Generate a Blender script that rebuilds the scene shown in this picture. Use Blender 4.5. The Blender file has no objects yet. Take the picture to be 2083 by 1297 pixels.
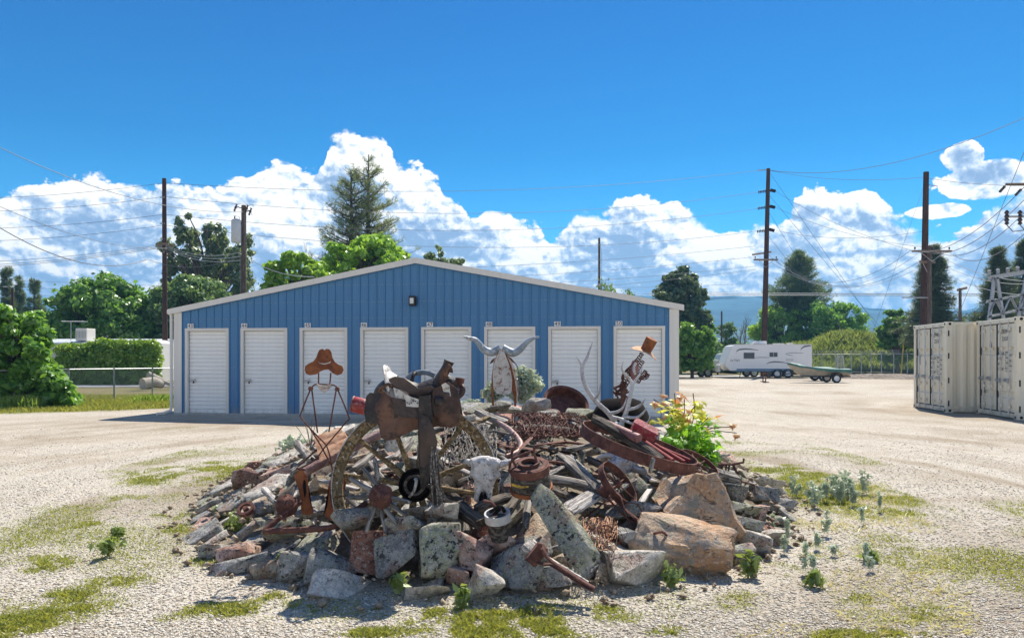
import bpy, bmesh, math, random
import numpy as np
from mathutils import Vector, Matrix, noise as mnoise
random.seed(7)
C = bpy.context.scene.collection
SC = bpy.context.scene
PI = math.pi
F = 1500.0; CX = 1041.5; HY = 732.0; CZ = 1.5      # focal length in photo pixels, horizon row, eye height

# ---------------------------------------------------------------- camera
cam = bpy.data.cameras.new('camera'); camo = bpy.data.objects.new('camera', cam); C.objects.link(camo)
camo.location = (0, 0, CZ); camo.rotation_euler = (math.radians(90), 0, 0)
cam.sensor_width = 36; cam.lens = 36 * F / 2083; cam.shift_y = (HY - 648.5) / 2083
cam.clip_start = 0.1; cam.clip_end = 20000
SC.camera = camo

# ---------------------------------------------------------------- light
SUN_EL = math.radians(54); SUN_AZ = math.radians(24)
sv = Vector((math.sin(SUN_AZ) * math.cos(SUN_EL), math.cos(SUN_AZ) * math.cos(SUN_EL), math.sin(SUN_EL)))
sun = bpy.data.lights.new('sun', 'SUN'); suno = bpy.data.objects.new('sun', sun); C.objects.link(suno)
sun.energy = 2.0; sun.angle = math.radians(0.53); sun.color = (1.0, 0.96, 0.90)
suno.rotation_euler = sv.to_track_quat('Z', 'Y').to_euler(); suno.location = (5, 10, 30)
SC.view_settings.view_transform = 'Standard'; SC.view_settings.look = 'None'
SC.view_settings.exposure = 1.95; SC.view_settings.gamma = 1
SC.view_settings.use_curve_mapping = False
SC.view_settings.use_white_balance = True; SC.view_settings.white_balance_temperature = 7000; SC.view_settings.white_balance_tint = 10
SKY = 0.15
CLOUD = 1.0
SC.cycles.max_bounces = 6; SC.cycles.diffuse_bounces = 3; SC.cycles.glossy_bounces = 2
SC.cycles.transmission_bounces = 3; SC.cycles.transparent_max_bounces = 8; SC.cycles.volume_bounces = 0
try:
    SC.cycles.use_denoising = True; SC.cycles.denoiser = 'OPENIMAGEDENOISE'
except Exception: pass

class NT:
    def __init__(s, tree): s.t = tree; s.n = tree.nodes; s.l = tree.links
    def put(s, sock, v):
        if v is None: return
        if isinstance(v, bpy.types.NodeSocket): s.l.new(v, sock)
        else: sock.default_value = v
    def m(s, op, a=None, b=None, c=None, clamp=False):
        n = s.n.new('ShaderNodeMath'); n.operation = op; n.use_clamp = clamp
        for i, v in enumerate((a, b, c)): s.put(n.inputs[i], v)
        return n.outputs[0]
    def vm(s, op, a=None, b=None, scale=None):
        n = s.n.new('ShaderNodeVectorMath'); n.operation = op
        s.put(n.inputs[0], a); s.put(n.inputs[1], b)
        if scale is not None: s.put(n.inputs['Scale'], scale)
        return n.outputs[0]
    def xyz(s, x=0., y=0., z=0.):
        n = s.n.new('ShaderNodeCombineXYZ')
        for i, v in enumerate((x, y, z)): s.put(n.inputs[i], v)
        return n.outputs[0]
    def sep(s, v):
        n = s.n.new('ShaderNodeSeparateXYZ'); s.l.new(v, n.inputs[0]); return n.outputs
    def ss(s, v, lo, hi, tlo=0., thi=1.):
        n = s.n.new('ShaderNodeMapRange'); n.interpolation_type = 'SMOOTHSTEP'
        for k, x in (('Value', v), ('From Min', lo), ('From Max', hi), ('To Min', tlo), ('To Max', thi)): s.put(n.inputs[k], x)
        return n.outputs[0]
    def mix(s, f, a, b, blend='MIX'):
        n = s.n.new('ShaderNodeMix'); n.data_type = 'RGBA'; n.blend_type = blend
        s.put(n.inputs[0], f)
        for i, v in ((6, a), (7, b)):
            if isinstance(v, tuple) and len(v) == 3: v = v + (1,)
            s.put(n.inputs[i], v)
        return n.outputs[2]
    def noise(s, vec, scale=1., detail=3., rough=.5, dist=0., dim='3D', out=0):
        n = s.n.new('ShaderNodeTexNoise'); n.noise_dimensions = dim
        if vec is not None: s.l.new(vec, n.inputs['Vector'])
        n.inputs['Scale'].default_value = scale; n.inputs['Detail'].default_value = detail
        n.inputs['Roughness'].default_value = rough; n.inputs['Distortion'].default_value = dist
        return n.outputs[out]
    def vor(s, vec, scale=1., feat='F1', detail=0., rough=.5, lac=2., dim='3D', smooth=.5, rand=1., out=0):
        n = s.n.new('ShaderNodeTexVoronoi'); n.voronoi_dimensions = dim; n.feature = feat
        if vec is not None: s.l.new(vec, n.inputs['Vector'])
        n.inputs['Scale'].default_value = scale; n.inputs['Detail'].default_value = detail
        n.inputs['Roughness'].default_value = rough; n.inputs['Lacunarity'].default_value = lac
        if feat == 'SMOOTH_F1': n.inputs['Smoothness'].default_value = smooth
        n.inputs['Randomness'].default_value = rand
        if detail > 0: n.normalize = True
        return n.outputs[out]
    def curve(s, v, pts):
        n = s.n.new('ShaderNodeFloatCurve'); cu = n.mapping.curves[0]
        while len(cu.points) > 2: cu.points.remove(cu.points[1])
        cu.points[0].location = pts[0]; cu.points[-1].location = pts[-1]
        for p in pts[1:-1]: cu.points.new(*p)
        n.mapping.extend = 'HORIZONTAL'; n.mapping.use_clip = False; n.mapping.update()
        s.put(n.inputs['Value'], v); return n.outputs[0]
    def ramp(s, v, stops):
        n = s.n.new('ShaderNodeValToRGB'); e = n.color_ramp.elements
        while len(e) < len(stops): e.new(.5)
        for i, (p, c) in enumerate(stops): e[i].position = p; e[i].color = tuple(c) + (1,)
        s.put(n.inputs[0], v); return n.outputs[0]

# ---------------------------------------------------------------- sky with cumulus
def build_world():
    w = bpy.data.worlds.new('World'); SC.world = w; w.use_nodes = True
    t = w.node_tree; t.nodes.clear(); k = NT(t)
    out = t.nodes.new('ShaderNodeOutputWorld'); bg = t.nodes.new('ShaderNodeBackground')
    t.links.new(bg.outputs[0], out.inputs[0]); bg.inputs[1].default_value = SKY
    sky = t.nodes.new('ShaderNodeTexSky'); sky.sky_type = 'NISHITA'; sky.sun_disc = False
    sky.sun_elevation = SUN_EL; sky.sun_rotation = SUN_AZ; sky.altitude = 1000; sky.air_density = 1.0; sky.dust_density = 0.3; sky.ozone_density = 2.5
    tc = t.nodes.new('ShaderNodeTexCoord'); d = tc.outputs['Generated']
    x, y, z = k.sep(d)
    az = k.m('ARCTAN2', x, y)
    hyp = k.m('SQRT', k.m('ADD', k.m('MULTIPLY', x, x), k.m('MULTIPLY', y, y)))
    e = k.m('DIVIDE', z, k.m('MAXIMUM', hyp, 0.02))
    # clear sky: the physical sky, deepened with height like the photograph's clear air
    hs = t.nodes.new('ShaderNodeHueSaturation'); hs.inputs['Saturation'].default_value = 1.28; t.links.new(sky.outputs[0], hs.inputs['Color'])
    tint = k.ramp(k.m('MULTIPLY', e, 1.6, clamp=True), [(0, (0.17, 0.34, 0.38)), (0.2, (0.05, 0.24, 0.29)), (0.45, (0.001, 0.165, 0.225)), (0.8, (0.0, 0.130, 0.210)), (1, (0.0, 0.130, 0.210))])
    clear = k.mix(1.0, hs.outputs[0], tint, 'MULTIPLY')
    # cumulus bank: outline of the tops by azimuth, broken up by billows
    pts = [(0,402),(60,388),(130,372),(180,366),(230,382),(300,392),(400,388),(480,380),(520,370),(560,352),(600,350),(640,354),(662,335),(672,300),(700,286),(740,282),(775,300),(800,334),(830,356),(860,356),(890,372),(910,408),(940,418),(965,444),(1000,424),(1030,436),(1060,460),(1100,470),(1130,486),(1165,450),(1200,434),(1230,440),(1270,418),(1310,408),(1370,416),(1400,444),(1430,466),(1480,482),(1540,478),(1570,474),(1600,446),(1640,406),(1690,390),(1750,394),(1800,426),(1830,460),(1870,476),(1900,470),(1960,474),(2000,450),(2083,400)]
    A0 = 0.66
    def ae(px, py):
        a = math.atan((px - CX) / F); return a, (HY - py) / F * math.cos(a)
    cp = []
    for px, py in pts:
        a, ee = ae(px, py); cp.append(((a + A0) / (2 * A0), ee * 2))
    cp = [(0.0, 0.40)] + cp + [(1.0, 0.42)]
    top_in = k.m('MULTIPLY', k.curve(k.m('DIVIDE', k.m('ADD', az, A0), 2 * A0), cp), 0.5)
    wob = k.noise(k.xyz(k.m('MULTIPLY', x, 3.), k.m('MULTIPLY', y, 3.), 0.), 1., 2.)
    inside = k.ss(k.m('ABSOLUTE', az), A0 - 0.03, A0 + 0.12, 1., 0.)
    top_out = k.m('ADD', k.m('MULTIPLY', wob, 1.15), -0.02)  # cloud tops out of view, raised to whiten and lift the fill light
    top = k.m('ADD', k.m('MULTIPLY', top_in, inside), k.m('MULTIPLY', top_out, k.m('SUBTRACT', 1., inside)))
    base = k.xyz(az, k.m('MULTIPLY', e, 1.25), 0.)
    wn = t.nodes.new('ShaderNodeTexNoise'); wn.inputs['Scale'].default_value = 11; wn.inputs['Detail'].default_value = 5; wn.inputs['Roughness'].default_value = .58
    t.links.new(base, wn.inputs['Vector'])
    warp = k.vm('ADD', base, k.vm('SCALE', k.vm('SUBTRACT', wn.outputs['Color'], (.5, .5, .5)), scale=0.045))
    def bill(v): return k.m('SUBTRACT', 1., k.vor(v, 15., 'SMOOTH_F1', 4.2, 0.55, 2.3, '2D', 0.25))
    B0 = bill(warp)
    B1 = bill(k.vm('ADD', warp, (0.0035, 0.0085, 0.)))
    wide = k.noise(base, 9., 4., .6)
    D = k.m('ADD', k.m('DIVIDE', k.m('SUBTRACT', top, e), 0.017), k.m('MULTIPLY', k.m('SUBTRACT', B0, 0.60), 4.2))
    D = k.m('ADD', D, k.m('MULTIPLY', k.m('SUBTRACT', wide, .5), 1.6))
    def puff(px, py, rx, ry, amp=5.):
        a, ee = ae(px, py)
        q = k.m('ADD', k.m('POWER', k.m('DIVIDE', k.m('SUBTRACT', az, a), rx / F), 2.), k.m('POWER', k.m('DIVIDE', k.m('SUBTRACT', e, ee), ry / F), 2.))
        s_ = k.m('MULTIPLY', k.m('SUBTRACT', 0.7, q), amp * .5)
        return k.m('ADD', s_, k.m('MULTIPLY', k.m('SUBTRACT', B0, 0.62), 5.))
    front = k.m('GREATER_THAN', y, 0.)
    pf = k.m('MAXIMUM', puff(1957, 318, 34, 32), k.m('MAXIMUM', puff(2015, 366, 88, 34), puff(1912, 430, 52, 15)))
    pf = k.m('SUBTRACT', k.m('MULTIPLY', k.m('ADD', pf, 9.), front), 9.)
    D = k.m('MAXIMUM', D, pf)
    soft = k.ss(k.noise(base, 14., 2.), .45, .70, .22, 1.1)
    alpha = k.ss(k.m('DIVIDE', D, soft), -0.15, 1.)
    lit = k.m('MULTIPLY', k.m('SUBTRACT', B0, B1), 5.6)
    depth = k.ss(k.m('SUBTRACT', top, e), 0.0, 0.13)
    shade = k.m('ADD', k.m('ADD', lit, 0.68), k.m('MULTIPLY', k.m('SUBTRACT', k.noise(base, 8., 3., .5), 0.5), 3.6))
    shade = k.m('SUBTRACT', shade, k.m('MULTIPLY', depth, 0.36))
    edge = k.m('MULTIPLY', k.ss(D, 0.2, 2.4, 1., 0.), 0.35)
    shade = k.m('ADD', shade, edge, clamp=True)
    ccol = k.ramp(shade, [(0, (0.25, 0.37, 0.58)), (0.35, (0.40, 0.53, 0.74)), (0.65, (0.72, 0.81, 0.93)), (0.88, (1.0, 1.0, 1.0)), (1, (1.12, 1.10, 1.06))])
    cc = k.vm('SCALE', ccol, scale=CLOUD / SKY * 0.335)
    full = k.mix(alpha, clear, cc)
    # paler, hazier air between the cloud bases and the horizon
    low = k.ss(e, 0.0, 0.085, 0.72, 0.)
    lowc = tuple(v / SKY * 0.30 for v in (0.36, 0.60, 0.92))
    full = k.mix(k.m('MULTIPLY', low, k.ss(wide, .3, .7, .6, 1.)), full, lowc)
    t.links.new(full, bg.inputs[0])
build_world()

# ---------------------------------------------------------------- helpers
def V(*a): return Vector(a)
def P(px, py, Y): return Vector(((px - CX) / F * Y, Y, CZ - (py - HY) / F * Y))
def G(px, py): return P(px, py, CZ * F / (py - HY))
def mound_h(x, y):
    q = ((abs(x + 0.18) / 3.32) ** 1.9 + (abs(y - 9.0) / 4.5) ** 1.9)
    return 0.92 * max(0.0, 1 - q) ** 0.92
def S(px, py, up=0.0):
    """the point of the mound's (or the ground's) surface seen at a place of the photograph"""
    dx, dz = (px - CX) / F, -(py - HY) / F
    Y = 3.5
    while Y < 60:
        z = CZ + dz * Y
        if z <= mound_h(dx * Y, Y) + up: return Vector((dx * Y, Y, z))
        Y += 0.02
    return Vector((dx * 20, 20, 0))
def sz(px, Y): return px / F * Y

MATS = {}
def tag(o, label, cat=None, group=None, kind=None):
    if label: o['label'] = label
    if cat: o['category'] = cat
    if group: o['group'] = group
    if kind: o['kind'] = kind
    return o
def thing(name, label, cat, loc=(0, 0, 0), rot=(0, 0, 0), group=None):
    o = bpy.data.objects.new(name, None); C.objects.link(o); o.location = loc; o.rotation_euler = rot
    o.empty_display_size = 0.2
    return tag(o, label, cat, group)
def link(name, me, mat=None, parent=None, smooth=None, loc=None):
    if mat is not None and not len(me.materials):
        for mm in (mat if isinstance(mat, (list, tuple)) else [mat]): me.materials.append(mm)
    o = bpy.data.objects.new(name, me); C.objects.link(o)
    if smooth is not None:
        me.polygons.foreach_set('use_smooth', [True] * len(me.polygons))
        if smooth < 180: me.set_sharp_from_angle(angle=math.radians(smooth))
    if parent is not None:
        o.parent = parent
        if PWORLD: o.matrix_parent_inverse = wmat(parent).inverted()
    if loc is not None: o.location = loc
    return o
PWORLD = False        # True: the mesh is given in world space although it has a parent
def wmat(o):
    m = Matrix.LocRotScale(o.location, o.rotation_euler, o.scale)
    return wmat(o.parent) @ o.matrix_parent_inverse @ m if o.parent else m

class MB:
    def __init__(s): s.v = []; s.f = []
    def add(s, vs, fs):
        b = len(s.v); s.v += [tuple(v) for v in vs]; s.f += [tuple(b + i for i in f) for f in fs]; return s
    def box(s, c, d, m=None):
        x, y, z = (q / 2 for q in d); c = Vector(c)
        vs = [Vector((i * x, j * y, k * z)) for i in (-1, 1) for j in (-1, 1) for k in (-1, 1)]
        if m is not None: vs = [m @ v for v in vs]
        return s.add([v + c for v in vs], [(0, 1, 3, 2), (4, 6, 7, 5), (0, 4, 5, 1), (2, 3, 7, 6), (0, 2, 6, 4), (1, 5, 7, 3)])
    def prism(s, pts, a, b):
        """closed outline pts (list of 3D) swept by vector from a to b"""
        n = len(pts); a = Vector(a); b = Vector(b)
        vs = [Vector(p) + a for p in pts] + [Vector(p) + b for p in pts]
        return s.add(vs, [tuple(range(n))[::-1], tuple(range(n, 2 * n))] + [(i, (i + 1) % n, n + (i + 1) % n, n + i) for i in range(n)])
    def tube(s, path, r, n=8, caps=True, flat=1.0):
        path = [Vector(p) for p in path]; k = len(path)
        if not isinstance(r, (list, tuple)): r = [r] * k
        t0 = (path[1] - path[0]).normalized(); up = Vector((0, 0, 1)) if abs(t0.z) < .9 else Vector((1, 0, 0))
        nrm = t0.cross(up).normalized(); vs = []
        for i, p in enumerate(path):
            t = (path[min(i + 1, k - 1)] - path[max(i - 1, 0)]).normalized()
            nrm = (nrm - t * nrm.dot(t)); nrm = nrm.normalized() if nrm.length > 1e-6 else t.orthogonal().normalized()
            bn = t.cross(nrm)
            for j in range(n):
                a = 2 * PI * j / n; vs.append(p + (nrm * math.cos(a) + bn * math.sin(a) * flat) * r[i])
        fs = [(i * n + j, i * n + (j + 1) % n, (i + 1) * n + (j + 1) % n, (i + 1) * n + j) for i in range(k - 1) for j in range(n)]
        if caps: fs += [tuple(range(n))[::-1], tuple(range((k - 1) * n, k * n))]
        return s.add(vs, fs)
    def lathe(s, prof, m=None, n=24, caps=False):
        """prof: (radius, height) pairs about z, placed by matrix m"""
        m = m or Matrix.Identity(4); vs = []
        for r, h in prof:
            for j in range(n):
                a = 2 * PI * j / n; vs.append(m @ Vector((r * math.cos(a), r * math.sin(a), h)))
        k = len(prof); fs = [(i * n + j, i * n + (j + 1) % n, (i + 1) * n + (j + 1) % n, (i + 1) * n + j) for i in range(k - 1) for j in range(n)]
        if caps: fs += [tuple(range(n))[::-1], tuple(range((k - 1) * n, k * n))]
        return s.add(vs, fs)
    def ring(s, m, R, w, t, n=40, a0=0, a1=2 * PI):
        """flat band of radius R, width w along the axis, thickness t; matrix m places it, axis z"""
        full = abs(a1 - a0 - 2 * PI) < 1e-6; k = n if full else n + 1; vs = []
        for i in range(k):
            a = a0 + (a1 - a0) * i / n; c, q = math.cos(a), math.sin(a)
            for r, h in ((R - t, -w / 2), (R, -w / 2), (R, w / 2), (R - t, w / 2)): vs.append(m @ Vector((r * c, r * q, h)))
        fs = []
        for i in range(n if full else n):
            a = i * 4; b = ((i + 1) % k) * 4
            for j in range(4): fs.append((a + j, a + (j + 1) % 4, b + (j + 1) % 4, b + j))
        if not full: fs += [(0, 1, 2, 3), tuple((k - 1) * 4 + q for q in (3, 2, 1, 0))]
        return s.add(vs, fs)
    def mesh(s, name='m'):
        me = bpy.data.meshes.new(name); me.from_pydata(s.v, [], s.f); me.update(); return me
    def build(s, name, mat, parent=None, smooth=None, bevel=0):
        me = s.mesh(name)
        if bevel or True:
            bm = bmesh.new(); bm.from_mesh(me); bmesh.ops.recalc_face_normals(bm, faces=bm.faces)
            if bevel: bmesh.ops.bevel(bm, geom=bm.edges[:], offset=bevel, segments=1, affect='EDGES', clamp_overlap=True)
            bm.to_mesh(me); bm.free()
        return link(name, me, mat, parent, smooth)
def frame(o, x, z):
    """matrix at o with local x along x and local z near z"""
    x = Vector(x).normalized(); z = Vector(z); z = (z - x * z.dot(x)).normalized(); y = z.cross(x)
    return Matrix(((x.x, y.x, z.x, o[0]), (x.y, y.y, z.y, o[1]), (x.z, y.z, z.z, o[2]), (0, 0, 0, 1)))
def np_mesh(name, verts, faces_n, nf):
    """verts (N,3), consecutive faces of nf verts each"""
    me = bpy.data.meshes.new(name); N = len(verts); k = N // nf
    me.vertices.add(N); me.vertices.foreach_set('co', np.ascontiguousarray(verts, dtype=np.float32).ravel())
    me.loops.add(N); me.loops.foreach_set('vertex_index', np.arange(N, dtype=np.int32))
    me.polygons.add(k); me.polygons.foreach_set('loop_start', np.arange(0, N, nf, dtype=np.int32))
    me.update(calc_edges=True); return me
def np_indexed(name, verts, tris):
    me = bpy.data.meshes.new(name); N = len(verts); k = len(tris); nf = tris.shape[1]
    me.vertices.add(N); me.vertices.foreach_set('co', np.ascontiguousarray(verts, dtype=np.float32).ravel())
    me.loops.add(k * nf); me.loops.foreach_set('vertex_index', np.ascontiguousarray(tris, dtype=np.int32).ravel())
    me.polygons.add(k); me.polygons.foreach_set('loop_start', np.arange(0, k * nf, nf, dtype=np.int32))
    me.update(calc_edges=True); return me
# value noise on numpy arrays
_rs = np.random.RandomState(11); _tab = _rs.rand(256, 256)
def vnoise(x, y):
    xi = np.floor(x).astype(int); yi = np.floor(y).astype(int); fx = x - xi; fy = y - yi
    fx = fx * fx * (3 - 2 * fx); fy = fy * fy * (3 - 2 * fy)
    g = lambda a, b: _tab[a & 255, b & 255]
    return (g(xi, yi) * (1 - fx) + g(xi + 1, yi) * fx) * (1 - fy) + (g(xi, yi + 1) * (1 - fx) + g(xi + 1, yi + 1) * fx) * fy
def fbm(x, y, o=4, s=1.0):
    r = 0; a = .5; x = np.asarray(x) * s; y = np.asarray(y) * s; tot = 0
    for i in range(o): r = r + a * vnoise(x + 17.3 * i, y + 9.1 * i); tot += a; a *= .5; x = x * 2.03; y = y * 2.03
    return r / tot
# ---------------------------------------------------------------- materials
def newmat(name, rough=.7, metal=0., spec=.5):
    m = bpy.data.materials.new(name); m.use_nodes = True; k = NT(m.node_tree)
    b = m.node_tree.nodes['Principled BSDF']; b.inputs['Roughness'].default_value = rough; b.inputs['Metallic'].default_value = metal
    b.inputs['Specular IOR Level'].default_value = spec
    MATS[name] = m; return m, k, b
def coords(k, rnd=True, kind='Object'):
    tc = k.n.new('ShaderNodeTexCoord').outputs[kind]
    if not rnd: return tc, None
    oi = k.n.new('ShaderNodeObjectInfo'); r = oi.outputs['Random']
    return k.vm('ADD', tc, k.xyz(k.m('MULTIPLY', r, 37.), k.m('MULTIPLY', r, 91.), k.m('MULTIPLY', r, 53.))), r
def bump(k, b, h, dist=.01, strength=1.):
    n = k.n.new('ShaderNodeBump'); n.inputs['Distance'].default_value = dist; n.inputs['Strength'].default_value = strength
    k.l.new(h, n.inputs['Height']); k.l.new(n.outputs[0], b.inputs['Normal'])
def simple(name, col, rough=.6, metal=0., var=.12, scale=6., bmp=0., dirt=None, spec=.5):
    m, k, b = newmat(name, rough, metal, spec); v, r = coords(k)
    n = k.noise(v, scale, 4, .6)
    c = k.mix(k.m('MULTIPLY', k.ss(n, .3, .7), 1.), tuple(q * (1 - var) for q in col), tuple(min(1, q * (1 + var)) for q in col))
    if dirt:
        d = k.ss(k.noise(v, scale * 2.3, 5, .7), .50, .62, 0., dirt[1]); c = k.mix(d, c, dirt[0])
    k.put(b.inputs['Base Color'], c)
    if bmp: bump(k, b, k.noise(v, scale * 5, 4, .6), bmp)
    return m
def rockmat(name, base, alt, lich, lichamt, dark=(0.035, 0.035, 0.035), darkamt=.5):
    m, k, b = newmat(name, .88, 0, .3); v, r = coords(k); v = k.vm('SCALE', v, scale=2.4); base = tuple(min(.8, q * 1.25) for q in base); alt = tuple(min(.8, q * 1.2) for q in alt)
    n1 = k.noise(v, 5., 5, .62); n2 = k.noise(v, 14., 5, .7, .6); n3 = k.noise(v, 45., 3, .6)
    c = k.mix(k.ss(n1, .35, .65), tuple(q * .85 for q in base), tuple(min(.8, q * 1.25) for q in alt))
    c = k.mix(k.m('MULTIPLY', k.ss(k.noise(v, 2.2, 3, .5), .52, .66), .55), c, (0.36, 0.17, 0.11))     # iron staining
    w = k.noise(v, 7., 4, .6, 1.); c = k.mix(k.ss(w, .56, .60, 0., .35), c, tuple(q * .45 for q in base))
    l = k.m('MULTIPLY', k.ss(n2, .50, .58), k.ss(k.noise(v, 3.1, 2), .62 - .35 * lichamt, .75 - .35 * lichamt)); c = k.mix(k.m('MULTIPLY', l, .8), c, lich)
    vs = k.vor(v, 26., 'F1'); sp = k.m('MULTIPLY', k.ss(vs, .18, .30, 1., 0.), k.ss(k.noise(v, 6., 3), .50, .62)); c = k.mix(k.m('MULTIPLY', sp, darkamt + .3), c, dark)
    pw = k.m('MULTIPLY', k.ss(k.noise(v, 15., 4, .65), .53, .58), k.ss(k.noise(v, 4.4, 2), .42, .54)); c = k.mix(k.m('MULTIPLY', pw, min(1, darkamt + .35)), c, dark)
    wl = k.ss(k.noise(v, 21., 4, .75), .56, .63, 0., .8); c = k.mix(wl, c, (0.60, 0.59, 0.54))
    br = k.m('ADD', .75, k.m('MULTIPLY', r, .5)); c = k.vm('SCALE', c, scale=k.m('MULTIPLY', br, k.m('ADD', .45, k.m('MULTIPLY', n3, 1.1))))
    k.put(b.inputs['Base Color'], c)
    h = k.m('ADD', k.m('MULTIPLY', n2, .8), k.m('ADD', k.m('MULTIPLY', n3, .35), k.m('MULTIPLY', k.noise(v, 110., 2), .15)))
    bump(k, b, h, .03, 1.); return m
R_GREY = rockmat('grey_stone', (0.20, 0.20, 0.195), (0.33, 0.32, 0.30), (0.36, 0.39, 0.25), .55)
R_GREEN = rockmat('lichened_stone', (0.25, 0.26, 0.20), (0.34, 0.33, 0.28), (0.42, 0.44, 0.24), 1.0, darkamt=.6)
R_PINK = rockmat('pink_stone', (0.35, 0.19, 0.15), (0.44, 0.30, 0.24), (0.36, 0.37, 0.28), .3)
R_RUST = rockmat('rust_red_stone', (0.26, 0.105, 0.07), (0.33, 0.17, 0.12), (0.30, 0.30, 0.24), .15, darkamt=.35)
R_TAN = rockmat('tan_stone', (0.44, 0.33, 0.22), (0.52, 0.42, 0.31), (0.38, 0.38, 0.28), .2, darkamt=.3)
R_PALE = rockmat('pale_stone', (0.42, 0.40, 0.36), (0.53, 0.49, 0.43), (0.42, 0.44, 0.32), .35, darkamt=.3)
def boulder_mat():
    m, k, b = newmat('orange_boulder', .85, 0, .3); v, r = coords(k)
    n = k.noise(v, 2.6, 5, .6); c = k.mix(k.ss(n, .36, .62), (0.48, 0.27, 0.145), (0.56, 0.43, 0.31))
    c = k.mix(k.m('MULTIPLY', k.ss(k.noise(v, 4.5, 4, .6), .56, .68), .7), c, (0.22, 0.17, 0.14))
    seam = k.noise(k.vm('MULTIPLY', v, (1.2, 1.2, 3.)), 1.5, 3, .55, .6); ln = k.m('MULTIPLY', k.ss(k.m('ABSOLUTE', k.m('SUBTRACT', seam, .5)), 0., .006, 1., 0.), k.ss(k.noise(v, 2.), .45, .6))
    c = k.mix(k.m('MULTIPLY', ln, .7), c, (0.10, 0.06, 0.04))
    c = k.mix(k.ss(k.noise(v, 24., 4, .7), .55, .62, 0., .75), c, (0.13, 0.115, 0.10)); c = k.mix(k.ss(k.noise(v, 6., 5, .7), .52, .60, 0., .75), c, (0.30, 0.28, 0.25)); c = k.mix(k.ss(k.noise(v, 40., 3, .7), .58, .64, 0., .6), c, (0.66, 0.58, 0.48))
    c = k.mix(k.ss(k.noise(v, 9., 3), .6, .68, 0., .5), c, (0.36, 0.36, 0.26))
    k.put(b.inputs['Base Color'], c)
    bump(k, b, k.m('SUBTRACT', k.m('ADD', n, k.m('MULTIPLY', k.noise(v, 18., 5, .7), .8)), k.m('MULTIPLY', ln, .5)), .05); return m
R_BOULDER = boulder_mat()
def woodmat(name, a, bcol, axis_scale=(1.2, 22., 22.), patch=None):
    m, k, b = newmat(name, .85, 0, .25); v, r = coords(k)
    g = k.noise(k.vm('MULTIPLY', v, axis_scale), 2.2, 5, .65); fine = k.noise(k.vm('MULTIPLY', v, tuple(q * 3 for q in axis_scale)), 2., 3, .6)
    c = k.mix(k.ss(g, .34, .66), a, bcol)
    cr = k.ss(k.m('ABSOLUTE', k.m('SUBTRACT', g, .47)), 0., .022, 1., 0.); c = k.mix(k.m('MULTIPLY', cr, .85), c, (0.03, 0.026, 0.022))
    c = k.mix(k.m('MULTIPLY', k.ss(fine, .5, .7), .4), c, tuple(q * .5 for q in a))
    if patch: c = k.mix(k.ss(k.noise(v, 7., 4, .6), .52, .62, 0., .75), c, patch)
    k.put(b.inputs['Base Color'], c)
    bump(k, b, k.m('SUBTRACT', k.m('ADD', g, k.m('MULTIPLY', fine, .4)), k.m('MULTIPLY', cr, .9)), .012); return m
W_GREY = woodmat('weathered_grey_wood', (0.16, 0.14, 0.12), (0.40, 0.37, 0.33))
W_WHITE = woodmat('bleached_wood', (0.38, 0.35, 0.32), (0.66, 0.62, 0.57))
W_DARK = woodmat('dark_weathered_wood', (0.07, 0.058, 0.048), (0.20, 0.17, 0.14))
W_WHEEL = woodmat('ochre_wheel_wood', (0.20, 0.135, 0.065), (0.36, 0.26, 0.14), (16., 16., 16.), (0.25, 0.20, 0.12))
W_POLE = woodmat('red_brown_pole_wood', (0.062, 0.034, 0.028), (0.12, 0.068, 0.055), (14., 14., .8))
W_POLEG = woodmat('grey_brown_pole_wood', (0.10, 0.075, 0.06), (0.20, 0.16, 0.13), (14., 14., .8))
def rustmat(name, a, b_, c_=None, rough=.8, metal=.25):
    m, k, b = newmat(name, rough, metal, .4); v, r = coords(k)
    n = k.noise(v, 9., 5, .68); c = k.mix(k.ss(n, .34, .64), a, b_)
    if c_: c = k.mix(k.ss(k.noise(v, 21., 4, .6), .54, .66, 0., .8), c, c_)
    k.put(b.inputs['Base Color'], c); bump(k, b, k.noise(v, 70., 3, .6), .004); return m
RUST = rustmat('dark_rusted_iron', (0.085, 0.036, 0.030), (0.17, 0.075, 0.058), (0.26, 0.12, 0.08))
RUST_O = rustmat('orange_rusted_steel', (0.20, 0.062, 0.028), (0.34, 0.125, 0.05), (0.13, 0.045, 0.03))
RUST_R = rustmat('red_painted_iron', (0.19, 0.035, 0.04), (0.30, 0.07, 0.065), (0.16, 0.05, 0.04))
RUST_T = rustmat('tan_rusted_plate', (0.40, 0.19, 0.10), (0.58, 0.38, 0.25), (0.25, 0.12, 0.08))
BLACKI = rustmat('black_iron', (0.008, 0.007, 0.008), (0.02, 0.017, 0.016), None, .95, 0.); BLACKI.node_tree.nodes['Principled BSDF'].inputs['Specular IOR Level'].default_value = .1
PIPEM = rustmat('mauve_brown_pipe', (0.20, 0.11, 0.10), (0.36, 0.23, 0.20), (0.42, 0.33, 0.28), .5)
STEELG = simple('worn_grey_steel', (0.42, 0.42, 0.40), .5, .3, .2, 14., .003, ((0.12, 0.08, 0.06), .8))
LEA = simple('dark_brown_leather', (0.055, 0.036, 0.030), .6, 0, .6, 4., .006, ((0.11, 0.072, 0.055), .7))
LEA_O = simple('cracked_orange_brown_leather', (0.105, 0.050, 0.030), .65, 0, .7, 3.5, .010, ((0.030, 0.018, 0.014), 1.))
LEA_B = simple('black_leather', (0.018, 0.014, 0.013), .5, 0, .5, 9., .008, ((0.09, 0.06, 0.045), .7))
RAWH = simple('pale_rawhide', (0.62, 0.60, 0.56), .6, 0, .15, 10., .004, ((0.16, 0.13, 0.11), .8))
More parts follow.
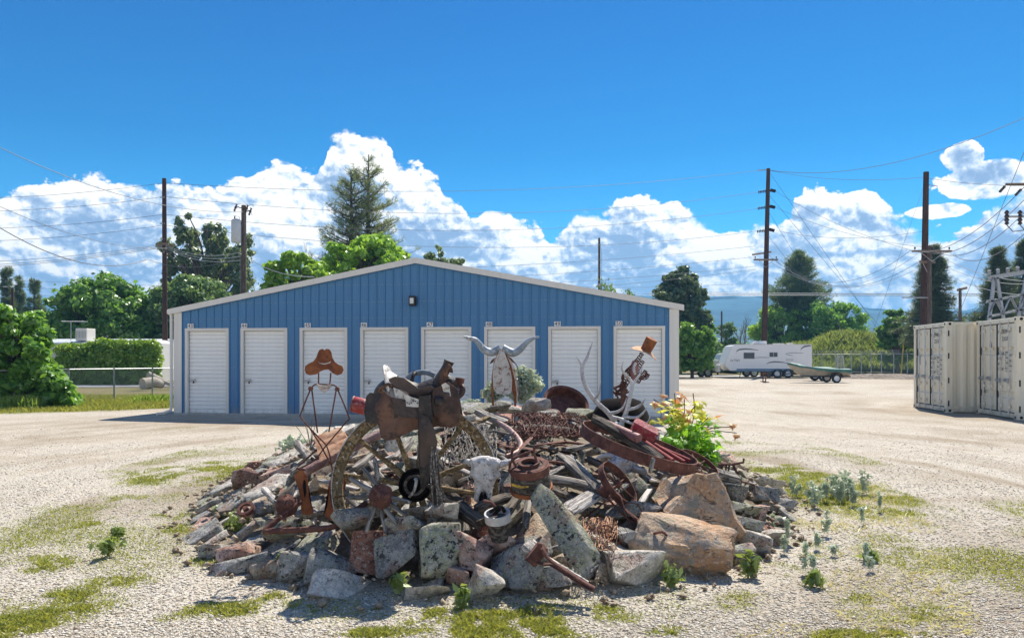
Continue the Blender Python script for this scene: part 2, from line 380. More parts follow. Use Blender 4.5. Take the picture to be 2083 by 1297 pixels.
BONE = simple('bleached_bone', (0.68, 0.67, 0.67), .8, 0, .22, 16., .014, ((0.17, 0.16, 0.17), .8))
ANTL = simple('pale_antler', (0.58, 0.56, 0.55), .5, 0, .2, 8., .003, ((0.28, 0.24, 0.22), .6))
HORNM = simple('peeling_grey_horn_paint', (0.27, 0.33, 0.38), .5, .1, .3, 9., .003, ((0.62, 0.62, 0.60), .9))
PLATEW = simple('peeling_white_steel', (0.60, 0.56, 0.50), .55, 0, .12, 6., .003, ((0.24, 0.10, 0.05), .95))
REDP = simple('red_paint', (0.34, 0.035, 0.035), .4, 0, .35, 8., .002, ((0.5, 0.32, 0.28), .6))
REDB = simple('faded_red_block', (0.30, 0.032, 0.05), .6, 0, .4, 9., .006, ((0.46, 0.22, 0.18), .85))
PINKP = simple('faded_pink_paint', (0.30, 0.13, 0.12), .6, 0, .3, 8., .003, ((0.16, 0.06, 0.05), .7))
YEL = simple('yellow_paint', (0.42, 0.27, 0.03), .7, 0, .3, 11., .003, ((0.11, 0.06, 0.03), .9))
COTTON = simple('faded_bandana', (0.58, 0.52, 0.48), .9, 0, .2, 30., .004, ((0.25, 0.12, 0.10), .7))
def metal_paint(name, col, rough=.38, streak=.06, dirt=None, dz=0.25):
    """painted sheet steel with faint streaks running down it"""
    m, k, b = newmat(name, rough, 0, .5); v, _ = coords(k)
    s = k.noise(k.vm('MULTIPLY', v, (9., 9., .35)), 1.4, 4, .6); blot = k.noise(v, 1.1, 4, .6)
    c = k.mix(k.ss(s, .3, .7), tuple(q * (1 - streak) for q in col), tuple(min(1, q * (1 + streak)) for q in col))
    c = k.mix(k.m('MULTIPLY', k.ss(blot, .5, .75), streak * 2), c, tuple(min(1, q * 1.25 + .02) for q in col))
    if dirt:
        z = k.sep(k.n.new('ShaderNodeTexCoord').outputs['Object'])[2]
        dd = k.m('MULTIPLY', k.ss(z, 0., dz, 1., 0.), k.ss(k.noise(v, 6., 4, .7), .35, .65)); c = k.mix(k.m('MULTIPLY', dd, .6), c, dirt)
    k.put(b.inputs['Base Color'], c); bump(k, b, k.noise(v, 2.5, 3), .004, .4); return m
BLUE = metal_paint('blue_painted_steel_siding', (0.054, 0.200, 0.385), .36, .05, (0.30, 0.27, 0.22), .35)
WHITE = metal_paint('white_door_enamel', (0.86, 0.86, 0.83), .35, .02, (0.42, 0.38, 0.32), .25)
TRIM = metal_paint('ivory_trim_steel', (0.72, 0.69, 0.63), .4, .03)
ROOFM = metal_paint('pale_roof_steel', (0.62, 0.62, 0.60), .35, .05)
CONT = metal_paint('cream_container_paint', (0.80, 0.73, 0.57), .45, .05, (0.36, 0.27, 0.18), .3)
RVW = metal_paint('white_trailer_fibreglass', (0.80, 0.80, 0.80), .25, .02)
RVB = simple('blue_trailer_skirt', (0.05, 0.16, 0.30), .4)
GLASS = simple('dark_tinted_glass', (0.03, 0.035, 0.04), .12, 0, .1, 3., 0, None, .8)
BLACK = simple('black_rubber', (0.02, 0.02, 0.022), .7, 0, .2)
GASK = simple('black_door_gasket', (0.022, 0.022, 0.024), .8)
CHROME = simple('galvanised_steel', (0.50, 0.50, 0.51), .35, .6, .12, 8.)
GALV = simple('dull_galvanised_steel', (0.36, 0.38, 0.40), .45, .5, .12, 8.)
INK = simple('black_lettering', (0.02, 0.02, 0.025), .6, 0, .05)
INKB = simple('dark_blue_sticker', (0.03, 0.08, 0.25), .5)
GREYP = simple('grey_swoosh_paint', (0.16, 0.17, 0.20), .5)
PLW = simple('white_number_plate', (0.75, 0.75, 0.74), .4, 0, .03)
LENS = simple('frosted_lamp_lens', (0.72, 0.72, 0.70), .3, 0, .05)
BRONZE = simple('dark_bronze_lamp_housing', (0.02, 0.018, 0.016), .5)
CONC = simple('concrete', (0.42, 0.41, 0.38), .85, 0, .15, 8., .006, ((0.25, 0.23, 0.2), .5))
GREENC = simple('green_boat_cover', (0.045, 0.16, 0.135), .6, 0, .25, 4., .006)
BOATT = simple('tan_boat_hull', (0.42, 0.36, 0.27), .5, 0, .15, 3.)
WALLW = simple('off_white_trailer_siding', (0.62, 0.61, 0.60), .6, 0, .06, 3.)
CABLE = simple('dark_cable', (0.11, 0.115, 0.13), .6, 0, .05)
CABLEL = simple('pale_aluminium_cable', (0.42, 0.43, 0.44), .45, .3, .05)
INSUL = simple('dark_porcelain', (0.045, 0.028, 0.03), .25, 0, .1)
WOODARM = simple('crossarm_timber', (0.22, 0.16, 0.12), .8, 0, .2, 9.)
YELP = simple('yellow_marker_plastic', (0.55, 0.40, 0.04), .5)
def leafmat(name, col, col2, trans=.42, tcol=None, gloss=.05, scale=.5):
    col = tuple(q * 1.85 for q in col); col2 = tuple(min(.6, q * 1.6) for q in col2); gloss = min(gloss, .06)
    m = bpy.data.materials.new(name); m.use_nodes = True; t = m.node_tree; t.nodes.clear(); k = NT(t)
    out = t.nodes.new('ShaderNodeOutputMaterial'); geo = t.nodes.new('ShaderNodeNewGeometry')
    v, r = coords(k); n = k.noise(v, scale, 3, .6)
    f = k.m('ADD', k.m('MULTIPLY', n, .9), k.m('MULTIPLY', k.m('SUBTRACT', geo.outputs['Random Per Island'], .5), .75), clamp=True)
    c = k.mix(k.ss(f, .15, .85), col, col2); c = k.vm('SCALE', c, scale=k.m('ADD', .85, k.m('MULTIPLY', r, .3)))
    d = t.nodes.new('ShaderNodeBsdfDiffuse'); tr = t.nodes.new('ShaderNodeBsdfTranslucent'); g = t.nodes.new('ShaderNodeBsdfGlossy')
    g.inputs['Roughness'].default_value = .38; g.inputs['Color'].default_value = (.8, .85, .8, 1)
    t.links.new(c, d.inputs['Color']); tc = tcol or tuple(min(1, q * s_) for q, s_ in zip(col2, (1.9, 1.8, .8)))
    t.links.new(k.mix(.35, tc, c), tr.inputs['Color'])
    m1 = t.nodes.new('ShaderNodeMixShader'); m1.inputs[0].default_value = trans; t.links.new(d.outputs[0], m1.inputs[1]); t.links.new(tr.outputs[0], m1.inputs[2])
    m2 = t.nodes.new('ShaderNodeMixShader'); m2.inputs[0].default_value = gloss; t.links.new(m1.outputs[0], m2.inputs[1]); t.links.new(g.outputs[0], m2.inputs[2])
    t.links.new(m2.outputs[0], out.inputs[0]); MATS[name] = m; return m
L_MAPLE = leafmat('maple_leaves', (0.045, 0.10, 0.022), (0.10, 0.20, 0.035))
L_BRIGHT = leafmat('bright_green_leaves', (0.09, 0.17, 0.025), (0.19, 0.32, 0.045), .42)
L_POP = leafmat('poplar_leaves', (0.06, 0.095, 0.045), (0.15, 0.20, 0.10), .35, gloss=.2)
L_WILL = leafmat('willow_leaves', (0.06, 0.11, 0.045), (0.13, 0.20, 0.08), .35)
L_PINE = leafmat('pine_needles', (0.036, 0.070, 0.038), (0.10, 0.14, 0.065), .28, gloss=.08)
L_PINEL = leafmat('lighter_pine_needles', (0.06, 0.095, 0.040), (0.155, 0.185, 0.08), .30, gloss=.08)  # lighter, yellower needle colour for the ponderosa
L_SPRU = leafmat('spruce_needles', (0.034, 0.055, 0.034), (0.09, 0.12, 0.065), .28, gloss=.06)
L_HEDGE = leafmat('hedge_leaves', (0.08, 0.15, 0.02), (0.18, 0.28, 0.035), .35)
L_SHRUB = leafmat('shrub_leaves', (0.05, 0.12, 0.025), (0.13, 0.25, 0.045), .42, scale=2.)
L_SAGE = leafmat('sage_leaves', (0.20, 0.27, 0.20), (0.36, 0.43, 0.34), .2, scale=3.)
L_RED = leafmat('reddish_brown_leaves', (0.09, 0.055, 0.035), (0.20, 0.13, 0.08), .2)
L_GRASS = leafmat('grass_blades', (0.10, 0.13, 0.028), (0.23, 0.235, 0.065), .35, scale=1.5)
L_WEED = leafmat('dusty_weed_leaves', (0.095, 0.135, 0.04), (0.19, 0.24, 0.08), .3, scale=2.)
L_DRY = leafmat('dry_grass', (0.30, 0.23, 0.12), (0.48, 0.40, 0.24), .3, scale=1.5)
L_TALL = leafmat('tall_field_grass', (0.10, 0.17, 0.035), (0.22, 0.30, 0.08), .35, scale=.4)
L_MGREEN = leafmat('young_maple_green', (0.06, 0.16, 0.02), (0.17, 0.33, 0.03), .45, scale=4.)
L_MYEL = leafmat('young_maple_yellow', (0.30, 0.26, 0.03), (0.45, 0.40, 0.05), .45, scale=4.)
L_MRED = leafmat('young_maple_copper', (0.36, 0.13, 0.05), (0.50, 0.24, 0.10), .45, tcol=(0.7, 0.25, 0.08), scale=4.)
BARK = simple('grey_brown_bark', (0.12, 0.09, 0.07), .9, 0, .3, 6., .02)
BARKP = simple('pine_bark', (0.085, 0.06, 0.05), .9, 0, .3, 4., .03)
TWIG = simple('bare_twigs', (0.17, 0.14, 0.12), .9)
def mesh_alpha_mat(name, scale, thick, col=(0.40, 0.41, 0.42)):
    return None
# ---------------------------------------------------------------- ground: one sheet with the mound's earth, tracks and moss
# grass patches (photo x, y, half-width px, half-height px, density)
PATCH = [(400, 965, 150, 22, 1.), (480, 945, 90, 14, .9), (560, 950, 60, 22, .9), (300, 980, 60, 12, .7), (250, 1015, 70, 10, .5), (280, 1055, 120, 25, .8), (400, 1060, 90, 28, .7), (190, 1075, 70, 14, .8),
         (60, 1150, 90, 30, .7), (90, 1230, 130, 40, .9), (30, 1270, 90, 40, 1.), (230, 1180, 90, 18, .5), (500, 1240, 130, 18, .7), (700, 1240, 110, 20, .8), (560, 1230, 60, 30, .9), (380, 1255, 60, 18, .6),
         (1000, 1262, 190, 20, .9), (1180, 1250, 140, 22, .9), (900, 1250, 70, 14, .8), (1320, 1210, 60, 10, .5), (1060, 1285, 260, 16, .9), (760, 1285, 120, 12, .7), (1400, 1280, 120, 12, .5),
         (440, 1130, 50, 26, .6), (430, 1080, 60, 14, .6), (640, 1195, 60, 10, .5), (1640, 1000, 110, 38, .9), (1700, 985, 90, 28, .8), (1600, 960, 80, 18, .9), (1560, 940, 60, 10, .9), (1800, 1010, 60, 22, .7),
         (1840, 1050, 60, 20, .7), (1760, 1040, 70, 20, .5), (1640, 1110, 60, 30, .45), (1850, 1130, 110, 60, .35), (1690, 1210, 120, 40, .4), (1820, 1240, 130, 30, .4), (1560, 1230, 110, 30, .4), (1700, 1290, 200, 12, .6), (1480, 900, 40, 5, .5), (1450, 862, 50, 4, .5), (360, 870, 50, 4, .3),
         (1950, 760, 0, 0, 0), (1590, 1155, 50, 14, .5), (1380, 1230, 60, 14, .5)]
def patch_mask(x, y):
    """x, y world arrays -> how grassy the ground is there"""
    x = np.asarray(x, float); y = np.asarray(y, float)
    px = CX + x / np.maximum(y, .5) * F; py = HY + CZ * F / np.maximum(y, .5)
    m = np.zeros_like(px)
    for a, b, w, h, d in PATCH:
        if w == 0: continue
        g = G(a, b); rx = w / F * g.y; ry = (CZ * F / (b - h - HY) - CZ * F / (b + h - HY)) / 2
        q = ((x - g.x) / rx) ** 2 + ((y - g.y) / ry) ** 2
        m = np.maximum(m, d * np.clip(1.35 - q, 0, 1))
    n = fbm(x, y, 4, 2.2)
    m = m * np.clip((n - .32) * 5.5, 0, 1.2) * np.clip((fbm(x + 9, y + 5, 3, 11.) - .24) * 4, .1, 1)
    sparse = np.clip((fbm(x + 40, y, 4, 1.1) - .52) * 5, 0, 1) * .45 * (y < 14) * (np.abs(x) < 5.5) * np.clip((np.hypot(x + .1, (y - 8) * .9) - 2.0) / 2, 0, 1)
    # the grass verge along the fence on the left
    vx = -9.6 + (y - 20.3) * -.02; edge_y = 19.0 + np.clip(-x - 9, 0, 30) * -.28 + 3.0 * np.clip((x + 14) / 5, 0, 1) + fbm(x, y, 3, .8) * 1.2
    verge = (x < -8.9) * np.clip((y - edge_y - 1.9 + .5 * (x > -12)) * 1.5, 0, 1)
    far = (y > 47) * (x > 2) * np.clip((fbm(x, y, 3, .25) - .35) * 4, 0, 1)
    return np.clip(np.maximum(np.maximum(m, sparse), verge * .95), 0, 1), far
def rut(x, y):
    """height and darkness of wheel tracks; the drive loops round the mound on both sides"""
    r = np.hypot((x + .1) / 1.0, (y - 9.) * .85)
    h = np.zeros_like(x)
    for r0, w in ((6.2, .35), (8.0, .35), (9.6, .5)):
        h = h - .03 * np.exp(-((r - r0 - .5 * fbm(x, y, 2, .3)) / w) ** 2)
    return h
def ground_z(x, y):
    q = ((np.abs(x + 0.18) / 3.32) ** 1.9 + (np.abs(y - 9.0) / 4.5) ** 1.9)
    m = 0.92 * np.clip(1 - q, 0, None) ** 0.92
    near = np.clip(1 - np.abs(y - 8) / 60, 0, 1)
    z = (fbm(x, y, 4, .6) - .5) * .07 * near + rut(x, y) * near
    z = z * np.clip(np.abs(np.hypot(x + 2.5, y - 30) - 0) / 6, .4, 1)
    dist_b = np.clip((18.2 - y) / 3, 0, 1); z = z * np.where(y > 18, .25, .25 + .75 * dist_b)
    return z + np.where(m > 0, m - .17 * np.clip(m * 4, 0, 1), 0)
def build_ground():
    def axis(lo, hi, fine_lo, fine_hi, fine, n1, n2):
        a = np.arange(fine_lo, fine_hi, fine); l = lo + (fine_lo - lo) * (1 - np.linspace(0, 1, n1, endpoint=False)[::-1] ** 0)  # placeholder, replaced below
        g1 = fine_lo - np.geomspace(fine, fine_lo - lo, n1)[::-1]; g2 = fine_hi + np.geomspace(fine, hi - fine_hi, n2)
        return np.concatenate([g1, a, g2])
    xs = axis(-6000, 6000, -7.5, 7.5, .055, 60, 60); ys = axis(-300, 9000, 3.0, 13.0, .055, 24, 90)
    X, Y = np.meshgrid(xs, ys); Z = ground_z(X, Y)
    nx, ny = len(xs), len(ys); vs = np.stack([X, Y, Z], -1).reshape(-1, 3)
    i = np.arange(nx * ny).reshape(ny, nx); q = np.stack([i[:-1, :-1], i[:-1, 1:], i[1:, 1:], i[1:, :-1]], -1).reshape(-1, 4)
    me = np_indexed('ground', vs, q)
    g, far = patch_mask(X, Y); gy = np.clip(g + far * .0, 0, 1).ravel()
    field = ((Y > 30.5) & (X < -6) | (Y > 62)).astype(float).ravel()
    r = -rut(X, Y).ravel() * 33
    q = ((np.abs(X + 0.18) / 3.32) ** 1.9 + (np.abs(Y - 9.0) / 4.5) ** 1.9); soil = np.clip((1 - q) * 8, 0, 1).ravel()
    th = np.arctan2(X, Y - 9.) * 6; rr_ = np.hypot(X, (Y - 9.) * .8)
    tone = fbm(rr_ * 2.6, th * .35, 4, 1.) * .6 + fbm(X, Y, 4, .35) * .55; tone = np.clip((tone - .52) * 4.2, 0, 1).ravel()
    for nm, arr in (('tone', tone), ('moss', gy), ('field', field), ('track', np.clip(r, 0, 1)), ('soil', soil)):
        at = me.attributes.new(nm, 'FLOAT', 'POINT'); at.data.foreach_set('value', np.ascontiguousarray(arr, dtype=np.float32))
    m, k, b = newmat('pale_crushed_gravel', .95, 0, .15); tc = k.n.new('ShaderNodeTexCoord').outputs['Object']
    def attr(n): a = k.n.new('ShaderNodeAttribute'); a.attribute_name = n; return a.outputs['Fac']
    big = k.noise(tc, .16, 5, .6); mid = k.noise(k.vm('MULTIPLY', tc, (1., .75, 1.)), .8, 5, .65); mid2 = k.noise(tc, 3.2, 5, .7)
    c = k.mix(k.ss(big, .35, .65), (0.585, 0.53, 0.435), (0.49, 0.43, 0.34))
    c = k.mix(k.ss(mid, .50, .72, 0., .8), c, (0.38, 0.305, 0.22))
    c = k.mix(k.ss(mid2, .35, .62, .5, 0.), c, (0.60, 0.55, 0.465))
    cell = k.vor(tc, 52., 'F1', out=1); cv = k.sep(cell)[0]
    c = k.mix(k.m('MULTIPLY', k.ss(cv, .55, .62), .8), c, (0.60, 0.565, 0.50)); c = k.mix(k.m('MULTIPLY', k.ss(cv, .16, .10), .75), c, (0.20, 0.165, 0.13))
    dk = k.ss(k.vor(tc, 19., 'F1'), .10, .16, 1., 0.); c = k.mix(k.m('MULTIPLY', dk, .5), c, (0.22, 0.18, 0.145))
    c = k.mix(k.m('MULTIPLY', attr('track'), .35), c, (0.60, 0.55, 0.47))
    c = k.mix(k.m('MULTIPLY', k.m('MULTIPLY', attr('tone'), k.ss(mid, .25, .50)), .85), c, (0.34, 0.275, 0.20)); c = k.mix(k.m('MULTIPLY', k.ss(k.noise(k.vm('MULTIPLY', tc, (.35, 1.3, 1.)), .55, 5, .6), .52, .66), .5), c, (0.42, 0.345, 0.26))
    grass = k.mix(k.ss(mid2, .35, .65), (0.13, 0.18, 0.035), (0.23, 0.25, 0.07))
    ms = attr('moss'); ms = k.m('MULTIPLY', ms, k.ss(k.noise(tc, 9., 5, .7), .34, .56)); c = k.mix(k.m('MULTIPLY', ms, .95), c, grass)
    fld = k.mix(k.ss(k.noise(tc, .45, 5, .65), .35, .65), (0.27, 0.21, 0.13), (0.20, 0.20, 0.085)); c = k.mix(attr('field'), c, fld)
    c = k.mix(attr('soil'), c, k.mix(k.ss(mid2, .4, .6), (0.17, 0.135, 0.10), (0.30, 0.26, 0.20)))
    k.put(b.inputs['Base Color'], c)
    h = k.m('ADD', k.m('MULTIPLY', k.vor(tc, 55., 'F1'), -.5), k.m('ADD', k.m('MULTIPLY', mid2, .8), k.m('MULTIPLY', k.noise(tc, 34., 4, .7), .9)))
    bump(k, b, h, .03, .9)
    o = link('ground', me, m, None, 180); tag(o, 'pale crushed gravel yard with tyre tracks and grassy patches', kind='structure')
build_ground()
def scatter_ok(x, y):
    return ((np.abs(x + .18) / 3.2) ** 1.9 + (np.abs(y - 9.) / 4.4) ** 1.9) > 1
def build_pebbles():
    rs = np.random.RandomState(5); n = 90000
    Yd = 3.9 + (17 - 3.9) * rs.rand(n * 2) ** 2.4; Xd = (rs.rand(n * 2) * 2 - 1) * (Yd * .74)
    gm, _ = patch_mask(Xd, Yd); ok = scatter_ok(Xd, Yd) & (rs.rand(n * 2) < (.15 + 1.0 * fbm(Xd, Yd, 3, 1.6) * (1 - np.clip(rut(Xd, Yd) * -20, 0, .8))) * np.clip((17 - Yd) / 8, 0, 1) * (1 - .85 * gm)); Xd, Yd = Xd[ok][:n], Yd[ok][:n]; n = len(Xd)
    Zd = ground_z(Xd, Yd); s = .0028 + .007 * rs.rand(n) ** 3 + .0003 * Yd * rs.rand(n)
    base = np.array([(1, 0, 0), (0, 1, 0), (-1, 0, 0), (0, -1, 0), (0, 0, .75), (.0, .0, -.5)], float)
    ang = rs.rand(n) * 2 * PI; ca, sa = np.cos(ang), np.sin(ang)
    v = base[None] * (1 + .7 * (rs.rand(n, 6, 1) - .5)) + (rs.rand(n, 6, 3) - .5) * .5
    v *= np.stack([s * 1.5, s, s * .9], -1)[:, None]
    x = v[..., 0] * ca[:, None] - v[..., 1] * sa[:, None]; y = v[..., 0] * sa[:, None] + v[..., 1] * ca[:, None]
    v = np.stack([x + Xd[:, None], y + Yd[:, None], v[..., 2] + Zd[:, None] + s[:, None] * .25], -1)
    tri = np.array([(0, 1, 4), (1, 2, 4), (2, 3, 4), (3, 0, 4), (1, 0, 5), (2, 1, 5), (3, 2, 5), (0, 3, 5)])
    tris = (tri[None] + (np.arange(n) * 6)[:, None, None]).reshape(-1, 3)
    m, k, b = newmat('loose_gravel_stones', .85, 0, .25); ge = k.n.new('ShaderNodeNewGeometry')
    k.put(b.inputs['Base Color'], k.ramp(ge.outputs['Random Per Island'], [(0, (0.27, 0.21, 0.15)), (.10, (0.42, 0.345, 0.25)), (.18, (0.50, 0.44, 0.35)), (.5, (0.58, 0.53, 0.435)), (.8, (0.66, 0.615, 0.535)), (1, (0.72, 0.69, 0.63))]))
    o = link('gravel', np_indexed('gravel', v.reshape(-1, 3), tris), m, None, None); tag(o, 'loose pale gravel scattered over the yard', 'gravel', kind='stuff')
build_pebbles()
def blades(name, X, Y, Z, hgt, wid, mat, label, cat='grass', lean=.5, seed=1, kind='stuff', parent=None, seg=1):
    rs = np.random.RandomState(seed); n = len(X); a = rs.rand(n) * 2 * PI; d = rs.rand(n) * 2 * PI; l = lean * (.3 + rs.rand(n)) * hgt
    w = np.stack([np.cos(a) * wid, np.sin(a) * wid, np.zeros(n)], -1); b = np.stack([X, Y, Z], -1)
    tip = b + np.stack([np.cos(d) * l, np.sin(d) * l, hgt], -1); midp = b + np.stack([np.cos(d) * l * .35, np.sin(d) * l * .35, hgt * .6], -1)
    v = np.stack([b - w, b + w, midp + w * .8, tip, midp - w * .8], 1)   # one pointed blade of five corners
    o = link(name, np_mesh(name, v.reshape(-1, 3), None, 5), mat, parent, None); tag(o, label, cat if parent is None else None, kind=kind); return o
def build_grass():
    rs = np.random.RandomState(3); n = 900000
    Y = 3.9 + 15 * rs.rand(n) ** 1.6; X = (rs.rand(n) * 2 - 1) * Y * .74
    g, _ = patch_mask(X, Y); ok = scatter_ok(X, Y) & (rs.rand(n) < g ** 1.5 * 1.5 * np.clip(7 / Y, .3, 1.2)); X, Y, g = X[ok], Y[ok], g[ok]
    h = (.007 + .028 * rs.rand(len(X)) ** 2) * (.4 + .9 * g); print('grass', len(X))
    blades('grass', X, Y, ground_z(X, Y) - .003, h, .0022 + .00035 * Y, L_GRASS, 'short patchy grass growing through the gravel', lean=1.1)
    n = 60000; X = -9 - rs.rand(n) * 9; Y = 19 + rs.rand(n) * 11; g, _ = patch_mask(X, Y); ok = rs.rand(n) < g; X, Y = X[ok], Y[ok]
    blades('verge_grass', X, Y, ground_z(X, Y), .05 + .13 * rs.rand(len(X)) ** 2, .010, L_GRASS, 'green verge grass along the chain link fence', lean=.8, seed=4)
    n = 9000; X = -19 + rs.rand(n) * 4.8; Y = 21.8 + rs.rand(n) * 2; blades('tall_grass', X, Y, 0 * X, 15 * 0 + .15 + .35 * rs.rand(n), .012, L_TALL, 'tall grass behind the fence post at far left', lean=.4, seed=5)
    n = 5000; u = rs.rand(n); X = -13 + u * 4.2 + rs.randn(n) * .1; Y = 25.5 + u * 3.5 + rs.randn(n) * .35; blades('fence_weeds', X, Y, 0 * X, .08 + .3 * rs.rand(n) ** 2, .012, L_TALL, 'green weeds along the foot of the chain link fence', lean=.6, seed=6)
    # dry brown litter and low weeds at the right of the mound
    n = 200000; Y = 4.0 + 5 * rs.rand(n); X = 1.2 + rs.rand(n) * 3.6; px = CX + X / Y * F
    d = fbm(X, Y, 3, 1.8); ok = scatter_ok(X, Y) & (rs.rand(n) < np.clip((d - .42) * .5, 0, .1)) & (px < 2000 - (Y - 4) * 40); X, Y = X[ok], Y[ok]; X, Y = X[:7000], Y[:7000]
    blades('dry_grass', X, Y, ground_z(X, Y), .01 + .03 * rs.rand(len(X)), .0035, L_DRY, 'dry tan grass and litter right of the rock mound', lean=2.2, seed=8)
build_grass()
def road():
    pts_l = [(-60, 41.5), (-22, 41.5), (-9, 46.5), (-4, 50), (4, 56)]; w = 5.
    mb = MB(); vs = []
    for i, (x, y) in enumerate(pts_l): vs += [(x, y - 1.5, .03), (x - .5, y + 2.6, .03)]
    mb.add(vs, [(2 * i, 2 * i + 2, 2 * i + 3, 2 * i + 1) for i in range(len(pts_l) - 1)])
    asp = simple('pale_asphalt', (0.25, 0.26, 0.28), .9, 0, .1, 3.)
    o = mb.build('road', asp); tag(o, 'narrow grey asphalt lane beyond the chain link fence', kind='structure')
    mb = MB(); mb.add([(12, 66, .02), (60, 60, .02), (60, 70, .02), (12, 72, .02)], [(0, 1, 2, 3)])
    o = mb.build('gravel_lot', simple('grey_gravel', (0.36, 0.35, 0.34), .95, 0, .2, 2.)); tag(o, 'grey gravel lot behind the security fence', kind='structure')
road()
def hills():
    rs = np.random.RandomState(9)
    def ridge(name, label, Y, prof, col, seed, depth):
        xs = np.linspace(prof[0][0] - 300, prof[-1][0] + 300, 260)
        top = np.interp(xs, [p[0] for p in prof], [p[1] for p in prof]); Xw = (xs - CX) / F * Y
        zt = CZ + (HY - top) / F * Y + (fbm(xs, xs * 0 + seed, 5, .02) - .5) * Y * .006
        rows = 28; V_ = []
        for j in range(rows):
            t = j / (rows - 1); y = Y - depth * (1 - t) ** 1.0; n = (fbm(Xw / Y * 40, np.full_like(Xw, t * 9 + seed), 4, 1.) - .5)
            V_.append(np.stack([Xw * (y / Y) ** .0, np.full_like(Xw, y) + n * depth * .25 * (t < 1), zt * (t ** .8) + n * zt * .30 * math.sin(PI * t) - 3 * (1 - t)], -1))
        V_.append(np.stack([Xw, np.full_like(Xw, Y + depth), zt * 0 - 5], -1)); rows += 1
        v = np.concatenate(V_); N = len(xs); i = np.arange(rows * N).reshape(rows, N); q = np.stack([i[:-1, :-1], i[:-1, 1:], i[1:, 1:], i[1:, :-1]], -1).reshape(-1, 4)
        m, k, b = newmat(name + '_forest', .95, 0, .1); tc = k.n.new('ShaderNodeTexCoord').outputs['Object']
        n_ = k.noise(tc, .008, 6, .65); zz = k.sep(tc)[2]
        c = k.mix(k.ss(n_, .42, .58), col, tuple(q_ * 2.2 for q_ in col))
        c = k.mix(k.m('MULTIPLY', k.ss(zz, 150., 170.), k.ss(n_, .5, .56)), c, (0.75, 0.78, 0.8)); k.put(b.inputs['Base Color'], c)
        o = link(name, np_indexed(name, v, q), m, None, 180); tag(o, label, kind='structure')
    ridge('mountain', 'distant forested blue mountain range with traces of snow', 1800, [(-1200, 640), (-500, 600), (-100, 625), (100, 606), (330, 640), (600, 660), (1000, 630), (1180, 590), (1300, 602), (1430, 606), (1490, 600), (1560, 603), (1620, 614), (1700, 620), (1760, 626), (1850, 632), (1930, 634), (1990, 626), (2083, 620), (2500, 600), (3300, 640)], (0.02, 0.05, 0.06), 3., 700)
    ridge('hill', 'lower pale foothills in front of the blue mountains', 1050, [(-1200, 700), (0, 690), (900, 700), (1400, 668), (1560, 660), (1700, 668), (1830, 664), (2083, 672), (3300, 690)], (0.05, 0.08, 0.07), 8., 330)
hills()
